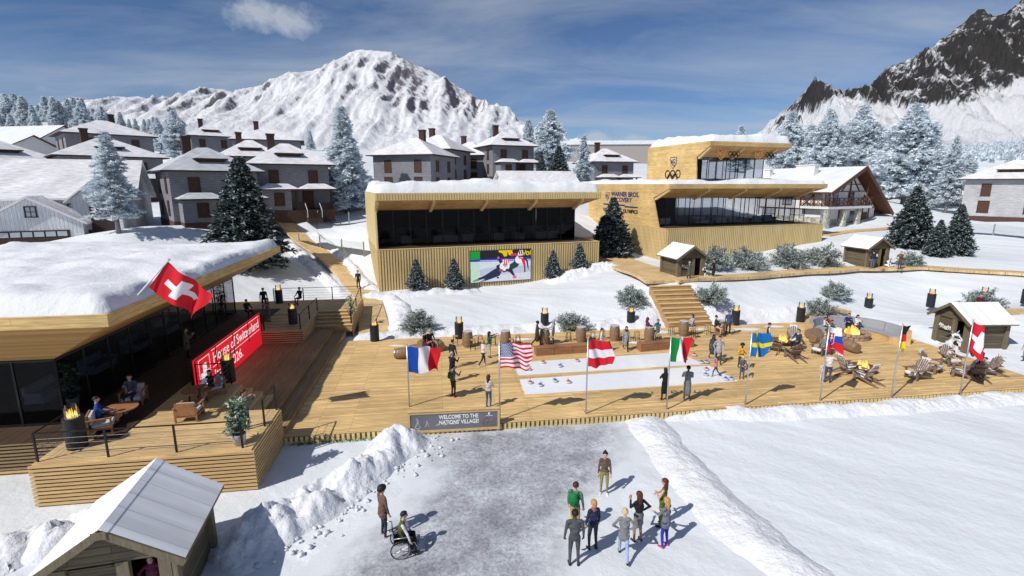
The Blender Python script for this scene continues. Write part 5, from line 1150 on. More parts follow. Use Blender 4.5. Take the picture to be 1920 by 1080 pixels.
b = MB(); b.box(-6.66, .1 + q, -.4, -6.59, 2.0 + q, 2.0); b.build('door', M['trim'], gw); house_window(gw, (-6.6, .95 + q, 2.4), 1.1, .5, 'l', 'pane_pale', 1)
b = MB(); b.box(-6.7, -.65 + q, -1.2, -1, 3.45 + q, -.35); b.build('foundation', M['brick'], gw)
# ------------------------------------------------------------------ half timbered chalet right of the lettered pavilion
p = hl(1590, 410, 77); ch = thing('timber_chalet', 'white half timbered chalet with brown balcony and stone base behind the lettered pavilion', 'chalet', (p.x - .4, p.y - .5, p.z - .35), R(27)); W2, CL_ = 6.6, 17.0
b = MB(); b.prism([(-W2, 0, -.5), (W2, 0, -.5), (W2, 0, 2.6), (-.2, 0, 8.0), (-W2 + 1.0, 2.6, 5.2) if False else (-W2, 0, 5.0)], (0, CL_, 0)); b.build('wall', M['plaster'], ch)
r = MB(); zr, xr_ = 8.35, -.2; ov = 1.9
for (x1_, z1_) in ((-W2 - 1.0, 4.75), (W2 + 1.6, 1.55)):
    p4 = [(xr_, -ov, zr), (x1_, -ov, z1_), (x1_, CL_ + .6, z1_), (xr_, CL_ + .6, zr)]; q4 = [(x, y, z + .22) for x, y, z in p4]
    r.add(q4, [(0, 1, 2, 3) if x1_ < 0 else (3, 2, 1, 0)], 0); r.add(p4 + q4, [(0, 1, 2, 3), (0, 1, 5, 4), (1, 2, 6, 5), (2, 3, 7, 6)], 1)
cr = r.build('roof', [M['snow'], M['timber']], ch)
for (x1_, z1_) in ((-W2 - 1.0, 4.75), (W2 + 1.6, 1.55)): b = MB(); b.bar((xr_, -ov - .04, zr - .02), (x1_, -ov - .04, z1_ - .02), .1, .5); b.build('bargeboard', M['timber'], cr)
for (x_, y_, w_, l_, z_, h_) in ((-2.6, 5.4, .5, 1.5, 6.8, 2.0), (-2.8, 11.8, .4, .5, 6.6, 1.7)):
    b = MB(); b.box(x_ - w_, y_ - l_, z_, x_ + w_, y_ + l_, z_ + h_); b.box(x_ - w_ - .1, y_ - l_ - .1, z_ + h_ + .003, x_ + w_ + .1, y_ + l_ + .1, z_ + h_ + .15); b.build('chimney', M['plaster'], cr)
b = MB(); b.box(-W2 - .03, -.04, -.6, W2 - 1.2, -.002, 1.05); b.box(-W2 - .06, -.042, -.6, -W2 - .002, 7.5, 1.4)
b.build('stone_base', M['rubble'], ch)
b = MB(); b.box(-W2 - .9, -1.6, 2.62, 2.9, -.002, 2.95); b.box(-W2 - .9, -.0, 2.62, -W2 - .002, 2.6, 2.95); bal = b.build('balcony', M['plaster'], ch)
b = MB(); zt = 4.1
for (a_, c_) in (((-W2 - .85, -1.55), (2.85, -1.55)), ((-W2 - .85, -1.55), (-W2 - .85, 2.55)), ((2.85, -1.55), (2.85, -.05))):
    a_, c_ = Vector(a_), Vector(c_); n = max(2, round((c_ - a_).length / 1.1)); b.bar((*a_, zt), (*c_, zt), .1, .12); b.bar((*a_, 3.1), (*c_, 3.1), .08, .1)
    for i in range(n + 1):
        k = a_.lerp(c_, i / n); b.bar((*k, 2.96), (*k, zt), .1, .1)
        if i < n: k2 = a_.lerp(c_, (i + 1) / n); b.bar((*k, 3.15), (*k2, zt - .05), .05, .07); b.bar((*k, zt - .05), (*k2, 3.15), .05, .07)
b.build('balustrade', M['timber'], bal)
for x_ in (-W2 - .5, -3.2, .2):
    b = MB(); b.prism([(x_ - .4, -1.5, -.5), (x_ + .4, -1.5, -.5), (x_ + .28, -1.5, 2.6), (x_ - .28, -1.5, 2.6)], (0, .6, 0)); b.build('stone_pier', M['rubble'], ch)
for x_ in (-W2 - .6, -2.6, 1.6): b = MB(); b.bar((x_, -1.4, 2.96), (x_, -1.4, 5.2 + (x_ + W2) * .3 if x_ < 0 else 6.4), .16, .16); b.build('post', M['timber'], bal)
b = MB()
for (a_, c_) in (((-W2 + .1, 5.0), (W2 - 3.2, 5.0)), ((-W2, 2.55), (W2, 2.55)), ((3.4, .0), (3.4, 4.5)), ((5.0, 0), (5.0, 3.3)), ((3.4, 4.4), (5.0, 2.7)), ((3.4, 2.7), (5.0, 3.4)), ((-.2, 5.0), (-.2, 7.8)), ((-2.4, 5.0), (-.2, 7.2)), ((2, 5.0), (-.2, 7.2)), ((-3.0, 6.0), (2.4, 6.0))): b.bar((a_[0], -.05, a_[1]), (c_[0], -.05, c_[1]), .1, .18, up=(0, 1, 0))
for (a_, c_) in (((.2, 2.55), (10, 2.55)), ((.2, 4.7), (14, 4.7)), ((1.2, 2.55), (1.2, 4.7)), ((3.2, 2.55), (3.2, 4.7)), ((1.2, 2.6), (3.2, 4.6)), ((1.2, 4.6), (3.2, 2.6)), ((6.5, .5), (6.5, 4.7)), ((10, .5), (10, 4.7))): b.bar((-W2 - .04, a_[0], a_[1]), (-W2 - .04, c_[0], c_[1]), .1, .18, up=(1, 0, 0))
b.build('half_timbering', M['timber'], ch)
for x_ in (-5.2, -1.7): house_window(ch, (x_, -.0, 1.55), 1.5, 1.5, 'f', 'pane', 2, 'timber')
for x_ in (-5.4, -3.6): house_window(ch, (x_, -.0, 4.0), 1.0, 1.7, 'f', 'pane_pale', 1, 'timber')
b = MB(); b.box(.4, -.05, -.3, 2.4, .0, 2.2); b.build('doorway', M['pane'], ch); b = MB(); b.box(3.6, -.08, -.3, 4.7, .0, 1.9); b.build('door', M['timber'], ch); b = MB(); b.box(-.6, -.05, 2.96, .9, .0, 4.9); b.build('balcony_door', M['pane'], ch)
for y_ in (3.5, 8.2): house_window(ch, (-W2, y_, 1.6), 2.2, 1.7, 'l', 'pane_pale', 2, 'timber')
house_window(ch, (-W2, 5.3, 3.7), 1.4, 1.2, 'l', 'pane_pale', 2, 'timber')
# second half timbered house and the plain block far right
p = hl(1812, 360, 108); c2, c2r = gable_house('timber_house', 'small half timbered house with double brown gables behind the bare pine', (p.x, p.y, p.z - .5), R(-28), 7, 9, 5.4, 2.4, over=.9, roofm='snow')
for x_ in (-1.6, 1.6): house_window(c2, (x_, 0, 4.4), 1.6, 1.8, 'f', 'pane_pale', 1, 'timber'); house_window(c2, (x_, 0, 1.4), 1.4, 1.8, 'f', 'pane', 1, 'timber')
b = MB()
for (a_, c_) in (((-3.4, 2.9), (3.4, 2.9)), ((-3.4, 5.4), (3.4, 5.4)), ((-3.3, 0), (-3.3, 5.4)), ((3.3, 0), (3.3, 5.4)), ((0, 3), (0, 7.4))): b.bar((a_[0], -.05, a_[1]), (c_[0], -.05, c_[1]), .1, .2, up=(0, 1, 0))
b.build('half_timbering', M['timber'], c2); b = MB(); b.box(-3.5, -1.1, 2.9, 0, -.0, 3.1); b.box(-3.5, -1.1, 3.1, 0, -1.0, 3.9); b.build('balcony', M['timber'], c2)
for x_ in (-1.75, 1.75):
    for s in (-1, 1): b = MB(); b.bar((x_, -1.0, 7.6 if x_ > 0 else 6.6), (x_ + s * 2.4, -1.0, 5.8 if x_ > 0 else 4.9), .12, .4); b.build('bargeboard', M['timber'], c2r)
p = PY(1826, 304, 128); p.z -= 11.7; t = thing('flat_block', 'plain grey block with sloping white roof behind the half timbered house', 'building', (p.x, p.y, p.z - .5), R(-20)); b = MB(); b.box(-3.5, 0, -1, 3.5, 8, 9.5); b.build('wall', M['siding'], t); b = MB(); b.prism([(-3.8, -.5, 9.5), (3.8, -.5, 9.5), (3.8, -.5, 10.6), (-3.8, -.5, 12.2)], (0, 9, 0)); b.build('roof', M['snow'], t)
# wire and glass fence panels by the boardwalk, single post far right
ft = [(560, 413, 61.5), (598, 410, 62), (642, 420, 59.5), (682, 420, 58.5)]
def panel_fence(label, pts, h=1.6):
    W = [G(*p) for p in pts]; t = thing('panel_fence', label, 'fence', W[0], 0, 'clear panel fences on the snow'); o = W[0]
    for q in W: b = MB(); q = q - o; b.box(q.x - .06, q.y - .06, q.z - .3, q.x + .06, q.y + .06, q.z + h); b.build('post', M['steel'], t)
    for a_, c_ in zip(W, W[1:]): a_, c_ = a_ - o, c_ - o; b = MB(); b.quad((a_.x, a_.y, a_.z + .1), (c_.x, c_.y, c_.z + .1), (c_.x, c_.y, c_.z + h - .1), (a_.x, a_.y, a_.z + h - .1)); b.build('panel', M['glass_clear'], t)
panel_fence('front run of clear fence panels on grey posts beside the screen pavilion', [(560, 437, 58.5), (599, 441, 58.0), (640, 446, 56.5), (681, 447, 55.5)])
panel_fence('rear run of clear fence panels on grey posts below the frosted tree', [(598, 427, 63), (655, 423, 63.5), (690, 420, 64)])
panel_fence('low clear fence in front of the pale grey house at right', [(1760, 425, 69), (1862, 440, 66), (1970, 455, 62)], 1.5)
# ------------------------------------------------------------------ trees
def leafquads(mb, c, n, spread, size, mats, wts, rng, flat=.55, droop=0.0, grow=None):
    for _ in range(n):
        o = Vector((rng.gauss(0, spread), rng.gauss(0, spread), rng.gauss(0, spread * .6)))
        d = Vector((rng.gauss(0, 1), rng.gauss(0, 1), rng.gauss(0, flat) - droop))
        if grow is not None: d = d * .6 + grow * 1.0
        if d.length < 1e-3: continue
        d.normalize(); a = d.cross(Vector((rng.gauss(0, 1), rng.gauss(0, 1), rng.gauss(0, 1)))).normalized(); s = size * rng.uniform(.6, 1.35); p = c + o
        m = rng.choices(mats, wts)[0]
        mb.add([p - a * s * .28, p + a * s * .28, p + d * s + a * s * .10, p + d * s - a * s * .10], [(0, 1, 2, 3)], m)
def conifer_mesh(seed, H, Rb, shape, nb, per, size, mats, wts, trunk_r, base=.08, gap=.0, droop=.25, inner=.25, up=0.1, topw=0.0):
    """tapered trunk, limbs in loose whorls, leaf sprays along each limb; shape(t) = relative radius at relative height"""
    rng = random.Random(seed); tr = MB(); pts = [(0, 0, -.4)] + [(rng.gauss(0, .01) * H * .2, rng.gauss(0, .01) * H * .2, H * t) for t in (.15, .35, .55, .75, .93)]
    tr.tube(pts, [trunk_r * k for k in (1.15, .95, .75, .55, .35, .1)], 7); cr = MB()
    for i in range(nb):
        t = base + (1 - base) * ((i + rng.random()) / nb) ** 1.02; ang = i * 2.39996 + rng.gauss(0, .35); r = Rb * shape(t) * rng.uniform(.72, 1.12)
        if rng.random() < gap: continue
        z = H * t; dr = Vector((math.cos(ang), math.sin(ang), 0)); tip = dr * r + Vector((0, 0, z + r * up - droop * r)); root = Vector((0, 0, z))
        mid = root.lerp(tip, .55) + Vector((0, 0, r * .10))
        tr.tube([root, mid, tip], [trunk_r * .28 * (1 - t * .7), trunk_r * .16 * (1 - t * .6), .012], 4)
        k = max(3, int(per * (.35 + r / Rb)))
        for j in range(k):
            f = inner + (1 - inner) * ((j + rng.random()) / k); c = root.lerp(mid, f / .55) if f < .55 else mid.lerp(tip, (f - .55) / .45)
            leafquads(cr, c, 5, size * .55 * (.6 + .6 * r / Rb), size, mats, wts, rng, .45, droop * .6, dr * .5)
    leafquads(cr, Vector((0, 0, H * .985)), 10, size * .2, size * .8, mats, wts, rng, .5, -.6)
    return tr, cr
FM = ['frost', 'frost2', 'frost3']; DM = ['needle', 'needle2', 'dusting']
def tree_proto(name, cat, seed, H, Rb, shape, nb, per, size, mm, wts, trunk_r, **kw):
    tr, cr = conifer_mesh(seed, H, Rb, shape, nb, per, size, [0, 1, 2], wts, trunk_r, **kw)
    t = thing(name, '', cat, (0, 0, -500)); tr.build('trunk', M['bark'] if mm is not FM else M['frost_bark'], t, smooth=True); cr.build('crown', [M[k] for k in mm], t); return t
cone = lambda t: max(.03, (1 - t) ** .85) * (.75 if t < .12 else 1)
fat = lambda t: max(.04, min(1, (1 - t) * 1.9) ** .8) * (.8 + .2 * math.sin(t * 19)) * (.75 if t < .14 else 1)
tall = lambda t: max(.03, min(1, (1 - t) * 1.35)) ** .9 * (.86 + .14 * math.sin(t * 23))
sparse = lambda t: max(.03, (1 - t) ** .7) * (.55 + .45 * abs(math.sin(t * 11))) * (0.8 if t < .2 else 1)
PT = {'fat': tree_proto('frosted_tree', 'tree', 11, 14, 4.4, fat, 340, 24, .42, FM, (6, 4, .7), .28, droop=.12, up=.22),
      'tall': tree_proto('frosted_tree', 'tree', 23, 14, 3.5, tall, 340, 24, .38, FM, (6, 4, .7), .25, droop=.2, up=.12),
      'sparse': tree_proto('frosted_pine', 'tree', 31, 11, 3.0, sparse, 170, 22, .24, FM, (4, 4, 1.4), .2, base=.15, gap=.1, droop=.15, up=.2),
      'dark': tree_proto('dark_fir', 'fir', 41, 8, 3.1, cone, 380, 30, .21, DM, (4.2, 2.6, 1.7), .16, base=.02, droop=.22, up=.1),
      'small': tree_proto('small_fir', 'fir', 53, 3, 1.05, cone, 230, 16, .12, DM, (2.6, 3.0, 2.6), .06, base=.03, droop=.1, up=.25)}
first = set()
def plant(kind, label, loc, H, rz, group, wide=1.0):
    base = {'fat': 14, 'tall': 14, 'sparse': 11, 'dark': 8, 'small': 3}[kind]; s = H / base; pr_ = PT[kind]
    if kind not in first: first.add(kind); o = pr_
    else: o = copy_tree(pr_)
    o.location = loc; o.rotation_euler = (0, 0, rz); o.scale = (s * wide, s * wide, s); o['label'] = label; o['group'] = group; return o
def tree_px(kind, label, px, ytop, ybase, Y, group, wide=1.0):
    p = PY(px, ybase, Y); g = ground(p.x, p.y); top = PY(px, ytop, Y).z; zb = g - .15
    return plant(kind, label, (p.x, p.y, zb), max(1.2, top - zb), random.uniform(0, 6), group, wide)
random.seed(12)
gF = 'frosted trees among the houses'
for a in [('sparse', 'sparse frosted pine standing alone before the white farmhouse', 222, 248, 431, 48.5, 1.2), ('tall', 'tall dense frosted tree beside the left end of the screen pavilion', 652, 202, 400, 70, 1.05),
          ('fat', 'broad frosted tree between the left houses under the mountain', 335, 208, 300, 118, 1.0), ('fat', 'slim frosted tree left of the broad one under the mountain', 303, 222, 300, 126, .8), ('tall', 'small far frosted tree on the slope left of the tall dense one', 583, 245, 285, 150, 1.1), ('tall', 'little frosted treetop just left of the tall dense one', 560, 262, 290, 150, 1.0),
          ('tall', 'pale frosted tree left of the dormer house in the middle', 925, 234, 330, 112, 1.1), ('fat', 'big frosted tree behind the dark fir in the middle', 1030, 208, 330, 110, 1.05), ('tall', 'frosted tree touching the left of the big one in the middle', 990, 226, 320, 125, 1.1), ('sparse', 'thin frosted pine right of the dark fir in the middle', 1093, 254, 335, 92, 1.0), ('tall', 'low frosted treetop over the screen pavilion houses', 905, 278, 330, 118, .9),
          ('fat', 'big frosted tree at the right end of the upper storey roof', 1475, 212, 320, 118, .95), ('fat', 'frosted tree behind the chalet ridge, left of two', 1545, 208, 320, 112, .95), ('fat', 'frosted tree behind the chalet ridge, right of two', 1605, 200, 320, 116, .95), ('fat', 'largest frosted tree, right of the chalet gable', 1692, 197, 385, 92, 1.12), ('tall', 'lower frosted tree right behind the largest one', 1655, 262, 385, 98, 1.4), ('sparse', 'tall bare looking frosted pine before the half timbered house', 1772, 256, 400, 84, .95), ('tall', 'faint frosted treetop behind the upper storey roof', 1385, 236, 300, 170, 1.2), ('tall', 'small frosted tree behind the plain grey block', 1888, 286, 330, 150, 1.1), ('fat', 'frosted tree filling the gap behind the bare pine, left one', 1735, 262, 390, 106, 1.15), ('fat', 'frosted tree filling the gap behind the bare pine, right one', 1800, 290, 390, 122, 1.1), ('fat', 'frosted tree between the upper storey roof and the chalet ridge', 1512, 236, 320, 128, 1.1), ('fat', 'frosted tree peeping between the two trees behind the chalet ridge', 1575, 238, 320, 134, 1.2), ('tall', 'frosted tree between chalet ridge trees and the largest one', 1640, 240, 340, 124, 1.2), ('fat', 'frosted bush like tree beside the chalet gable foot', 1728, 330, 400, 90, 1.5)]:
    tree_px(a[0], a[1], a[2], a[3], a[4], a[5], gF, a[6])
gD = 'dark snow dusted firs'
for a in [('dark', 'biggest dark fir, beside the snow roof of the banner house', 463, 297, 452, 50, 1.12), ('dark', 'dark fir between the two timber pavilions', 1147, 372, 467, 60, 1.2), ('dark', 'dark fir above the screen pavilion among frosted trees', 1047, 274, 345, 88, 1.0), ('dark', 'tallest of the three dark firs on the right snow field', 1705, 350, 458, 60, 1.08), ('dark', 'smallest of the three dark firs on the right snow field', 1756, 413, 474, 56, 1.05), ('dark', 'rightmost of the three dark firs on the right snow field', 1790, 384, 473, 57, .95), ('dark', 'half hidden dark fir left of the middle dark fir', 1015, 288, 345, 92, .8)]:
    tree_px(*a[:6], gD, a[6])
def fir_px(label, px, lx, top):
    p = Vector((CPO[0] + lx * CA + 1.05 * SA, CPO[1] + lx * SA - 1.05 * CA)); g = ground(p.x, p.y); return plant('small', label, (p.x, p.y, g + .1), top, random.uniform(0, 6), 'small firs along the ribbed pavilion front', 1.08)
for lb, lx, h in (('small snow dusted fir at the left end of the ribbed pavilion front', 3.3, 2.9), ('small snow dusted fir just left of the video screen', 6.9, 2.9), ('small snow dusted fir just right of the video screen', 17.2, 2.9), ('small snow dusted fir at the right end of the ribbed pavilion front', 20.2, 2.9)): fir_px(lb, 0, lx, h)
# bushes
def bush_proto(seed):
    rng = random.Random(seed); tr = MB(); cr = MB()
    for i in range(80):
        a = rng.uniform(0, 2 * pi); e = math.asin(rng.uniform(.12, .99)); ln = rng.uniform(.75, 1.1); d = Vector((math.cos(a) * math.cos(e), math.sin(a) * math.cos(e), math.sin(e))); tip = d * ln * 1.2; tip.z *= 1.12
        mid = tip * .5 + Vector((0, 0, .12)); tr.tube([(0, 0, -.1), mid, tip], [.02, .014, .006], 4)
        for j in range(13): f = .3 + .7 * (j + rng.random()) / 13; c = mid * (f / .5) if f < .5 else mid.lerp(tip, (f - .5) / .5); leafquads(cr, c, 6, .085, .095, [0, 1], (2.6, 2.2), rng, .7, -.35, d * .4)
    t = thing('frosted_bush', '', 'bush', (0, 0, -500)); tr.build('stem', M['bark'], t); cr.build('foliage', [M['sage'], M['sage2']], t); return t
BP = [bush_proto(5), bush_proto(9)]; fb = [0, 0]
for i, (px, py, Y, s, lb) in enumerate([(785, 612, 37.3, 1.25, 'at the left end of the snow bank behind the deck'), (1075, 603, 37.9, 1.25, 'on the snow slope behind the middle barrel tables'), (1184, 550, 41.4, 1.2, 'on the left of the outdoor stairs'), (1332, 556, 41.2, 1.25, 'on the right of the outdoor stairs'), (1340, 490, 49.5, 1.68, 'nearest the right of the hut at the stairs'), (1403, 486, 50.5, 1.68, 'second right of the hut at the stairs'), (1476, 486, 51.5, 1.68, 'in front of the middle of the lettered pavilion'), (1540, 484, 53, 1.68, 'at the right corner of the lettered pavilion'), (1278, 485, 51.5, 1.7, 'hidden behind the roof of the hut at the stairs'), (1570, 527, 45, 1.15, 'beside the upper boardwalk before the second hut'), (1538, 577, 41, 1.2, 'on the open slope above the curved sofa'), (1842, 573, 40.5, 1.35, 'beside the couple at the right fire drum'), (1708, 492, 52.5, 1.15, 'right of the man in the brown coat'), (925, 552, 47.6, .01, '')]):
    if not lb: continue
    k = i % 2; g = G(px, py, Y); lb = 'round frosted grey green bush ' + lb
    if not fb[k]: fb[k] = 1; o = BP[k]; o['label'] = lb
    else: o = copy_tree(BP[k]); o['label'] = lb
    o.location = (g.x, g.y, g.z - .05); o.scale = (s,) * 3; o.rotation_euler = (0, 0, i * 1.3); o['group'] = 'round frosted bushes on the snow slope'
# forest edge at the far left: each tree its own copy
rng = random.Random(4); k = 0
for row, (Y, n, xa, xb, ya, yb) in enumerate(((135, 12, -15, 200, 200, 220), (155, 13, -25, 205, 180, 205), (180, 12, -25, 210, 170, 200))):
    for i in range(n):
        px = xa + (xb - xa) * (i + rng.uniform(.1, .9)) / n; top = rng.uniform(ya, yb) + (px / 200) * 28 * (row == 0) + max(0, px - 130) * .18
        tree_px(rng.choice(('fat', 'tall', 'tall')), 'blue white frosted tree in the dense forest edge at the upper left', px, top, 262, Y + rng.uniform(-6, 6), 'frosted forest trees at the upper left', rng.uniform(.85, 1.2))
for i in range(9):
    tree_px('tall', 'small frosted tree in the thin row between left forest and mountain', 205 + i * 11 + rng.uniform(-4, 4), 212 + rng.uniform(-6, 14), 255, 190, 'frosted trees in the thin row at upper left', 1.0)
# far frosted wood on the right hill: one mass
def far_wood():
    rng = random.Random(8); mb = MB()
    for i in range(1500):
        px = rng.uniform(1700, 2150); Y = rng.uniform(240, 420); p = PY(px, 300, Y); g = 24 + (Y - 240) * .09 - 6 + 4 * math.sin(px * .01); hgt = rng.uniform(8, 13); r = hgt * .2
        for j in range(26):
            t = rng.random() ** .8; a = rng.uniform(0, 6.28); rr = r * (1 - t) * rng.uniform(.5, 1.1); c = Vector((p.x + rr * math.cos(a), p.y + rr * math.sin(a), g + hgt * t)); d = Vector((math.cos(a), math.sin(a), -.2)); q = d.cross(Vector((0, 0, 1))).normalized(); s = .9 * (1.2 - t)
            mb.add([c - q * s, c + q * s, c + d * s * .6 + Vector((0, 0, -s * .7)), c + Vector((0, 0, s * 1.5))], [(0, 1, 3), (0, 2, 1)], rng.choice((0, 0, 1, 1, 2)))
    tag(mb.build('far_wood', [M['frost'], M['frost2'], M['frost3']]), kind='stuff')
far_wood()
# ------------------------------------------------------------------ timber huts
HP = None
def make_hut():
    t = thing('timber_hut', '', 'hut', (0, 0, -500)); W, Dp, H, RH = 2.6, 2.7, 2.15, .85; hw = W / 2      # front faces -y
    b = MB(); b.box(-hw, .1, 0, -hw + .08, Dp, H); b.build('side_wall', M['hut'], t); b = MB(); b.box(hw - .08, .1, 0, hw, Dp, H); b.build('side_wall', M['hut'], t)
    b = MB(); b.prism([(-hw + .081, Dp - .08, 0), (hw - .081, Dp - .08, 0), (hw - .081, Dp - .08, H), (0, Dp - .08, H + RH - .1), (-hw + .081, Dp - .08, H)], (0, .08, 0)); b.build('rear_wall', M['hut'], t)
    b = MB(); b.box(-hw + .1, .05, .02, hw - .1, Dp - .1, .06); b.build('floor', M['hut_post'], t)
    b = MB(); b.prism([(-hw, -.02, H - .22), (hw, -.02, H - .22), (hw, -.02, H), (0, -.02, H + RH - .08), (-hw, -.02, H)], (0, .1, 0)); b.build('gable', M['hut'], t)
    b = MB(); b.box(-hw + .3, .02, .05, .12, .1, H - .3); b.build('front_panel', M['hut'], t)
    for x in (-hw + .15, .2, hw - .17): b = MB(); b.box(x - .14, -.05, -.1, x + .14, .1, H - .222); b.build('post', M['hut_post'], t)
    for x in (-hw - .04, hw + .04): b = MB(); b.box(x - .1, Dp - .2, -.1, x + .1, Dp + .04, H - .1); b.build('post', M['hut_post'], t); b = MB(); b.box(x - .06, -.04, -.1, x + .06, .2, H - .1); b.build('post', M['hut_post'], t)
    r = MB(); ov, e, k = .3, .42, RH / hw
    for s in (-1, 1):
        p = [(0, -ov, H + RH), (s * (hw + e), -ov, H - k * e), (s * (hw + e), Dp + ov, H - k * e), (0, Dp + ov, H + RH)]; q = [(x, y, z + .09) for x, y, z in p]
        r.add(q, [(0, 1, 2, 3) if s < 0 else (3, 2, 1, 0)], 0); r.add(p + q, [(0, 1, 2, 3) if s > 0 else (3, 2, 1, 0), (0, 1, 5, 4), (1, 2, 6, 5), (2, 3, 7, 6)], 1)
    ro = r.build('roof', [M['felt'], M['hut_post']], t)
    b = MB(); b.prism([(-.17, -ov - .03, H + RH - .03), (0, -ov - .03, H + RH + .08), (.17, -ov - .03, H + RH - .03), (.17, -ov - .03, H + RH - .005), (0, -ov - .03, H + RH + .108), (-.17, -ov - .03, H + RH - .005)], (0, Dp + 2 * ov + .06, 0)); b.build('ridge_cap', M['felt'], ro)
    for s in (-1, 1): b = MB(); b.bar((0, -ov - .035, H + RH - .02), (s * (hw + e), -ov - .035, H - k * e - .02), .06, .19); b.build('bargeboard', M['hut_post'], ro)
    b = MB(); b.box(-.16, -ov - .09, H + RH - .16, .16, -ov - .07, H + RH + .04); b.build('ridge_plate', M['hut_post'], ro)
    b = MB(); random.seed(2)
    for i, x in enumerate((-.85, -.7, -.52, -.38, -.24, -.1)):   # flowing white script on the front panel
        a = random.uniform(-.06, .06); b.tube([(x - .05, -.0, 1.16 + a), (x, -.0, 1.34 + a), (x + .06, -.0, 1.28), (x + .02, -.0, 1.12), (x + .11, -.0, 1.1 + a)], .022, 5)
    b.tube([(-.98, 0, 1.22), (-.9, 0, 1.42), (-.8, 0, 1.36), (-.93, 0, 1.25)], .028, 5); b.build('white_script', M['white_ink'], t)
    b = MB(); b.box(-.95, -.01, .92, .02, .019, 1.02); b.build('dark_strip', M['black'], t)
    return t
HP = make_hut(); n_hut = 0
def hut(label, loc, rz):
    global n_hut
    o = HP if n_hut == 0 else copy_tree(HP); n_hut += 1
    o.location = loc; o.rotation_euler = (0, 0, rz); o['label'] = label; o['group'] = 'weathered timber huts'; return o
HUTS = []
def hut_front(label, cx, cy, z, rz):      # cx, cy: middle of the front
    HUTS.append(hut(label, (cx, cy, z), rz)); return HUTS[-1]
hut_front('timber hut with seamed white roof nearest the camera at lower left', -9.98, 11.18, .0, R(14))
h2 = P(1294, 525, UPZ); hut_front('timber hut on the boardwalk at the top of the outdoor stairs', h2.x, h2.y, UPZ + .03, R(16))
h3 = P(1643, 502, 2.75); hut_front('timber hut on the upper boardwalk right of the pavilion bushes', h3.x, h3.y, 2.8, R(14))
hut_front('timber hut beside the deck edge behind the black and white cow', 30.2 + .35, 34.35, .12, R(-88))
# ------------------------------------------------------------------ flags
def flag_color(kind):
    def fr(u, v): return 0 if u < 1/3 else 1 if u < 2/3 else 2
    def it(u, v): return 3 if u < 1/3 else 1 if u < 2/3 else 2
    def at(u, v): return 2 if v > 2/3 or v < 1/3 else 1
    def de(u, v): return 5 if v > 2/3 else 2 if v > 1/3 else 6
    def se(u, v): return 6 if abs(v - .5) < .1 or abs(u - .36) < .075 else 7
    def ch(u, v): return 1 if (abs(u - .5) < .1 and abs(v - .5) < .31) or (abs(v - .5) < .1 and abs(u - .5) < .31) else 2
    def us(u, v):
        if u < .4 and v > 6/13: return 8
        return 2 if int((1 - v) * 13) % 2 == 0 else 1
    def sk(u, v):
        x, y = (u - .36) / .19, (v - .5) / .30
        if abs(x) < 1 and -1.15 < y < 1 and (y > -.25 or abs(x) < math.sqrt(max(0, 1 - ((y + .25) / .9) ** 2))):
            if abs(x) > .86 or y > .9 or (y < -.25 and abs(x) > .82 * math.sqrt(max(0, 1 - ((y + .25) / .9) ** 2))): return 1
            if (abs(x) < .11 and y > -.6) or (abs(y - .5) < .09 and abs(x) < .35) or (abs(y - .12) < .09 and abs(x) < .5): return 1
            if y < -.45 + .15 * math.cos(x * 9): return 0
            return 2
        return 1 if v > 2/3 else 0 if v > 1/3 else 2
    return dict(fr=fr, it=it, at=at, de=de, se=se, ch=ch, us=us, sk=sk)[kind]
def fl_mat(n, c):
    m, nt, b = newmat('flag_' + n); b.inputs['Base Color'].default_value = (*c, 1); b.inputs['Roughness'].default_value = .6; b.inputs['Specular IOR Level'].default_value = .25
    return m
FLM = [fl_mat('blue', (.01, .07, .42)), fl_mat('white', (.78, .78, .80)), fl_mat('red', (.62, .012, .025)), fl_mat('green', (.0, .22, .035)), M['black'], fl_mat('black', (.012, .012, .014)), fl_mat('yellow', (.80, .60, .01)), fl_mat('sky_blue', (.005, .14, .42)), fl_mat('navy', (.015, .03, .20))]
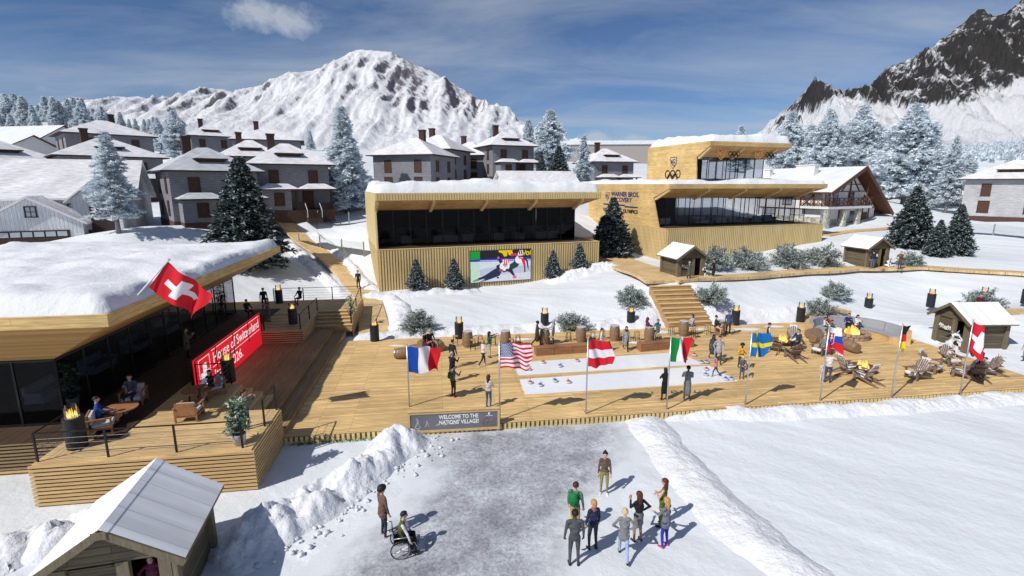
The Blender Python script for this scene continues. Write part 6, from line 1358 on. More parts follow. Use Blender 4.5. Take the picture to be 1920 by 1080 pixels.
def flag_cloth(kind, w, h, seed, parent, org, yaw, droop=.12, fold=.22, shrink=1.0, nu=64, nv=44, rot=0.0):
    """rippled cloth hung from its hoist edge at org; flies along yaw; colours cut into the weave"""
    f = flag_color(kind); mb = MB(); vs = []; ca, sa = math.cos(yaw), math.sin(yaw)
    for j in range(nv + 1):
        for i in range(nu + 1):
            u, v = i / nu, j / nv; a = u ** .8
            off = fold * a * math.sin(u * 7.5 + v * 2.1 + seed) + .10 * a * math.sin(u * 15 + v * 5 + seed * 2); x = u * w * shrink * (1 - .06 * math.sin(v * 5 + seed)) ; z = (v - 1) * h - droop * w * u * (1 + .5 * math.sin(u * 3 + seed)) + .07 * a * math.sin(u * 9 + seed + v * 3) - (.16 * a * h * math.sin(u * 6 + seed * 1.7) * (1 - v))
            if rot: x, z = x * math.cos(rot) - z * math.sin(rot), x * math.sin(rot) + z * math.cos(rot)
            vs.append((x * ca - off * sa, x * sa + off * ca, z))
    mb.v = vs; w1 = nu + 1
    for j in range(nv):
        for i in range(nu): mb.f.append((j*w1+i, j*w1+i+1, (j+1)*w1+i+1, (j+1)*w1+i)); mb.m.append(f((i + .5) / nu, (j + .5) / nv))
    o = mb.build('flag', FLM, parent, smooth=True); o.location = org
    if kind == 'us':        # white stars lying on both faces of the canton
        sm = MB()
        def at(u, v):
            i, j = min(nu - 1, u * nu), min(nv - 1, v * nv); i0, j0 = int(i), int(j); p = Vector(vs[j0*w1+i0]); e1, e2 = Vector(vs[j0*w1+i0+1]) - p, Vector(vs[(j0+1)*w1+i0]) - p; return p + e1 * (i - i0) + e2 * (j - j0), e1.cross(e2).normalized()
        for r_ in range(9):
            for c_ in range(6 if r_ % 2 == 0 else 5):
                cu_, cv_ = .4 * (c_ * 2 + 1 + (r_ % 2)) / 12, 6/13 + 7/13 * (r_ + .75) / 9.5
                for sd_ in (.012, -.012):
                    pts = []
                    for k in range(10):
                        rr = .032 if k % 2 == 0 else .013; t_ = pi / 2 + k * pi / 5; q, n_ = at(max(0, cu_ + rr * math.cos(t_) * h / w), min(.999, cv_ + rr * math.sin(t_))); pts.append(q + n_ * sd_)
                    sm.poly(pts)
        sm.build('stars', [FLM[1]], o)
    return o
FLG = [('fr', 768, 772, 649, 'white flagpole flying a blue, white and red vertical striped flag at the sign', 1.2, 1.08, .3, 1.25), ('us', 937, 800, 640, 'flagpole flying a flag of red and white stripes with a starry blue corner', 1.12, 1.0, 1.9, 1.25), ('at', 1098, 787, 636, 'flagpole flying a red, white and red horizontal striped flag', 1.0, 1.05, 3.2, 1.15), ('it', 1249, 779, 630, 'flagpole flying a green, white and red vertical striped flag', 1.05, 1.0, .8, .95),
       ('se', 1396, 770, 622, 'flagpole flying a blue flag with a yellow cross', 1.05, 1.0, 2.5, .9), ('sk', 1536, 762, 612, 'flagpole flying a white, blue and red flag with a shield', 1.15, 1.0, 4.4, .72), ('de', 1670, 755, 608, 'flagpole with a hanging black, red and gold flag', 1.5, 1.0, 1.0, .42), ('ch', 1798, 748, 600, 'rightmost flagpole flying a red flag with a folded white cross', 1.75, 1.45, 5.9, .62)]
for i, (k, px, py, pt, lb, w_, h_, sd_, shr) in enumerate(FLG):
    p = P(px, py, 0.0 if i > 0 else .05); ph = PY(px, pt, p.y).z; t = thing('flagpole', lb, 'flag', p, 0, 'national flags on poles along the deck front')
    b = MB(); b.tube([(0, 0, -.3), (0, 0, ph)], [.042, .03], 8); b.build('pole', M['steel'], t, smooth=True); b = MB(); b.sph((0, 0, ph + .03), .05, 8, 6); b.build('finial', M['gold' if i > 3 else 'steel'], t)
    flag_cloth(k, w_ * 1.0, h_ * 1.22 if k != 'ch' else h_, sd_, t, (.04, 0, ph - .06), R((8, 5, 10, 14, 18, 22, 35, 24)[i]), droop=(.10, .05, .10, .08, .10, .10, .12, .30)[i], fold=(.2, .16, .18, .26, .22, .26, .14, .42)[i], shrink=shr)
# flag on the roof corner
rc = D(-12.75, 22.2, 6.1); t = thing('roof_flag', 'red flag with white cross on a slanted white pole at the snowy roof corner', 'flag', rc, 0)
tipd = PY(317, 487, rc.y + .5) - rc; b = MB(); b.tube([(0, 0, -.02), tipd], [.035, .03], 8); b.build('pole', M['pole_white'], t, smooth=True); b = MB(); b.cyl((0, 0, -.08), (.0, -.0, .08), .07); b.sph(tipd, .05, 8, 6); b.build('bracket', M['steel'], t)
ax = tipd.normalized(); fo = tipd * .97; rot_ = math.atan2(ax.x, ax.z)
fl = flag_cloth('ch', 2.05, 1.35, .6, t, fo, R(8), droop=.08, fold=.22, shrink=1.0, rot=-rot_ * .92)
# ------------------------------------------------------------------ fire drums, fire bowls
def flame_mb(r, h, n, seed):
    rng = random.Random(seed); mb = MB()
    for i in range(n):
        a = rng.uniform(0, 6.28); rr = r * math.sqrt(rng.random()); hh = h * rng.uniform(.45, 1) * (1 - .4 * rr / r); w = r * rng.uniform(.16, .27); x, y = rr * math.cos(a), rr * math.sin(a); sw = rng.uniform(-.6, .6) * w
        mb.tube([(x, y, 0), (x + sw * .3, y, hh * .25), (x + sw, y - sw * .4, hh * .55), (x + sw * .4, y + sw * .3, hh * .82), (x + sw * 1.2, y, hh)], [w * .6, w, w * .7, w * .35, .004], 6, m=rng.choice((0, 0, 1)))
    return mb
def make_drum():
    t = thing('fire_drum', '', 'fire drum', (0, 0, -500)); b = MB(); b.lathe([(.265, 0), (.28, .02), (.28, 1.02), (.285, 1.05), (.24, 1.052), (.23, 1.0), (0, .99)], n=20); b.build('drum', M['drum'], t, smooth=False)
    b = MB(); b.lathe([(.21, 1.045), (.21, 1.055), (.19, 1.06), (0, 1.06)], n=16); b.build('burner', M['steel'], t)
    f = flame_mb(.12, .38, 13, 3); f.v = [(x, y, z + 1.06) for x, y, z in f.v]; f.build('flame', [M['flame'], M['flame_deep']], t, smooth=True)
    b = MB(); n = 18; vs = [(.2 * math.cos(2*pi*k/n), .2 * math.sin(2*pi*k/n), z) for z in (1.06, 1.42) for k in range(n)]; b.add(vs, [(k, (k+1) % n, n + (k+1) % n, n + k) for k in range(n)]); b.build('glass_tube', M['glass_clear'], t, smooth=True); return t
DRP = make_drum(); nd = 0
def drum(label, loc, s=1.0):
    global nd
    o = DRP if nd == 0 else copy_tree(DRP); nd += 1; o.location = loc; o.scale = (s,) * 3; o['label'] = label; o['group'] = 'black fire drums with flames'; o.rotation_euler = (0, 0, nd * 1.7)
for px, py, z, lb in ((703, 639, DECKZ, 'at the back left deck corner by the boardwalk'), (861, 634, .3, 'behind the leftmost barrel table'), (1021, 620, .32, 'behind the man in the long dark coat'), (1182, 616, .35, 'behind the woman in the long grey coat'), (1378, 609, .38, 'right beside the man in the blue blazer'), (1500, 603, .5, 'on the snow left of the curved sofa'), (1626, 588, .75, 'on the snow behind the curved sofa'), (1743, 580, .9, 'behind the roof of the hut at the deck edge'), (1841, 578, 1.0, 'beside the couple and the far right bush'), (1921, 574, 1.0, 'cut by the right picture edge')):
    p = P(px, py, z); g = max(ground(p.x, p.y), 0); u, v = toD(p.x, p.y); zz = DECKZ if (v < 36.0 and u < 33.4 and u > -6.9) else g; p = P(px, py, zz); drum('black fire drum with flame, ' + lb, (p.x, p.y, zz + (.22 if zz != DECKZ else 0)), 1.12)
drum('black fire drum with flame, on the front terrace by the railing', P(146, 838, PLATZ), 1.15); drum('black fire drum with flame, on the dark platform before the banner', P(430, 715, PLATZ - .1) , 1.1)
drum('black fire drum with flame, behind the railing on the back platform corner', P(550, 607, PLATZ), 1.05); drum('black fire drum with flame, farthest back on the back platform', D(-13.0, 43.2, PLATZ), 1.05)
def fire_bowl(label, loc, s=1.0):
    t = thing('fire_bowl', label, 'fire bowl', loc, 0, 'rusty fire bowls on the deck', s); b = MB(); b.lathe([(.2, 0), (.25, .02), (.5, .16), (.66, .32), (.68, .33), (.64, .33), (.48, .2), (.2, .12), (0, .11)], n=24); b.build('bowl', M['rust'], t, smooth=True)
    b = MB(); rng = random.Random(5)
    for i in range(6): a = rng.uniform(0, 3.1); b.tube([(-.3 * math.cos(a), -.3 * math.sin(a), .2), (.3 * math.cos(a), .3 * math.sin(a), .27)], .05, 6)
    b.build('logs', M['bark'], t); f = flame_mb(.32, .68, 34, 6); f.v = [(x, y, z + .2) for x, y, z in f.v]; f.build('flame', [M['flame'], M['flame_deep']], t, smooth=True); return t
fire_bowl('rusty fire bowl between the blue and yellow flag and the man in the blue suit', P(1467, 646, DECKZ), 1.0); fire_bowl('rusty fire bowl among the chairs right of the shield flag', P(1617, 697, DECKZ), 1.05)
FC = P(1597, 632, DECKZ); t = thing('stone_fire_ring', 'stone ringed fire in front of the curved grey sofa', 'fire ring', FC); b = MB(); rng = random.Random(3)
for row in range(2):
    for i in range(20):
        a = 2 * pi * (i + .5 * row) / 20; b.cbox((.98 * math.cos(a), .98 * math.sin(a), .11 + .2 * row), (.3, .29, .19), 0, a + pi / 2, rng.gauss(0, .04), rng.gauss(0, .04))
b.build('ring', M['rock'], t, bevel=.03); b = MB(); b.lathe([(0, .02), (.85, .02), (.85, .2), (0, .24)], n=20); b.build('ash_bed', M['drum'], t); f = flame_mb(.46, .85, 42, 9); f.v = [(x, y, z + .22) for x, y, z in f.v]; f.build('flame', [M['flame'], M['flame_deep']], t, smooth=True)
# ------------------------------------------------------------------ barrels and stools
BPF = [(.25, 0), (.262, .02), (.30, .2), (.322, .42), (.322, .50), (.30, .72), (.262, .92), (.25, .94)]
def make_barrel(top):
    t = thing('oak_barrel', '', 'barrel', (0, 0, -500)); b = MB(); b.lathe(BPF, n=22); b.build('staves', M['oak'], t, smooth=False)
    for z0, z1 in ((.01, .07), (.2, .25), (.68, .73), (.87, .935)):
        b = MB(); rr = lambda z: float(np.interp(z, [p[1] for p in BPF], [p[0] for p in BPF])) + .006; n = 22; b.lathe([(rr(z0) - .004, z0), (rr(z0), z0), (rr(z1), z1), (rr(z1) - .004, z1)], n=n); b.build('hoop', M['hoop'], t)
    b = MB(); b.lathe([(.0, .941), (.24, .941), (.24, .95), (0, .952)] if not top else [(.0, .941), (.28, .945), (.28, .965), (0, .967)], n=22); b.build('barrel_head', M['oak' if not top else 'barrel_top'], t); return t
BA, BB = make_barrel(True), make_barrel(False); nba = [0, 0]
def make_stool():
    t = thing('bar_stool', '', 'stool', (0, 0, -500)); b = MB(); b.box(-.17, -.17, .70, .17, .17, .74); b.build('seat', M['stool'], t, bevel=.01)
    for sx_ in (-1, 1):
        for sy_ in (-1, 1): b = MB(); b.bar((sx_ * .17, sy_ * .17, 0), (sx_ * .12, sy_ * .12, .70), .025, .025); b.build('leg', M['iron'], t)
    b = MB()
    for s in (-1, 1): b.bar((-.15, s * .15, .25), (.15, s * .15, .25), .018, .018); b.bar((s * .15, -.15, .25), (s * .15, .15, .25), .018, .018)
    b.build('stretcher', M['iron'], t); return t
STP = make_stool(); nst = 0
def stool(label, loc, rz):
    global nst
    o = STP if nst == 0 else copy_tree(STP); nst += 1; o.location = loc; o.rotation_euler = (0, 0, rz); o['label'] = label; o['group'] = 'bar stools at the barrel tables'
BT = [(877, 649, 'leftmost barrel table', 'rlf'), (948, 648, 'barrel table above the starry flag', 'lrf'), (1021, 644, 'barrel table by the long coated man', 'f'), (1089, 640, 'barrel table above the red and white flag', 'lrf'), (1152, 637, 'barrel table beside the grey coated woman', 'lrf'), (1217, 640, 'barrel table of the hooded person', 'lf'), (1281, 628, 'barrel table before the stairs', 'lrf'), (1349, 627, 'barrel table by the blue blazer man', 'l')]
for px, py, lb, sts in BT:
    p = P(px, py + 1, DECKZ); o = BA if nba[0] == 0 else copy_tree(BA); nba[0] += 1; o.location = p; o.scale = (1.15,) * 3; o.rotation_euler = (0, 0, nba[0]); o['label'] = 'upright oak barrel with pale top, the ' + lb; o['group'] = 'oak barrel tables'
    for s in sts: dx_, dy_, w_ = {'l': (-.85, .12, 'at the left of'), 'r': (.85, .15, 'at the right of'), 'f': (.42, -.72, 'in front of')}[s]; stool(f'slim bar stool {w_} the {lb}', (p.x + dx_, p.y + dy_, DECKZ), R(8))
def lying(label, px, py, rz, s=1.0, up=False, lift=0):
    p = P(px, py, DECKZ); o = BB if nba[1] == 0 else copy_tree(BB); nba[1] += 1; o['label'] = label; o['group'] = 'loose oak barrels on the deck'; o.scale = (s,) * 3
    if up: o.location = p
    else:
        r = .33 * s; d = Vector((math.cos(rz), math.sin(rz), 0)); o.location = p - d * .47 * s + Vector((0, 0, r + lift)); o.rotation_euler = (0, pi / 2, rz)
lying('oak barrel lying on its side left of the blue, white and red flag', 755, 672, R(8), 1.1); lying('upright oak barrel behind the blue, white and red flag', 768, 655, 0, 1.1, True); lying('oak barrel lying under the left seated person in dark clothes', 798, 653, R(50), 1.1); lying('oak barrel lying with its head outward right of the person in black', 822, 656, R(-60), 1.1)
lying('oak barrel lying with two hoops below the left part of the curved sofa', 1531, 642, R(25), 1.15); lying('oak barrel half hidden behind the lying one under the curved sofa', 1524, 634, R(20), 1.15); lying('oak barrel lying with round head towards the viewer by the stone fire ring', 1594, 659, R(-80), 1.15)
# ------------------------------------------------------------------ curved sofa
SCN = D(29.15, 30.95, DECKZ); t = thing('curved_sofa', 'half round grey upholstered sofa with slatted wooden base on the deck', 'sofa', SCN); A0, A1, RI, RO = R(-16), R(164), 1.95, 2.95
def arc(mb, r0, r1, z0, z1, a0, a1, n, m=0, tilt=0):
    vs = []; 
    for i in range(n + 1):
        a = lerp(a0, a1, i / n)
        for r, z in ((r0, z0), (r1, z0), (r1 + tilt, z1), (r0 + tilt, z1)): vs.append((r * math.cos(a), r * math.sin(a), z))
    fs = [(i*4+q, i*4+(q+1) % 4, (i+1)*4+(q+1) % 4, (i+1)*4+q) for i in range(n) for q in range(4)] + [(3, 2, 1, 0), tuple(n*4+q for q in range(4))]; mb.add(vs, fs, m)
b = MB(); arc(b, RI + .04, RO - .05, 0, .36, A0, A1, 48); bs = b.build('base', M['beam'], t); b = MB()
for i in range(110): a = lerp(A0, A1, (i + .5) / 110); b.cbox(((RI + .015) * math.cos(a), (RI + .015) * math.sin(a), .18), (.045, .05, .34), 0, a)
b.build('base_slats', M['beam'], bs); b = MB()
for i in range(150): a = lerp(A0, A1, (i + .5) / 150); b.cbox(((RO + .28) * math.cos(a), (RO + .28) * math.sin(a), .5), (.045, .05, .96), 0, a)
b.build('back_slats', M['beam'], bs)
b = MB(); arc(b, RO - .03, RO + .25, 0, .98, A0, A1, 48); b.build('back_shell', M['beam'], t)
for i in range(5): b = MB(); arc(b, RI, RO - .28, .363, .52, A0 + (A1 - A0) * i / 5 + .004, A0 + (A1 - A0) * (i + 1) / 5 - .004, 14); b.build('seat_cushion', M['sofa'], t, bevel=.025); b = MB(); arc(b, RO - .32, RO - .06, .5, 1.08, A0 + (A1 - A0) * i / 5 + .004, A0 + (A1 - A0) * (i + 1) / 5 - .004, 14, tilt=.14); b.build('back_cushion', M['sofa'], t, bevel=.025)
for s, a in ((-1, A0), (1, A1)): b = MB(); a2 = a + s * .035; arc(b, RI + .0, RO - .1, 0, .44, min(a, a2), max(a, a2), 2); arc(b, RO - .1, RO + .26, 0, .99, min(a, a2), max(a, a2), 2); b.build('end_panel', M['beam'], t)
# ------------------------------------------------------------------ slatted lounge chairs
def make_lounge():
    t = thing('slatted_armchair', '', 'armchair', (0, 0, -500))      # faces -y
    for s in (-1, 1):
        b = MB(); b.prism([(s * .27 - .012, -.42, .30), (s * .27 - .012, -.44, .40), (s * .27 - .012, .10, .28), (s * .27 - .012, .86, .05), (s * .27 - .012, .86, .0), (s * .27 - .012, .74, 0), (s * .27 - .012, .05, .18)], (.035, 0, 0)); b.build('rear_leg', M['adiron'], t)
        b = MB(); b.box(s * .31 - .02, -.44, 0, s * .31 + .02, -.32, .56); b.build('front_leg', M['adiron'], t)
        b = MB(); b.prism([(s * .36 - .075, -.54, .565), (s * .36 + .075, -.54, .565), (s * .36 + .06, .42, .575), (s * .36 - .03, .42, .575)], (0, 0, .028)); b.build('armrest', M['adiron'], t)
    for i in range(6): y = -.42 + i * .095; b = MB(); b.cbox((0, y, .40 - (y + .42) * .26), (.56, .08, .022), 0, 0, -.25); b.build('seat_slat', M['adiron'], t)
    hts = (.66, .78, .86, .89, .86, .78, .66)
    for i in range(7):
        x = (i - 3) * .088; h = hts[i]; p = Vector((x * .92, .08, .26)); q = Vector((x * 1.25, .08 + h * .42, .26 + h * .9)); b = MB(); b.bar(p, q, .076, .02, up=(0, 1, 0)); b.build('back_slat', M['adiron'], t)
    b = MB(); b.bar((-.36, .33, .62), (.36, .33, .62), .03, .07, up=(0, 1, .5)); b.bar((-.32, .46, .88), (.32, .46, .88), .025, .06, up=(0, 1, .5)); b.bar((-.3, .14, .3), (.3, .14, .3), .03, .07, up=(0, 1, .5)); b.build('back_rail', M['adiron'], t); return t
LCP = make_lounge(); nlc = 0; CHAIRS = {}
def fur_mesh():
    mb = MB(); rng = random.Random(1); nu, nv = 10, 22; vs = []
    path = [(-.50, .26), (-.47, .43), (.0, .31), (.14, .30), (.44, .92), (.50, 1.10), (.56, 1.04)]; ln = [0]
    for a, c in zip(path, path[1:]): ln.append(ln[-1] + math.dist(a, c))
    for j in range(nv + 1):
        s = ln[-1] * j / nv; k = max(i for i in range(len(path) - 1) if ln[i] <= s + 1e-9); f = (s - ln[k]) / (ln[k+1] - ln[k]); y = lerp(path[k][0], path[k+1][0], f); z = lerp(path[k][1], path[k+1][1], f)
        for i in range(nu + 1):
            x = (i / nu - .5) * (.5 + .1 * math.sin(j * .9)); vs.append((x, y - .03 + rng.gauss(0, .008), z + .035 + rng.gauss(0, .012) - .35 * max(0, abs(x) - .22)))
    mb.v = vs; w1 = nu + 1; mb.f = [(j*w1+i, j*w1+i+1, (j+1)*w1+i+1, (j+1)*w1+i) for j in range(nv) for i in range(nu)]; mb.m = [0] * len(mb.f); return mb
FUR = None
def lounge(key, place, px, py, face, fur=True, s=1.08):
    global nlc, FUR
    p = P(px, py, DECKZ); o = LCP if nlc == 0 else copy_tree(LCP); nlc += 1; o.location = p; o.rotation_euler = (0, 0, R(face + 90)); o.scale = (s,) * 3; o['label'] = 'weathered slatted armchair ' + place; o['group'] = 'slatted armchairs round the fires'; CHAIRS[key] = (p, face)
    if fur:
        if FUR is None: f = fur_mesh().build('sheepskin', M['fur'], smooth=True); sd2 = f.modifiers.new('thick', 'SOLIDIFY'); sd2.thickness = .03; FUR = f
        else: f = FUR.copy(); COL.objects.link(f)
        f.location = p; f.rotation_euler = (0, 0, R(face + 90)); f.scale = (s,) * 3; tag(f, 'white sheepskin over the slatted armchair ' + place, 'sheepskin', 'white sheepskins on the armchairs')
lounge('a', 'in front of the fire bowl, under the blue and yellow flag', 1452, 659, 50, False); lounge('b', 'seen from behind below the man in the blue suit', 1488, 673, 95, False); lounge('c', 'with the grey dressed sitter behind the shield flag', 1539, 664, 205, True); lounge('d', 'seen from its side left of the second fire bowl', 1585, 700, 5, True); lounge('e', 'seen from behind in front of the second fire bowl', 1622, 716, 110, True)
lounge('f', 'nearest the hanging black, red and gold flag', 1718, 710, 195, True); lounge('g', 'with rounded back behind the black, red and gold flag', 1741, 696, 300, True); lounge('h', 'with the child in white, before the cow', 1778, 683, 268, True); lounge('i', 'left of the rightmost flagpole', 1803, 707, 140, True); lounge('j', 'in front of the boy in teal, seen from behind', 1827, 709, 80, False); lounge('k', 'farthest right on the deck', 1852, 702, 170, True)
lounge('l', 'behind the man in blue suit', 1487, 644, 250, True)
# ------------------------------------------------------------------ cow statues
def cow(label, loc, face, s=1.0):
    t = thing('cow_statue', label, 'cow statue', loc, R(face + 90), 'black and white cow statues by the huts', s); mb = MB()       # sits upright, faces -y
    caps(mb, (0, .18, .32), (0, .0, .72), .30, .22, .95); caps(mb, (0, -.02, .74), (0, -.12, .95), .17, .15); caps(mb, (0, -.14, 1.04), (0, -.22, 1.02), .19, .165); caps(mb, (0, -.3, .97), (0, -.4, .93), .13, .12)
    for sx_ in (-1, 1):
        caps(mb, (sx_ * .17, -.08, .62), (sx_ * .17, -.22, .08), .085, .07); caps(mb, (sx_ * .17, -.22, .07), (sx_ * .17, -.28, .06), .08, .075); caps(mb, (sx_ * .24, .2, .24), (sx_ * .28, -.22, .12), .17, .1); caps(mb, (sx_ * .28, -.22, .1), (sx_ * .28, -.34, .08), .085, .08)
        caps(mb, (sx_ * .17, -.1, 1.12), (sx_ * .34, -.06, 1.04), .05, .075)
    caps(mb, (0, .45, .2), (.1, .62, .1), .04, .03)
    me = bpy.data.meshes.new('tmp'); me.from_pydata(mb.v, [], mb.f); o = bpy.data.objects.new('tmp', me); COL.objects.link(o); rm = o.modifiers.new('r', 'REMESH'); rm.mode = 'VOXEL'; rm.voxel_size = .028; sm_ = o.modifiers.new('s', 'SMOOTH'); sm_.iterations = 4
    m2 = bpy.data.meshes.new_from_object(o.evaluated_get(bpy.context.evaluated_depsgraph_get())); bpy.data.objects.remove(o); m2.name = 'body'; m2.materials.clear(); m2.materials.append(M['fur']); m2.materials.append(M['black'])
    for p in m2.polygons:
        c = p.center; blk = (abs(c.x) > .2 and c.z > .95) or (abs(abs(c.x) - .1) < .055 and c.y < -.19 and .98 < c.z < 1.12) or mnoise.noise(Vector((c.x * 3.3 + 5, c.y * 3.3, c.z * 3.3))) > .22 and c.z < .9
        p.material_index = 1 if blk else 0; p.use_smooth = True
    bo = bpy.data.objects.new('body', m2); COL.objects.link(bo); setpar(bo, t); b = MB()
    for sx_ in (-1, 1): b.tube([(sx_ * .1, -.1, 1.2), (sx_ * .17, -.1, 1.27), (sx_ * .18, -.12, 1.34)], [.03, .022, .008], 6)
    b.build('horns', M['cushion'], t, smooth=True); return t
cow('big black and white cow statue behind the child on the deck', P(1780, 667, DECKZ), 275, 1.3); cow('black and white cow statue right of the hut at the top of the stairs', P(1319, 521, UPZ + .1), 235, .85); cow('black and white cow statue right of the hut on the upper boardwalk', P(1665, 500, UPZ + .1), 290, .8)
# ------------------------------------------------------------------ terrace furniture and planters
def easy_chair(label, loc, rz):
    t = thing('teak_armchair', label, 'armchair', loc, rz, 'teak armchairs on the terrace')
    for sx_ in (-1, 1):
        for y in (-.36, .36): b = MB(); b.box(sx_ * .40 - .03, y - .03, 0, sx_ * .40 + .03, y + .03, .62); b.build('leg', M['teak'], t)
        b = MB(); b.box(sx_ * .40 - .045, -.42, .622, sx_ * .40 + .045, .46, .66); b.build('armrest', M['teak'], t); b = MB(); b.box(sx_ * .40 - .015, -.33, .22, sx_ * .40 + .015, .33, .30); b.build('side_rail', M['teak'], t)
    b = MB(); b.box(-.37, -.38, .22, .37, .38, .28); b.box(-.37, .34, .3, .37, .40, .84); b.build('frame', M['teak'], t); b = MB(); b.box(-.355, -.4, .285, .355, .28, .43); b.build('seat_cushion', M['cushion'], t, bevel=.03); b = MB(); b.box(-.355, .2, .435, .355, .335, .82); b.build('back_cushion', M['cushion'], t, bevel=.03); return t
easy_chair('teak armchair with pale cushion standing alone in the terrace sun', P(357, 785, PLATZ), R(190)); easy_chair('teak armchair of the man in blue by the front fire drum', P(193, 808, PLATZ), R(120)); easy_chair('teak armchair of the man in the grey suit by the glass wall', P(253, 757, PLATZ), R(20)); easy_chair('teak armchair of the reader in black before the banner', P(402, 738, PLATZ), R(-40))
def cafe_table(label, loc):
    t = thing('round_table', label, 'table', loc, 0, 'round dark tables on the terrace'); b = MB(); b.lathe([(0, .52), (.62, .52), (.62, .56), (0, .562)], n=24); b.build('tabletop', M['teak'], t)
    for k in range(3): a = k * 2.1; b = MB(); b.bar((.4 * math.cos(a), .4 * math.sin(a), 0), (.3 * math.cos(a), .3 * math.sin(a), .52), .05, .05); b.build('leg', M['iron'], t)
cafe_table('round dark table between the man in blue and the man in the suit', P(230, 787, PLATZ)); cafe_table('round dark table left of the reader in black', P(372, 752, PLATZ))
def planter(label, loc, h, w, kind='leaf2', seed=1, n=70):
    t = thing('potted_plant', label, 'plant', loc); b = MB(); b.lathe([(.15, 0), (.2, .02), (.24, .38), (.25, .42), (.22, .42), (.2, .36), (0, .35)], n=16); b.build('pot', M['pot'], t, smooth=True); rng = random.Random(seed); st_, lf = MB(), MB()
    for i in range(n):
        a = rng.uniform(0, 6.28); r = w * rng.uniform(.2, 1); z = .42 + (h - .42) * rng.random() ** .8; r *= (1 - .5 * (z - .42) / (h - .42)); tip = Vector((r * math.cos(a), r * math.sin(a), z)); st_.tube([(0, 0, .35), tip * .5 + Vector((0, 0, .1)), tip], [.012, .008, .004], 4); leafquads(lf, tip, 7, .07, .13, [0, 1], (2, 3) if kind == 'leaf2' else (4, 1), rng, .6, .1)
    st_.build('stem', M['bark'], t); lf.build('foliage', [M['leaf'], M['leaf2']], t)
planter('tall leafy plant in a grey pot on the sunlit terrace corner', P(450, 832, PLATZ), 1.75, .42, 'leaf2', 4, 120); planter('leafy plant in a dark corner behind the front glass', D(-16.0, 23.5, PLATZ), 1.9, .35, 'leaf', 8, 90); planter('bare twiggy plant in a pot by the railing of the broad terrace steps', D(-6.75, 39.2, .9), 2.0, .45, 'leaf2', 5, 40); planter('slim leafy plant behind the far end of the dark glass', D(-16.2, 40.0, PLATZ), 2.3, .4, 'leaf', 12, 60)
# seats behind the dark glass of the banner house
for i, v in enumerate((24.5, 28, 31.5, 35, 38.5)): q = D(-17.6, v, PLATZ + .05); sofa_thing(f'grey lounge sofa inside the banner house, {wh[i]} from the near glass corner', q, DA + pi / 2, 1.8, 'sofa')
# ------------------------------------------------------------------ wheelchair
wp = P(752, 1036, .0); WF = R(14); t = thing('wheelchair', 'silver framed wheelchair with large spoked wheels on the icy forecourt', 'wheelchair', wp, WF)     # faces +x
for s in (-1, 1):
    b = MB(); c = Vector((0, s * .31, .31)); n = 28
    vs = []; b.tube([c + Vector((.30 * math.cos(2*pi*k/n), 0, .30 * math.sin(2*pi*k/n))) for k in range(n + 1)], .02, 6); wl = b.build('wheel', M['black'], t, smooth=True); b = MB()
    for k in range(14): a = 2 * pi * k / 14; b.tube([c, c + Vector((.29 * math.cos(a), 0, .29 * math.sin(a)))], .004, 4)
    b.tube([c - Vector((0, .04, 0)), c + Vector((0, .04, 0))], .03, 8); b.build('spokes', M['steel'], wl); b = MB(); b.tube([c + Vector((.26 * math.cos(2*pi*k/n), s * .045, .26 * math.sin(2*pi*k/n))) for k in range(n + 1)], .009, 5); b.build('push_rim', M['steel'], wl)
    b = MB(); cc = Vector((.48, s * .24, .09)); b.tube([cc + Vector((.075 * math.cos(2*pi*k/16), 0, .075 * math.sin(2*pi*k/16))) for k in range(17)], .018, 6); b.tube([cc, cc + Vector((-.05, 0, .14)), (.4, s * .24, .45)], .014, 6); b.build('caster', M['black'], t)
    b = MB(); b.tube([(-.24, s * .25, .95), (-.2, s * .25, .45), (.42, s * .25, .47), (.55, s * .2, .12)], .016, 6); b.tube([(-.2, s * .25, .68), (.22, s * .25, .68), (.24, s * .25, .47)], .014, 6); b.tube([(-.2, s * .25, .2), (.38, s * .25, .2)], .014, 6); b.tube([(-.24, s * .25, .95), (-.38, s * .25, .97)], .018, 6); b.build('side_frame', M['steel'], t, smooth=True)
b = MB(); b.box(-.2, -.24, .46, .4, .24, .50); b.build('seat', M['black'], t); b = MB(); b.cbox((-.225, 0, .72), (.02, .5, .44), 0, 0, 0, -.05); b.build('backrest', M['black'], t); b = MB(); b.box(.5, -.2, .1, .72, .2, .12); b.build('footrest', M['steel'], t)
# ------------------------------------------------------------------ the people, by where they stand
def on(px, py, z=DECKZ): return P(px, py, z)
PP = person
# forecourt
PP(on(1132, 926, 0), 262, 'person in brown jumper and olive trousers facing the standing group', top=BROWN, bottom=(.26, .24, .10), shoe=WHITE, style='bun', fem=True, h=1.72)
PP(on(1077, 996, 0), 65, 'person with green backpack and khaki trousers at the back of the group', top=(.10, .20, .13), bottom=KHAKI, shoe=BROWN, hair='b', h=1.78)
PP(on(1076, 1060, 0), 92, 'person in grey suit seen from behind, nearest the camera in the group', top=(.075, .08, .088), bottom=(.07, .075, .082), style='short', skin='d', h=1.85, arms='down', wide=1.05)
PP(on(1111, 1030, 0), 108, 'person with fair hair, navy jacket and striped shawl in the group', top=NAVY, bottom=(.03, .033, .045), hair='y', style='bob', fem=True, h=1.72, scarf=(.5, .12, .14))
PP(on(1168, 1045, 0), 82, 'person in grey blazer and light blue jeans seen from behind', top=(.19, .20, .215), bottom=LJEANS, hair='f', style='bun', fem=True, h=1.70, arms='hip', coat=.12, pose='walk')
PP(on(1195, 1015, 0), 112, 'person in black jumper and short grey skirt with dark hair', top=BLACK, bottom=(.17, .17, .18), hair='r', style='long', skin='m', fem=True, h=1.76, arms=('chin', 'hip'), skirt=.28, bareleg=True)
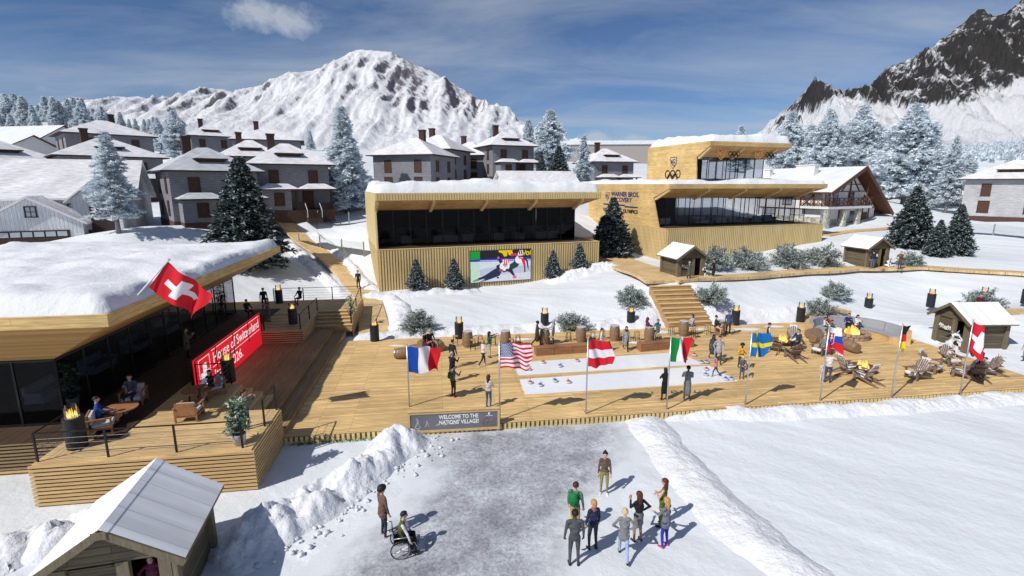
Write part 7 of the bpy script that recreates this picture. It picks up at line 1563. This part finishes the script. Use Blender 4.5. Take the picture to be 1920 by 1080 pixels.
PP(on(1240, 986, 0), 150, 'person in sleeveless green jumpsuit with auburn hair and crossed arms', top=(.10, .15, .02), bottom=(.085, .13, .018), hair='r', style='long', fem=True, h=1.76, arms='fold', bare=True, lean=-4)
PP(on(1246, 1025, 0), 130, 'person in checked shirt and bright blue trousers reading a sheet', top=(.16, .165, .18), bottom=(.02, .04, .36), shoe=(.5, .05, .15), hair='y', style='long', fem=True, h=1.72, arms='read', coat=.08)
PP(on(720, 1006, 0), 42, 'person in brown jacket and dark jeans standing by the snow bank', top=(.14, .085, .06), bottom=(.02, .024, .045), shoe=(.4, .3, .25), hair='k', style='afro', h=1.82, arms='down', coat=.10)
PP((wp.x, wp.y, .0), 14, 'person in olive vest and white sleeves sitting in the wheelchair', top=OLIVE, sleeve=(.66, .66, .68), bottom=BLACK, hair='k', h=1.76, pose='sit', arms='wheel', seat=.50, lean=10)
# left part of the deck
PP(on(916, 765), 62, 'person with long brown hair, pale hooded jacket and blue jeans', top=(.52, .47, .43), bottom=JEANS, shoe=BROWN, hair='b', style='long', fem=True, h=1.74, arms='fold')
PP(on(850, 744), 48, 'person with green backpack, red shoes and raised phone', top=GREY, bottom=(.03, .03, .034), shoe=(.5, .03, .03), hair='k', h=1.74, arms=('raise', 'phone'))
PP(on(848, 716), 55, 'person in black coat and grey beanie between two others in a row', top=BLACK, bottom=BLACK, hair='g', style='hat', h=1.76, coat=.3, arms='phone')
PP(on(849, 690), 60, 'person in dark suit farthest back of the row of three', top=(.02, .022, .03), bottom=(.02, .022, .03), hair='k', h=1.78)
PP(on(906, 686), 40, 'person in white jumper, black trousers and white shoes', top=(.62, .61, .60), bottom=(.02, .02, .026), shoe=WHITE, hair='y', style='bob', fem=True, h=1.70, arms=('chin', 'fold'), pose='walk')
PP(on(917, 670), 20, 'person in green jumper and pale trousers holding up a phone', top=(.012, .085, .055), bottom=(.40, .42, .34), hair='k', style='long', fem=True, h=1.72, arms=('raise', 'raise'))
PP(on(806, 659), 300, 'person in black coat perched on lying barrels at the back left', top=BLACK, bottom=BLACK, hair='g', style='hat', h=1.78, pose='sit', seat=.62, coat=.1, lean=8)
PP(on(797, 661), 330, 'person in dark maroon leaning beside the one in the black coat', top=(.07, .012, .022), bottom=(.07, .014, .024), hair='b', style='bob', fem=True, h=1.68, pose='sit', seat=.6)
# barrel tables
PP(on(1007, 649), 5, 'person in long dark coat walking up to a barrel table', top=(.045, .042, .036), bottom=(.03, .028, .026), hair='k', skin='d', h=1.85, coat=.42, arms=('read', 'down'), pose='walk')
PP(on(1037, 646), 182, 'person in grey hooded jacket and jeans at the barrel table', top=LGREY, bottom=JEANS, skin='d', hood=LGREY, h=1.76, arms='read')
PP(on(1127, 662), 350, 'person in white jacket and jeans behind the red and white flag', top=(.60, .55, .52), bottom=JEANS, hair='b', style='bun', fem=True, h=1.70, arms='pocket')
PP(on(1173, 657), 268, 'person in long belted grey coat walking towards the benches', top=(.25, .26, .275), bottom=BLACK, hair='k', style='long', fem=True, h=1.72, coat=.44, scarf=BLACK, pose='walk')
PP(on(1212, 640), 10, 'person in hooded maroon jacket with back turned at a barrel', top=MAROON, bottom=(.025, .018, .03), hood=MAROON, h=1.76, arms='read')
PP(on(1232, 641), 215, 'person in teal jacket and scarf sitting at a barrel', top=(.04, .12, .125), bottom=(.24, .25, .23), hair='k', h=1.76, pose='sit', seat=.72, scarf=(.02, .025, .04), arms='read')
PP(on(1297, 629), 190, 'person in pale jacket sitting on a stool before the stairs', top=(.36, .38, .42), bottom=(.20, .16, .18), hair='k', style='long', skin='m', fem=True, h=1.70, pose='sit', seat=.72, arms='rest')
PP(on(1340, 631), 335, 'person in black with bare legs crossed on a stool', top=(.03, .03, .028), bottom=(.06, .02, .035), hair='k', style='bun', fem=True, h=1.70, pose='cross', seat=.70, bareleg=True, arms='rest')
PP(on(1364, 628), 272, 'person in blue blazer, white shirt and black trousers', top=(.055, .085, .17), bottom=(.012, .012, .016), shoe=(.6, .5, .42), hair='k', skin='m', h=1.86, coat=.06)
PP(on(1335, 676), 262, 'person in dark open coat walking on the left of a couple', top=(.05, .055, .062), bottom=(.24, .28, .33), hair='k', style='long', skin='d', fem=True, h=1.76, coat=.32, pose='walk')
PP(on(1346, 681), 258, 'person in light grey coat walking on the right of a couple', top=(.33, .34, .36), bottom=(.06, .06, .064), hair='k', h=1.80, coat=.12, pose='walk', arms='pocket')
PP(on(1341, 706), 165, 'child in pink jacket stepping over the ice lane', top=PINK, bottom=(.06, .05, .075), hair='b', fem=True, h=1.22, pose='walk', arms=('raise', 'down'))
PP(on(1388, 694), 250, 'person in yellow jacket holding hands to the face', top=YELLOW, bottom=(.09, .07, .065), hair='k', style='afro', skin='d', fem=True, h=1.72, arms='chin', pose='walk')
PP(on(1390, 710), 265, 'child in dark grey jacket and blue trousers before the yellow jacket', top=(.10, .095, .11), bottom=(.07, .09, .17), hair='f', style='hat', h=1.34, arms='read')
PP(on(1245, 750), 95, 'person in long black coat with black hair seen from behind', top=(.008, .008, .010), bottom=(.012, .012, .014), hair='k', style='long', fem=True, h=1.74, coat=.42, arms='read')
PP(on(1287, 751), 80, 'person in long grey overcoat seen from behind by the green, white and red flag', top=(.17, .175, .18), bottom=(.05, .05, .09), shoe=(.3, .3, .34), hair='k', skin='d', h=1.88, coat=.52, arms='read')
PP(on(1438, 652), 345, 'person in dark vest with white sleeves behind the blue and yellow flag', top=(.015, .018, .028), sleeve=(.6, .6, .62), bottom=(.22, .19, .15), hair='k', h=1.76)
# fire circle
PP(on(1494, 657), 205, 'person in navy suit sitting by the first fire bowl', top=(.022, .035, .075), bottom=(.018, .024, .05), hair='b', style='pony', h=1.76, pose='sit', seat=.55, scarf=(.45, .45, .46))
def sofa_at(ang, r=2.25): a = R(ang); return (SCN.x + r * math.cos(a), SCN.y + r * math.sin(a), DECKZ)
PP(sofa_at(122), 302, 'child in white on the left part of the curved sofa', top=WHITE, bottom=NAVY, hair='k', h=1.30, pose='sit', seat=.52)
PP(sofa_at(114), 330, 'person in red jumper with crossed legs on the curved sofa', top=RED, bottom=(.02, .02, .06), shoe=WHITE, hair='k', style='bob', fem=True, h=1.70, pose='cross', seat=.52, arms='rest')
PP(sofa_at(124, 1.85), 320, 'child in teal leaning at the front of the curved sofa', top=TEAL, bottom=(.35, .33, .22), hair='k', h=1.20, pose='sit', seat=.50, lean=14, arms='read')
PP(sofa_at(72), 245, 'person in blue shirt and dark vest, chin on hand, on the curved sofa', top=(.02, .025, .06), sleeve=BLUE, bottom=BLACK, shoe=BROWN, hair='k', h=1.80, pose='sit', seat=.52, arms=('chin', 'fold'))
PP(sofa_at(58), 285, 'person in white blouse with legs stretched on the curved sofa', top=WHITE, bottom=(.02, .03, .10), hair='k', style='long', fem=True, h=1.70, pose='sit', seat=.52, arms='chin')
PP(on(1543, 663), 205, 'person in grey with dark hair in the armchair behind the shield flag', top=(.17, .18, .18), bottom=(.10, .11, .11), hair='b', style='pony', fem=True, h=1.68, pose='sit', seat=.36, lean=-10, arms='rest')
PP(on(1551, 717), 75, 'person in white shirt and jeans behind the pole of the shield flag', top=(.62, .62, .60), bottom=(.06, .075, .12), hair='b', style='hat', h=1.78, arms=('down', 'rest'))
PP(on(1541, 714), 80, 'child in white beside the person in white shirt and jeans', top=(.62, .60, .56), bottom=(.52, .52, .52), shoe=CREAM, hair='f', h=1.12)
PP(on(1778, 680), 268, 'child in white top and jeans sitting in the furry armchair', top=(.70, .64, .64), bottom=JEANS, hair='b', fem=True, h=1.15, pose='sit', seat=.36, arms='out')
PP(on(1830, 709), 100, 'person in long navy coat standing behind the red flag with the white cross', top=(.02, .024, .045), bottom=(.016, .018, .03), hair='k', h=1.86, coat=.42, arms=('phone', 'down'))
PP(on(1843, 704), 175, 'child in teal shirt sitting in the rightmost armchair', top=(.12, .36, .38), bottom=(.3, .34, .42), hair='k', h=1.36, pose='sit', seat=.38)
PP((30.2 + 1.1, 34.35 + .52, .16), 182, 'person in maroon jacket in the doorway of the hut at the deck edge', top=MAROON, bottom=(.025, .016, .045), hair='b', style='bob', fem=True, h=1.72, arms='pocket')
q = G(1837, 572, 38.6); PP((q.x, q.y, q.z), 215, 'person in dark red jacket by the far right fire drum', top=(.09, .012, .015), bottom=(.03, .04, .10), hair='k', h=1.72, arms='read')
q = G(1822, 578, 38.2); PP((q.x, q.y, q.z), 260, 'child with checked scarf beside the person in dark red', top=(.03, .26, .24), bottom=NAVY, hair='y', style='hat', h=1.25, scarf=(.35, .06, .08))
q = P(1921, 681, -.1); PP((q.x, q.y, ground(q.x, q.y)), 190, 'person in pale grey coat cut by the right picture edge', top=(.34, .35, .38), bottom=(.1, .1, .11), hair='k', style='bob', fem=True, h=1.70, coat=.4)
# paths and upper huts
q = G(673, 548, 47.5); PP((q.x, q.y, q.z + .16), 268, 'person in dark jacket walking down the boardwalk beside the screen pavilion', top=(.03, .024, .018), bottom=(.014, .014, .018), hair='k', h=1.84, coat=.06)
PP(on(1291, 528, UPZ + .08), 100, 'person in grey green coat at the counter of the hut by the stairs', top=(.10, .11, .085), bottom=(.02, .02, .026), hair='g', h=1.78, coat=.28, arms='read')
PP((h2.x + .32, h2.y + .75, UPZ + .1), 285, 'person in maroon jacket inside the hut by the stairs', top=MAROON, bottom=(.02, .018, .04), hair='b', fem=True, h=1.72)
PP(on(1337, 522, UPZ + .1), 190, 'person in black coat standing right of the cow by the stairs hut', top=(.014, .014, .018), bottom=(.02, .02, .024), hair='k', style='bun', fem=True, h=1.74, coat=.34, arms='chin')
PP(on(1635, 503, UPZ + .1), 95, 'person in dark jacket and jeans at the counter of the second hut', top=(.022, .026, .04), bottom=(.10, .14, .22), hair='k', h=1.78)
PP((h3.x + .35, h3.y + .7, 2.87), 270, 'person in maroon jacket inside the second hut', top=(.10, .02, .035), bottom=(.02, .018, .03), hair='b', fem=True, h=1.72)
PP(on(1686, 504, UPZ + .1), 200, 'person in brown coat and blue trousers right of the second hut', top=(.115, .065, .022), bottom=(.02, .05, .18), hair='g', h=1.80, coat=.2, arms='chin')
hc_ = Matrix.Rotation(R(14), 3, 'Z') @ Vector((.66, .35, .06)); PP((-9.98 + hc_.x, 11.18 + hc_.y, .06), 290, 'person in maroon jacket in the doorway of the nearest hut', top=(.12, .018, .05), bottom=(.03, .02, .04), hood=(.10, .016, .04), fem=True, h=1.70, arms='hip')
# terraces
PP(on(398, 745, PLATZ), 262, 'person in black reading in an armchair before the banner', top=BLACK, bottom=(.05, .04, .04), hair='k', style='long', fem=True, h=1.72, pose='cross', seat=.43, arms='read', bareleg=True)
PP(on(250, 757, PLATZ), 285, 'person in grey suit and tie in an armchair by the dark glass', top=(.07, .085, .11), bottom=(.03, .03, .04), hair='b', h=1.80, pose='sit', seat=.43, arms=('read', 'chin'))
PP(on(188, 803, PLATZ), 40, 'person in bright blue jacket sitting at the round terrace table', top=(.02, .06, .26), bottom=(.015, .016, .03), hair='k', h=1.76, pose='sit', seat=.43, arms='rest')
PP(on(463, 806, PLATZ - .05), 70, 'person in green jacket with phone behind the tall potted plant', top=(.13, .15, .12), bottom=(.025, .022, .022), hair='r', style='pony', fem=True, h=1.72, arms='phone')
PP(D(-14.0, 29.6, PLATZ), 40, 'person in beige coat standing in the shade behind the banner', top=(.22, .16, .10), bottom=BLACK, hair='b', h=1.76, coat=.3, arms='chin')
PP(D(-12.0, 37.2, PLATZ), 250, 'person in tan suit in the shade of the back platform', top=(.26, .17, .14), bottom=(.22, .14, .12), hair='k', style='bob', fem=True, h=1.72, arms='chin')
PP(D(-11.2, 42.6, PLATZ), 250, 'person in dark suit sitting at the back platform railing', top=(.02, .022, .035), bottom=(.016, .016, .024), hair='k', h=1.78, pose='sit', seat=.46)
PP(D(-13.4, 40.8, PLATZ), 300, 'person in black standing near the farthest fire drum', top=BLACK, bottom=BLACK, hair='k', h=1.76)
PP(D(-13.9, 38.6, PLATZ), 330, 'person in black sitting near the far end of the dark glass', top=(.02, .02, .022), bottom=BLACK, hair='k', h=1.74, pose='sit', seat=.46)
flush_people()
# packs and held things
def pack(label, px, py, z, face, zc, col, s=1.0, back=.2):
    p = P(px, py, z); d = Vector((math.cos(R(face)), math.sin(R(face)), 0)); t = thing('backpack', label, 'backpack', p - d * back + Vector((0, 0, zc)), R(face + 90), None, s); b = MB(); b.sph((0, 0, 0), (.17, .10, .25), 12, 8); b.build('bag', C(col), t, smooth=True); b = MB(); b.sph((0, .08, -.08), (.12, .06, .12), 10, 6); b.build('pocket', C(tuple(k * .8 for k in col)), t, smooth=True)
    b = MB()
    for s_ in (-1, 1): b.tube([(s_ * .1, -.05, .2), (s_ * .13, -.18, .22), (s_ * .13, -.3, .05), (s_ * .12, -.12, -.15)], .018, 5)
    b.build('strap', C(col), t)
pack('green backpack worn by the person in khaki trousers', 1077, 996, 0, 65, 1.28, (.01, .17, .045)); pack('small green backpack worn by the person with raised phone', 850, 744, DECKZ, 48, 1.25, (.02, .14, .03), .85)
def sheet(label, loc, rz): t = thing('paper_sheet', label, 'paper', loc, rz); b = MB(); b.cbox((0, 0, 0), (.22, .30, .006), 0, 0, .6); b.build('page', M['white_ink'], t)
p = P(1246, 1025, 0); d = Vector((math.cos(R(130)), math.sin(R(130)), 0)); sheet('white sheet held by the person in the checked shirt', p + d * .42 + Vector((0, 0, 1.12)), R(40))
p = P(398, 745, PLATZ); sheet('white book page held by the reader in black', p + Vector((-.02, -.42, .95)), 0)
# ------------------------------------------------------------------ camera, sun, sky
cd = bpy.data.cameras.new('camera'); cam = bpy.data.objects.new('camera', cd); COL.objects.link(cam); SC.camera = cam
cd.lens = 18; cd.sensor_width = 36; cd.clip_end = 20000; cd.clip_start = .5
cam.location = (0, 0, CAMH); cam.rotation_euler = (pi / 2 - PITCH, 0, 0)
SUNEL, SUNAZ = R(44), R(40)               # light travels towards this azimuth (from +X to +Y)
sd = bpy.data.lights.new('sun', 'SUN'); sd.energy = 4.3; sd.angle = R(.5); sd.color = (1, .955, .89)
so = bpy.data.objects.new('sun', sd); COL.objects.link(so)
dv = Vector((math.cos(SUNAZ) * math.cos(SUNEL), math.sin(SUNAZ) * math.cos(SUNEL), -math.sin(SUNEL)))
so.rotation_euler = dv.to_track_quat('-Z', 'Y').to_euler()
w = bpy.data.worlds.new('World'); SC.world = w; w.use_nodes = True; nt = w.node_tree; nt.nodes.clear()
out = N(nt, 'ShaderNodeOutputWorld'); bg = N(nt, 'ShaderNodeBackground'); sky = N(nt, 'ShaderNodeTexSky', sky_type='NISHITA')
sky.sun_disc = False; sky.sun_elevation = SUNEL; sky.sun_rotation = math.atan2(-dv.x, -dv.y); sky.altitude = 2200; sky.air_density = 1.0; sky.dust_density = .25; sky.ozone_density = 3.0
bg.inputs['Strength'].default_value = .08
tc = N(nt, 'ShaderNodeTexCoord'); sx = N(nt, 'ShaderNodeSeparateXYZ'); L(nt, tc.outputs['Generated'], sx.inputs[0])
# high thin cloud: noise on a flat layer far above
zz = N(nt, 'ShaderNodeMath', operation='ADD'); L(nt, sx.outputs[2], zz.inputs[0]); zz.inputs[1].default_value = .10
dx = N(nt, 'ShaderNodeMath', operation='DIVIDE'); L(nt, sx.outputs[0], dx.inputs[0]); L(nt, zz.outputs[0], dx.inputs[1])
dy = N(nt, 'ShaderNodeMath', operation='DIVIDE'); L(nt, sx.outputs[1], dy.inputs[0]); L(nt, zz.outputs[0], dy.inputs[1])
cb = N(nt, 'ShaderNodeCombineXYZ'); L(nt, dx.outputs[0], cb.inputs[0]); L(nt, dy.outputs[0], cb.inputs[1])
mp = N(nt, 'ShaderNodeMapping'); mp.inputs['Rotation'].default_value = (0, 0, R(-24)); mp.inputs['Scale'].default_value = (.36, .75, 1); mp.inputs['Location'].default_value = (1.7, .6, 0); L(nt, cb.outputs[0], mp.inputs[0])
n1 = N(nt, 'ShaderNodeTexNoise'); n1.inputs['Scale'].default_value = 1.5; n1.inputs['Detail'].default_value = 9; n1.inputs['Roughness'].default_value = .58; n1.inputs['Distortion'].default_value = .5; L(nt, mp.outputs[0], n1.inputs['Vector'])
r1 = N(nt, 'ShaderNodeMapRange'); r1.inputs[1].default_value = .38; r1.inputs[2].default_value = .72; r1.inputs[3].default_value = 0; r1.inputs[4].default_value = .55; L(nt, n1.outputs['Fac'], r1.inputs[0])
# one small cumulus and low puffs over the horizon
def puff(px, py, sx_, sy_, amt, prev):
    d = ray(px, py).normalized()
    r_ = d.cross(Vector((0, 0, 1))).normalized(); u_ = r_.cross(d)
    a = N(nt, 'ShaderNodeVectorMath', operation='DOT_PRODUCT'); L(nt, tc.outputs['Generated'], a.inputs[0]); a.inputs[1].default_value = tuple(r_ / sx_)
    b = N(nt, 'ShaderNodeVectorMath', operation='DOT_PRODUCT'); L(nt, tc.outputs['Generated'], b.inputs[0]); b.inputs[1].default_value = tuple(u_ / sy_)
    c = N(nt, 'ShaderNodeCombineXYZ'); L(nt, a.outputs['Value'], c.inputs[0]); L(nt, b.outputs['Value'], c.inputs[1])
    ln = N(nt, 'ShaderNodeVectorMath', operation='LENGTH'); L(nt, c.outputs[0], ln.inputs[0])
    n = N(nt, 'ShaderNodeTexNoise'); n.inputs['Scale'].default_value = 17; n.inputs['Detail'].default_value = 9; n.inputs['Roughness'].default_value = .6; L(nt, tc.outputs['Generated'], n.inputs['Vector'])
    s = N(nt, 'ShaderNodeMath', operation='MULTIPLY_ADD'); L(nt, n.outputs['Fac'], s.inputs[0]); s.inputs[1].default_value = 2.6; s.inputs[2].default_value = -.75
    q = N(nt, 'ShaderNodeMath', operation='SUBTRACT'); L(nt, s.outputs[0], q.inputs[0]); L(nt, ln.outputs['Value'], q.inputs[1])
    m_ = N(nt, 'ShaderNodeMapRange'); m_.inputs[1].default_value = -.35; m_.inputs[2].default_value = .35; m_.inputs[3].default_value = 0; m_.inputs[4].default_value = amt; L(nt, q.outputs[0], m_.inputs[0])
    mx = N(nt, 'ShaderNodeMath', operation='MAXIMUM'); L(nt, prev, mx.inputs[0]); L(nt, m_.outputs[0], mx.inputs[1]); return mx.outputs[0]
cl = r1.outputs[0]
cl = puff(525, 35, .085, .035, .75, cl); cl = puff(1115, 262, .05, .022, .7, cl); cl = puff(1185, 262, .05, .02, .65, cl); cl = puff(75, 165, .05, .02, .35, cl)
tint = N(nt, 'ShaderNodeMix', data_type='RGBA', blend_type='MULTIPLY'); tint.inputs[0].default_value = 1; L(nt, sky.outputs[0], tint.inputs[6]); tint.inputs[7].default_value = (.74, .85, 1.0, 1)
mx = N(nt, 'ShaderNodeMix', data_type='RGBA'); L(nt, cl, mx.inputs[0]); L(nt, tint.outputs[2], mx.inputs[6]); mx.inputs[7].default_value = (6.4, 7.0, 7.8, 1)
L(nt, mx.outputs[2], bg.inputs[0]); L(nt, bg.outputs[0], out.inputs[0])
SC.view_settings.view_transform = 'Standard'; SC.view_settings.look = 'None'; SC.view_settings.exposure = 0; SC.view_settings.gamma = 1
SC.cycles.max_bounces = 6; SC.cycles.transparent_max_bounces = 12; SC.cycles.diffuse_bounces = 3
SC.cycles.use_denoising = True
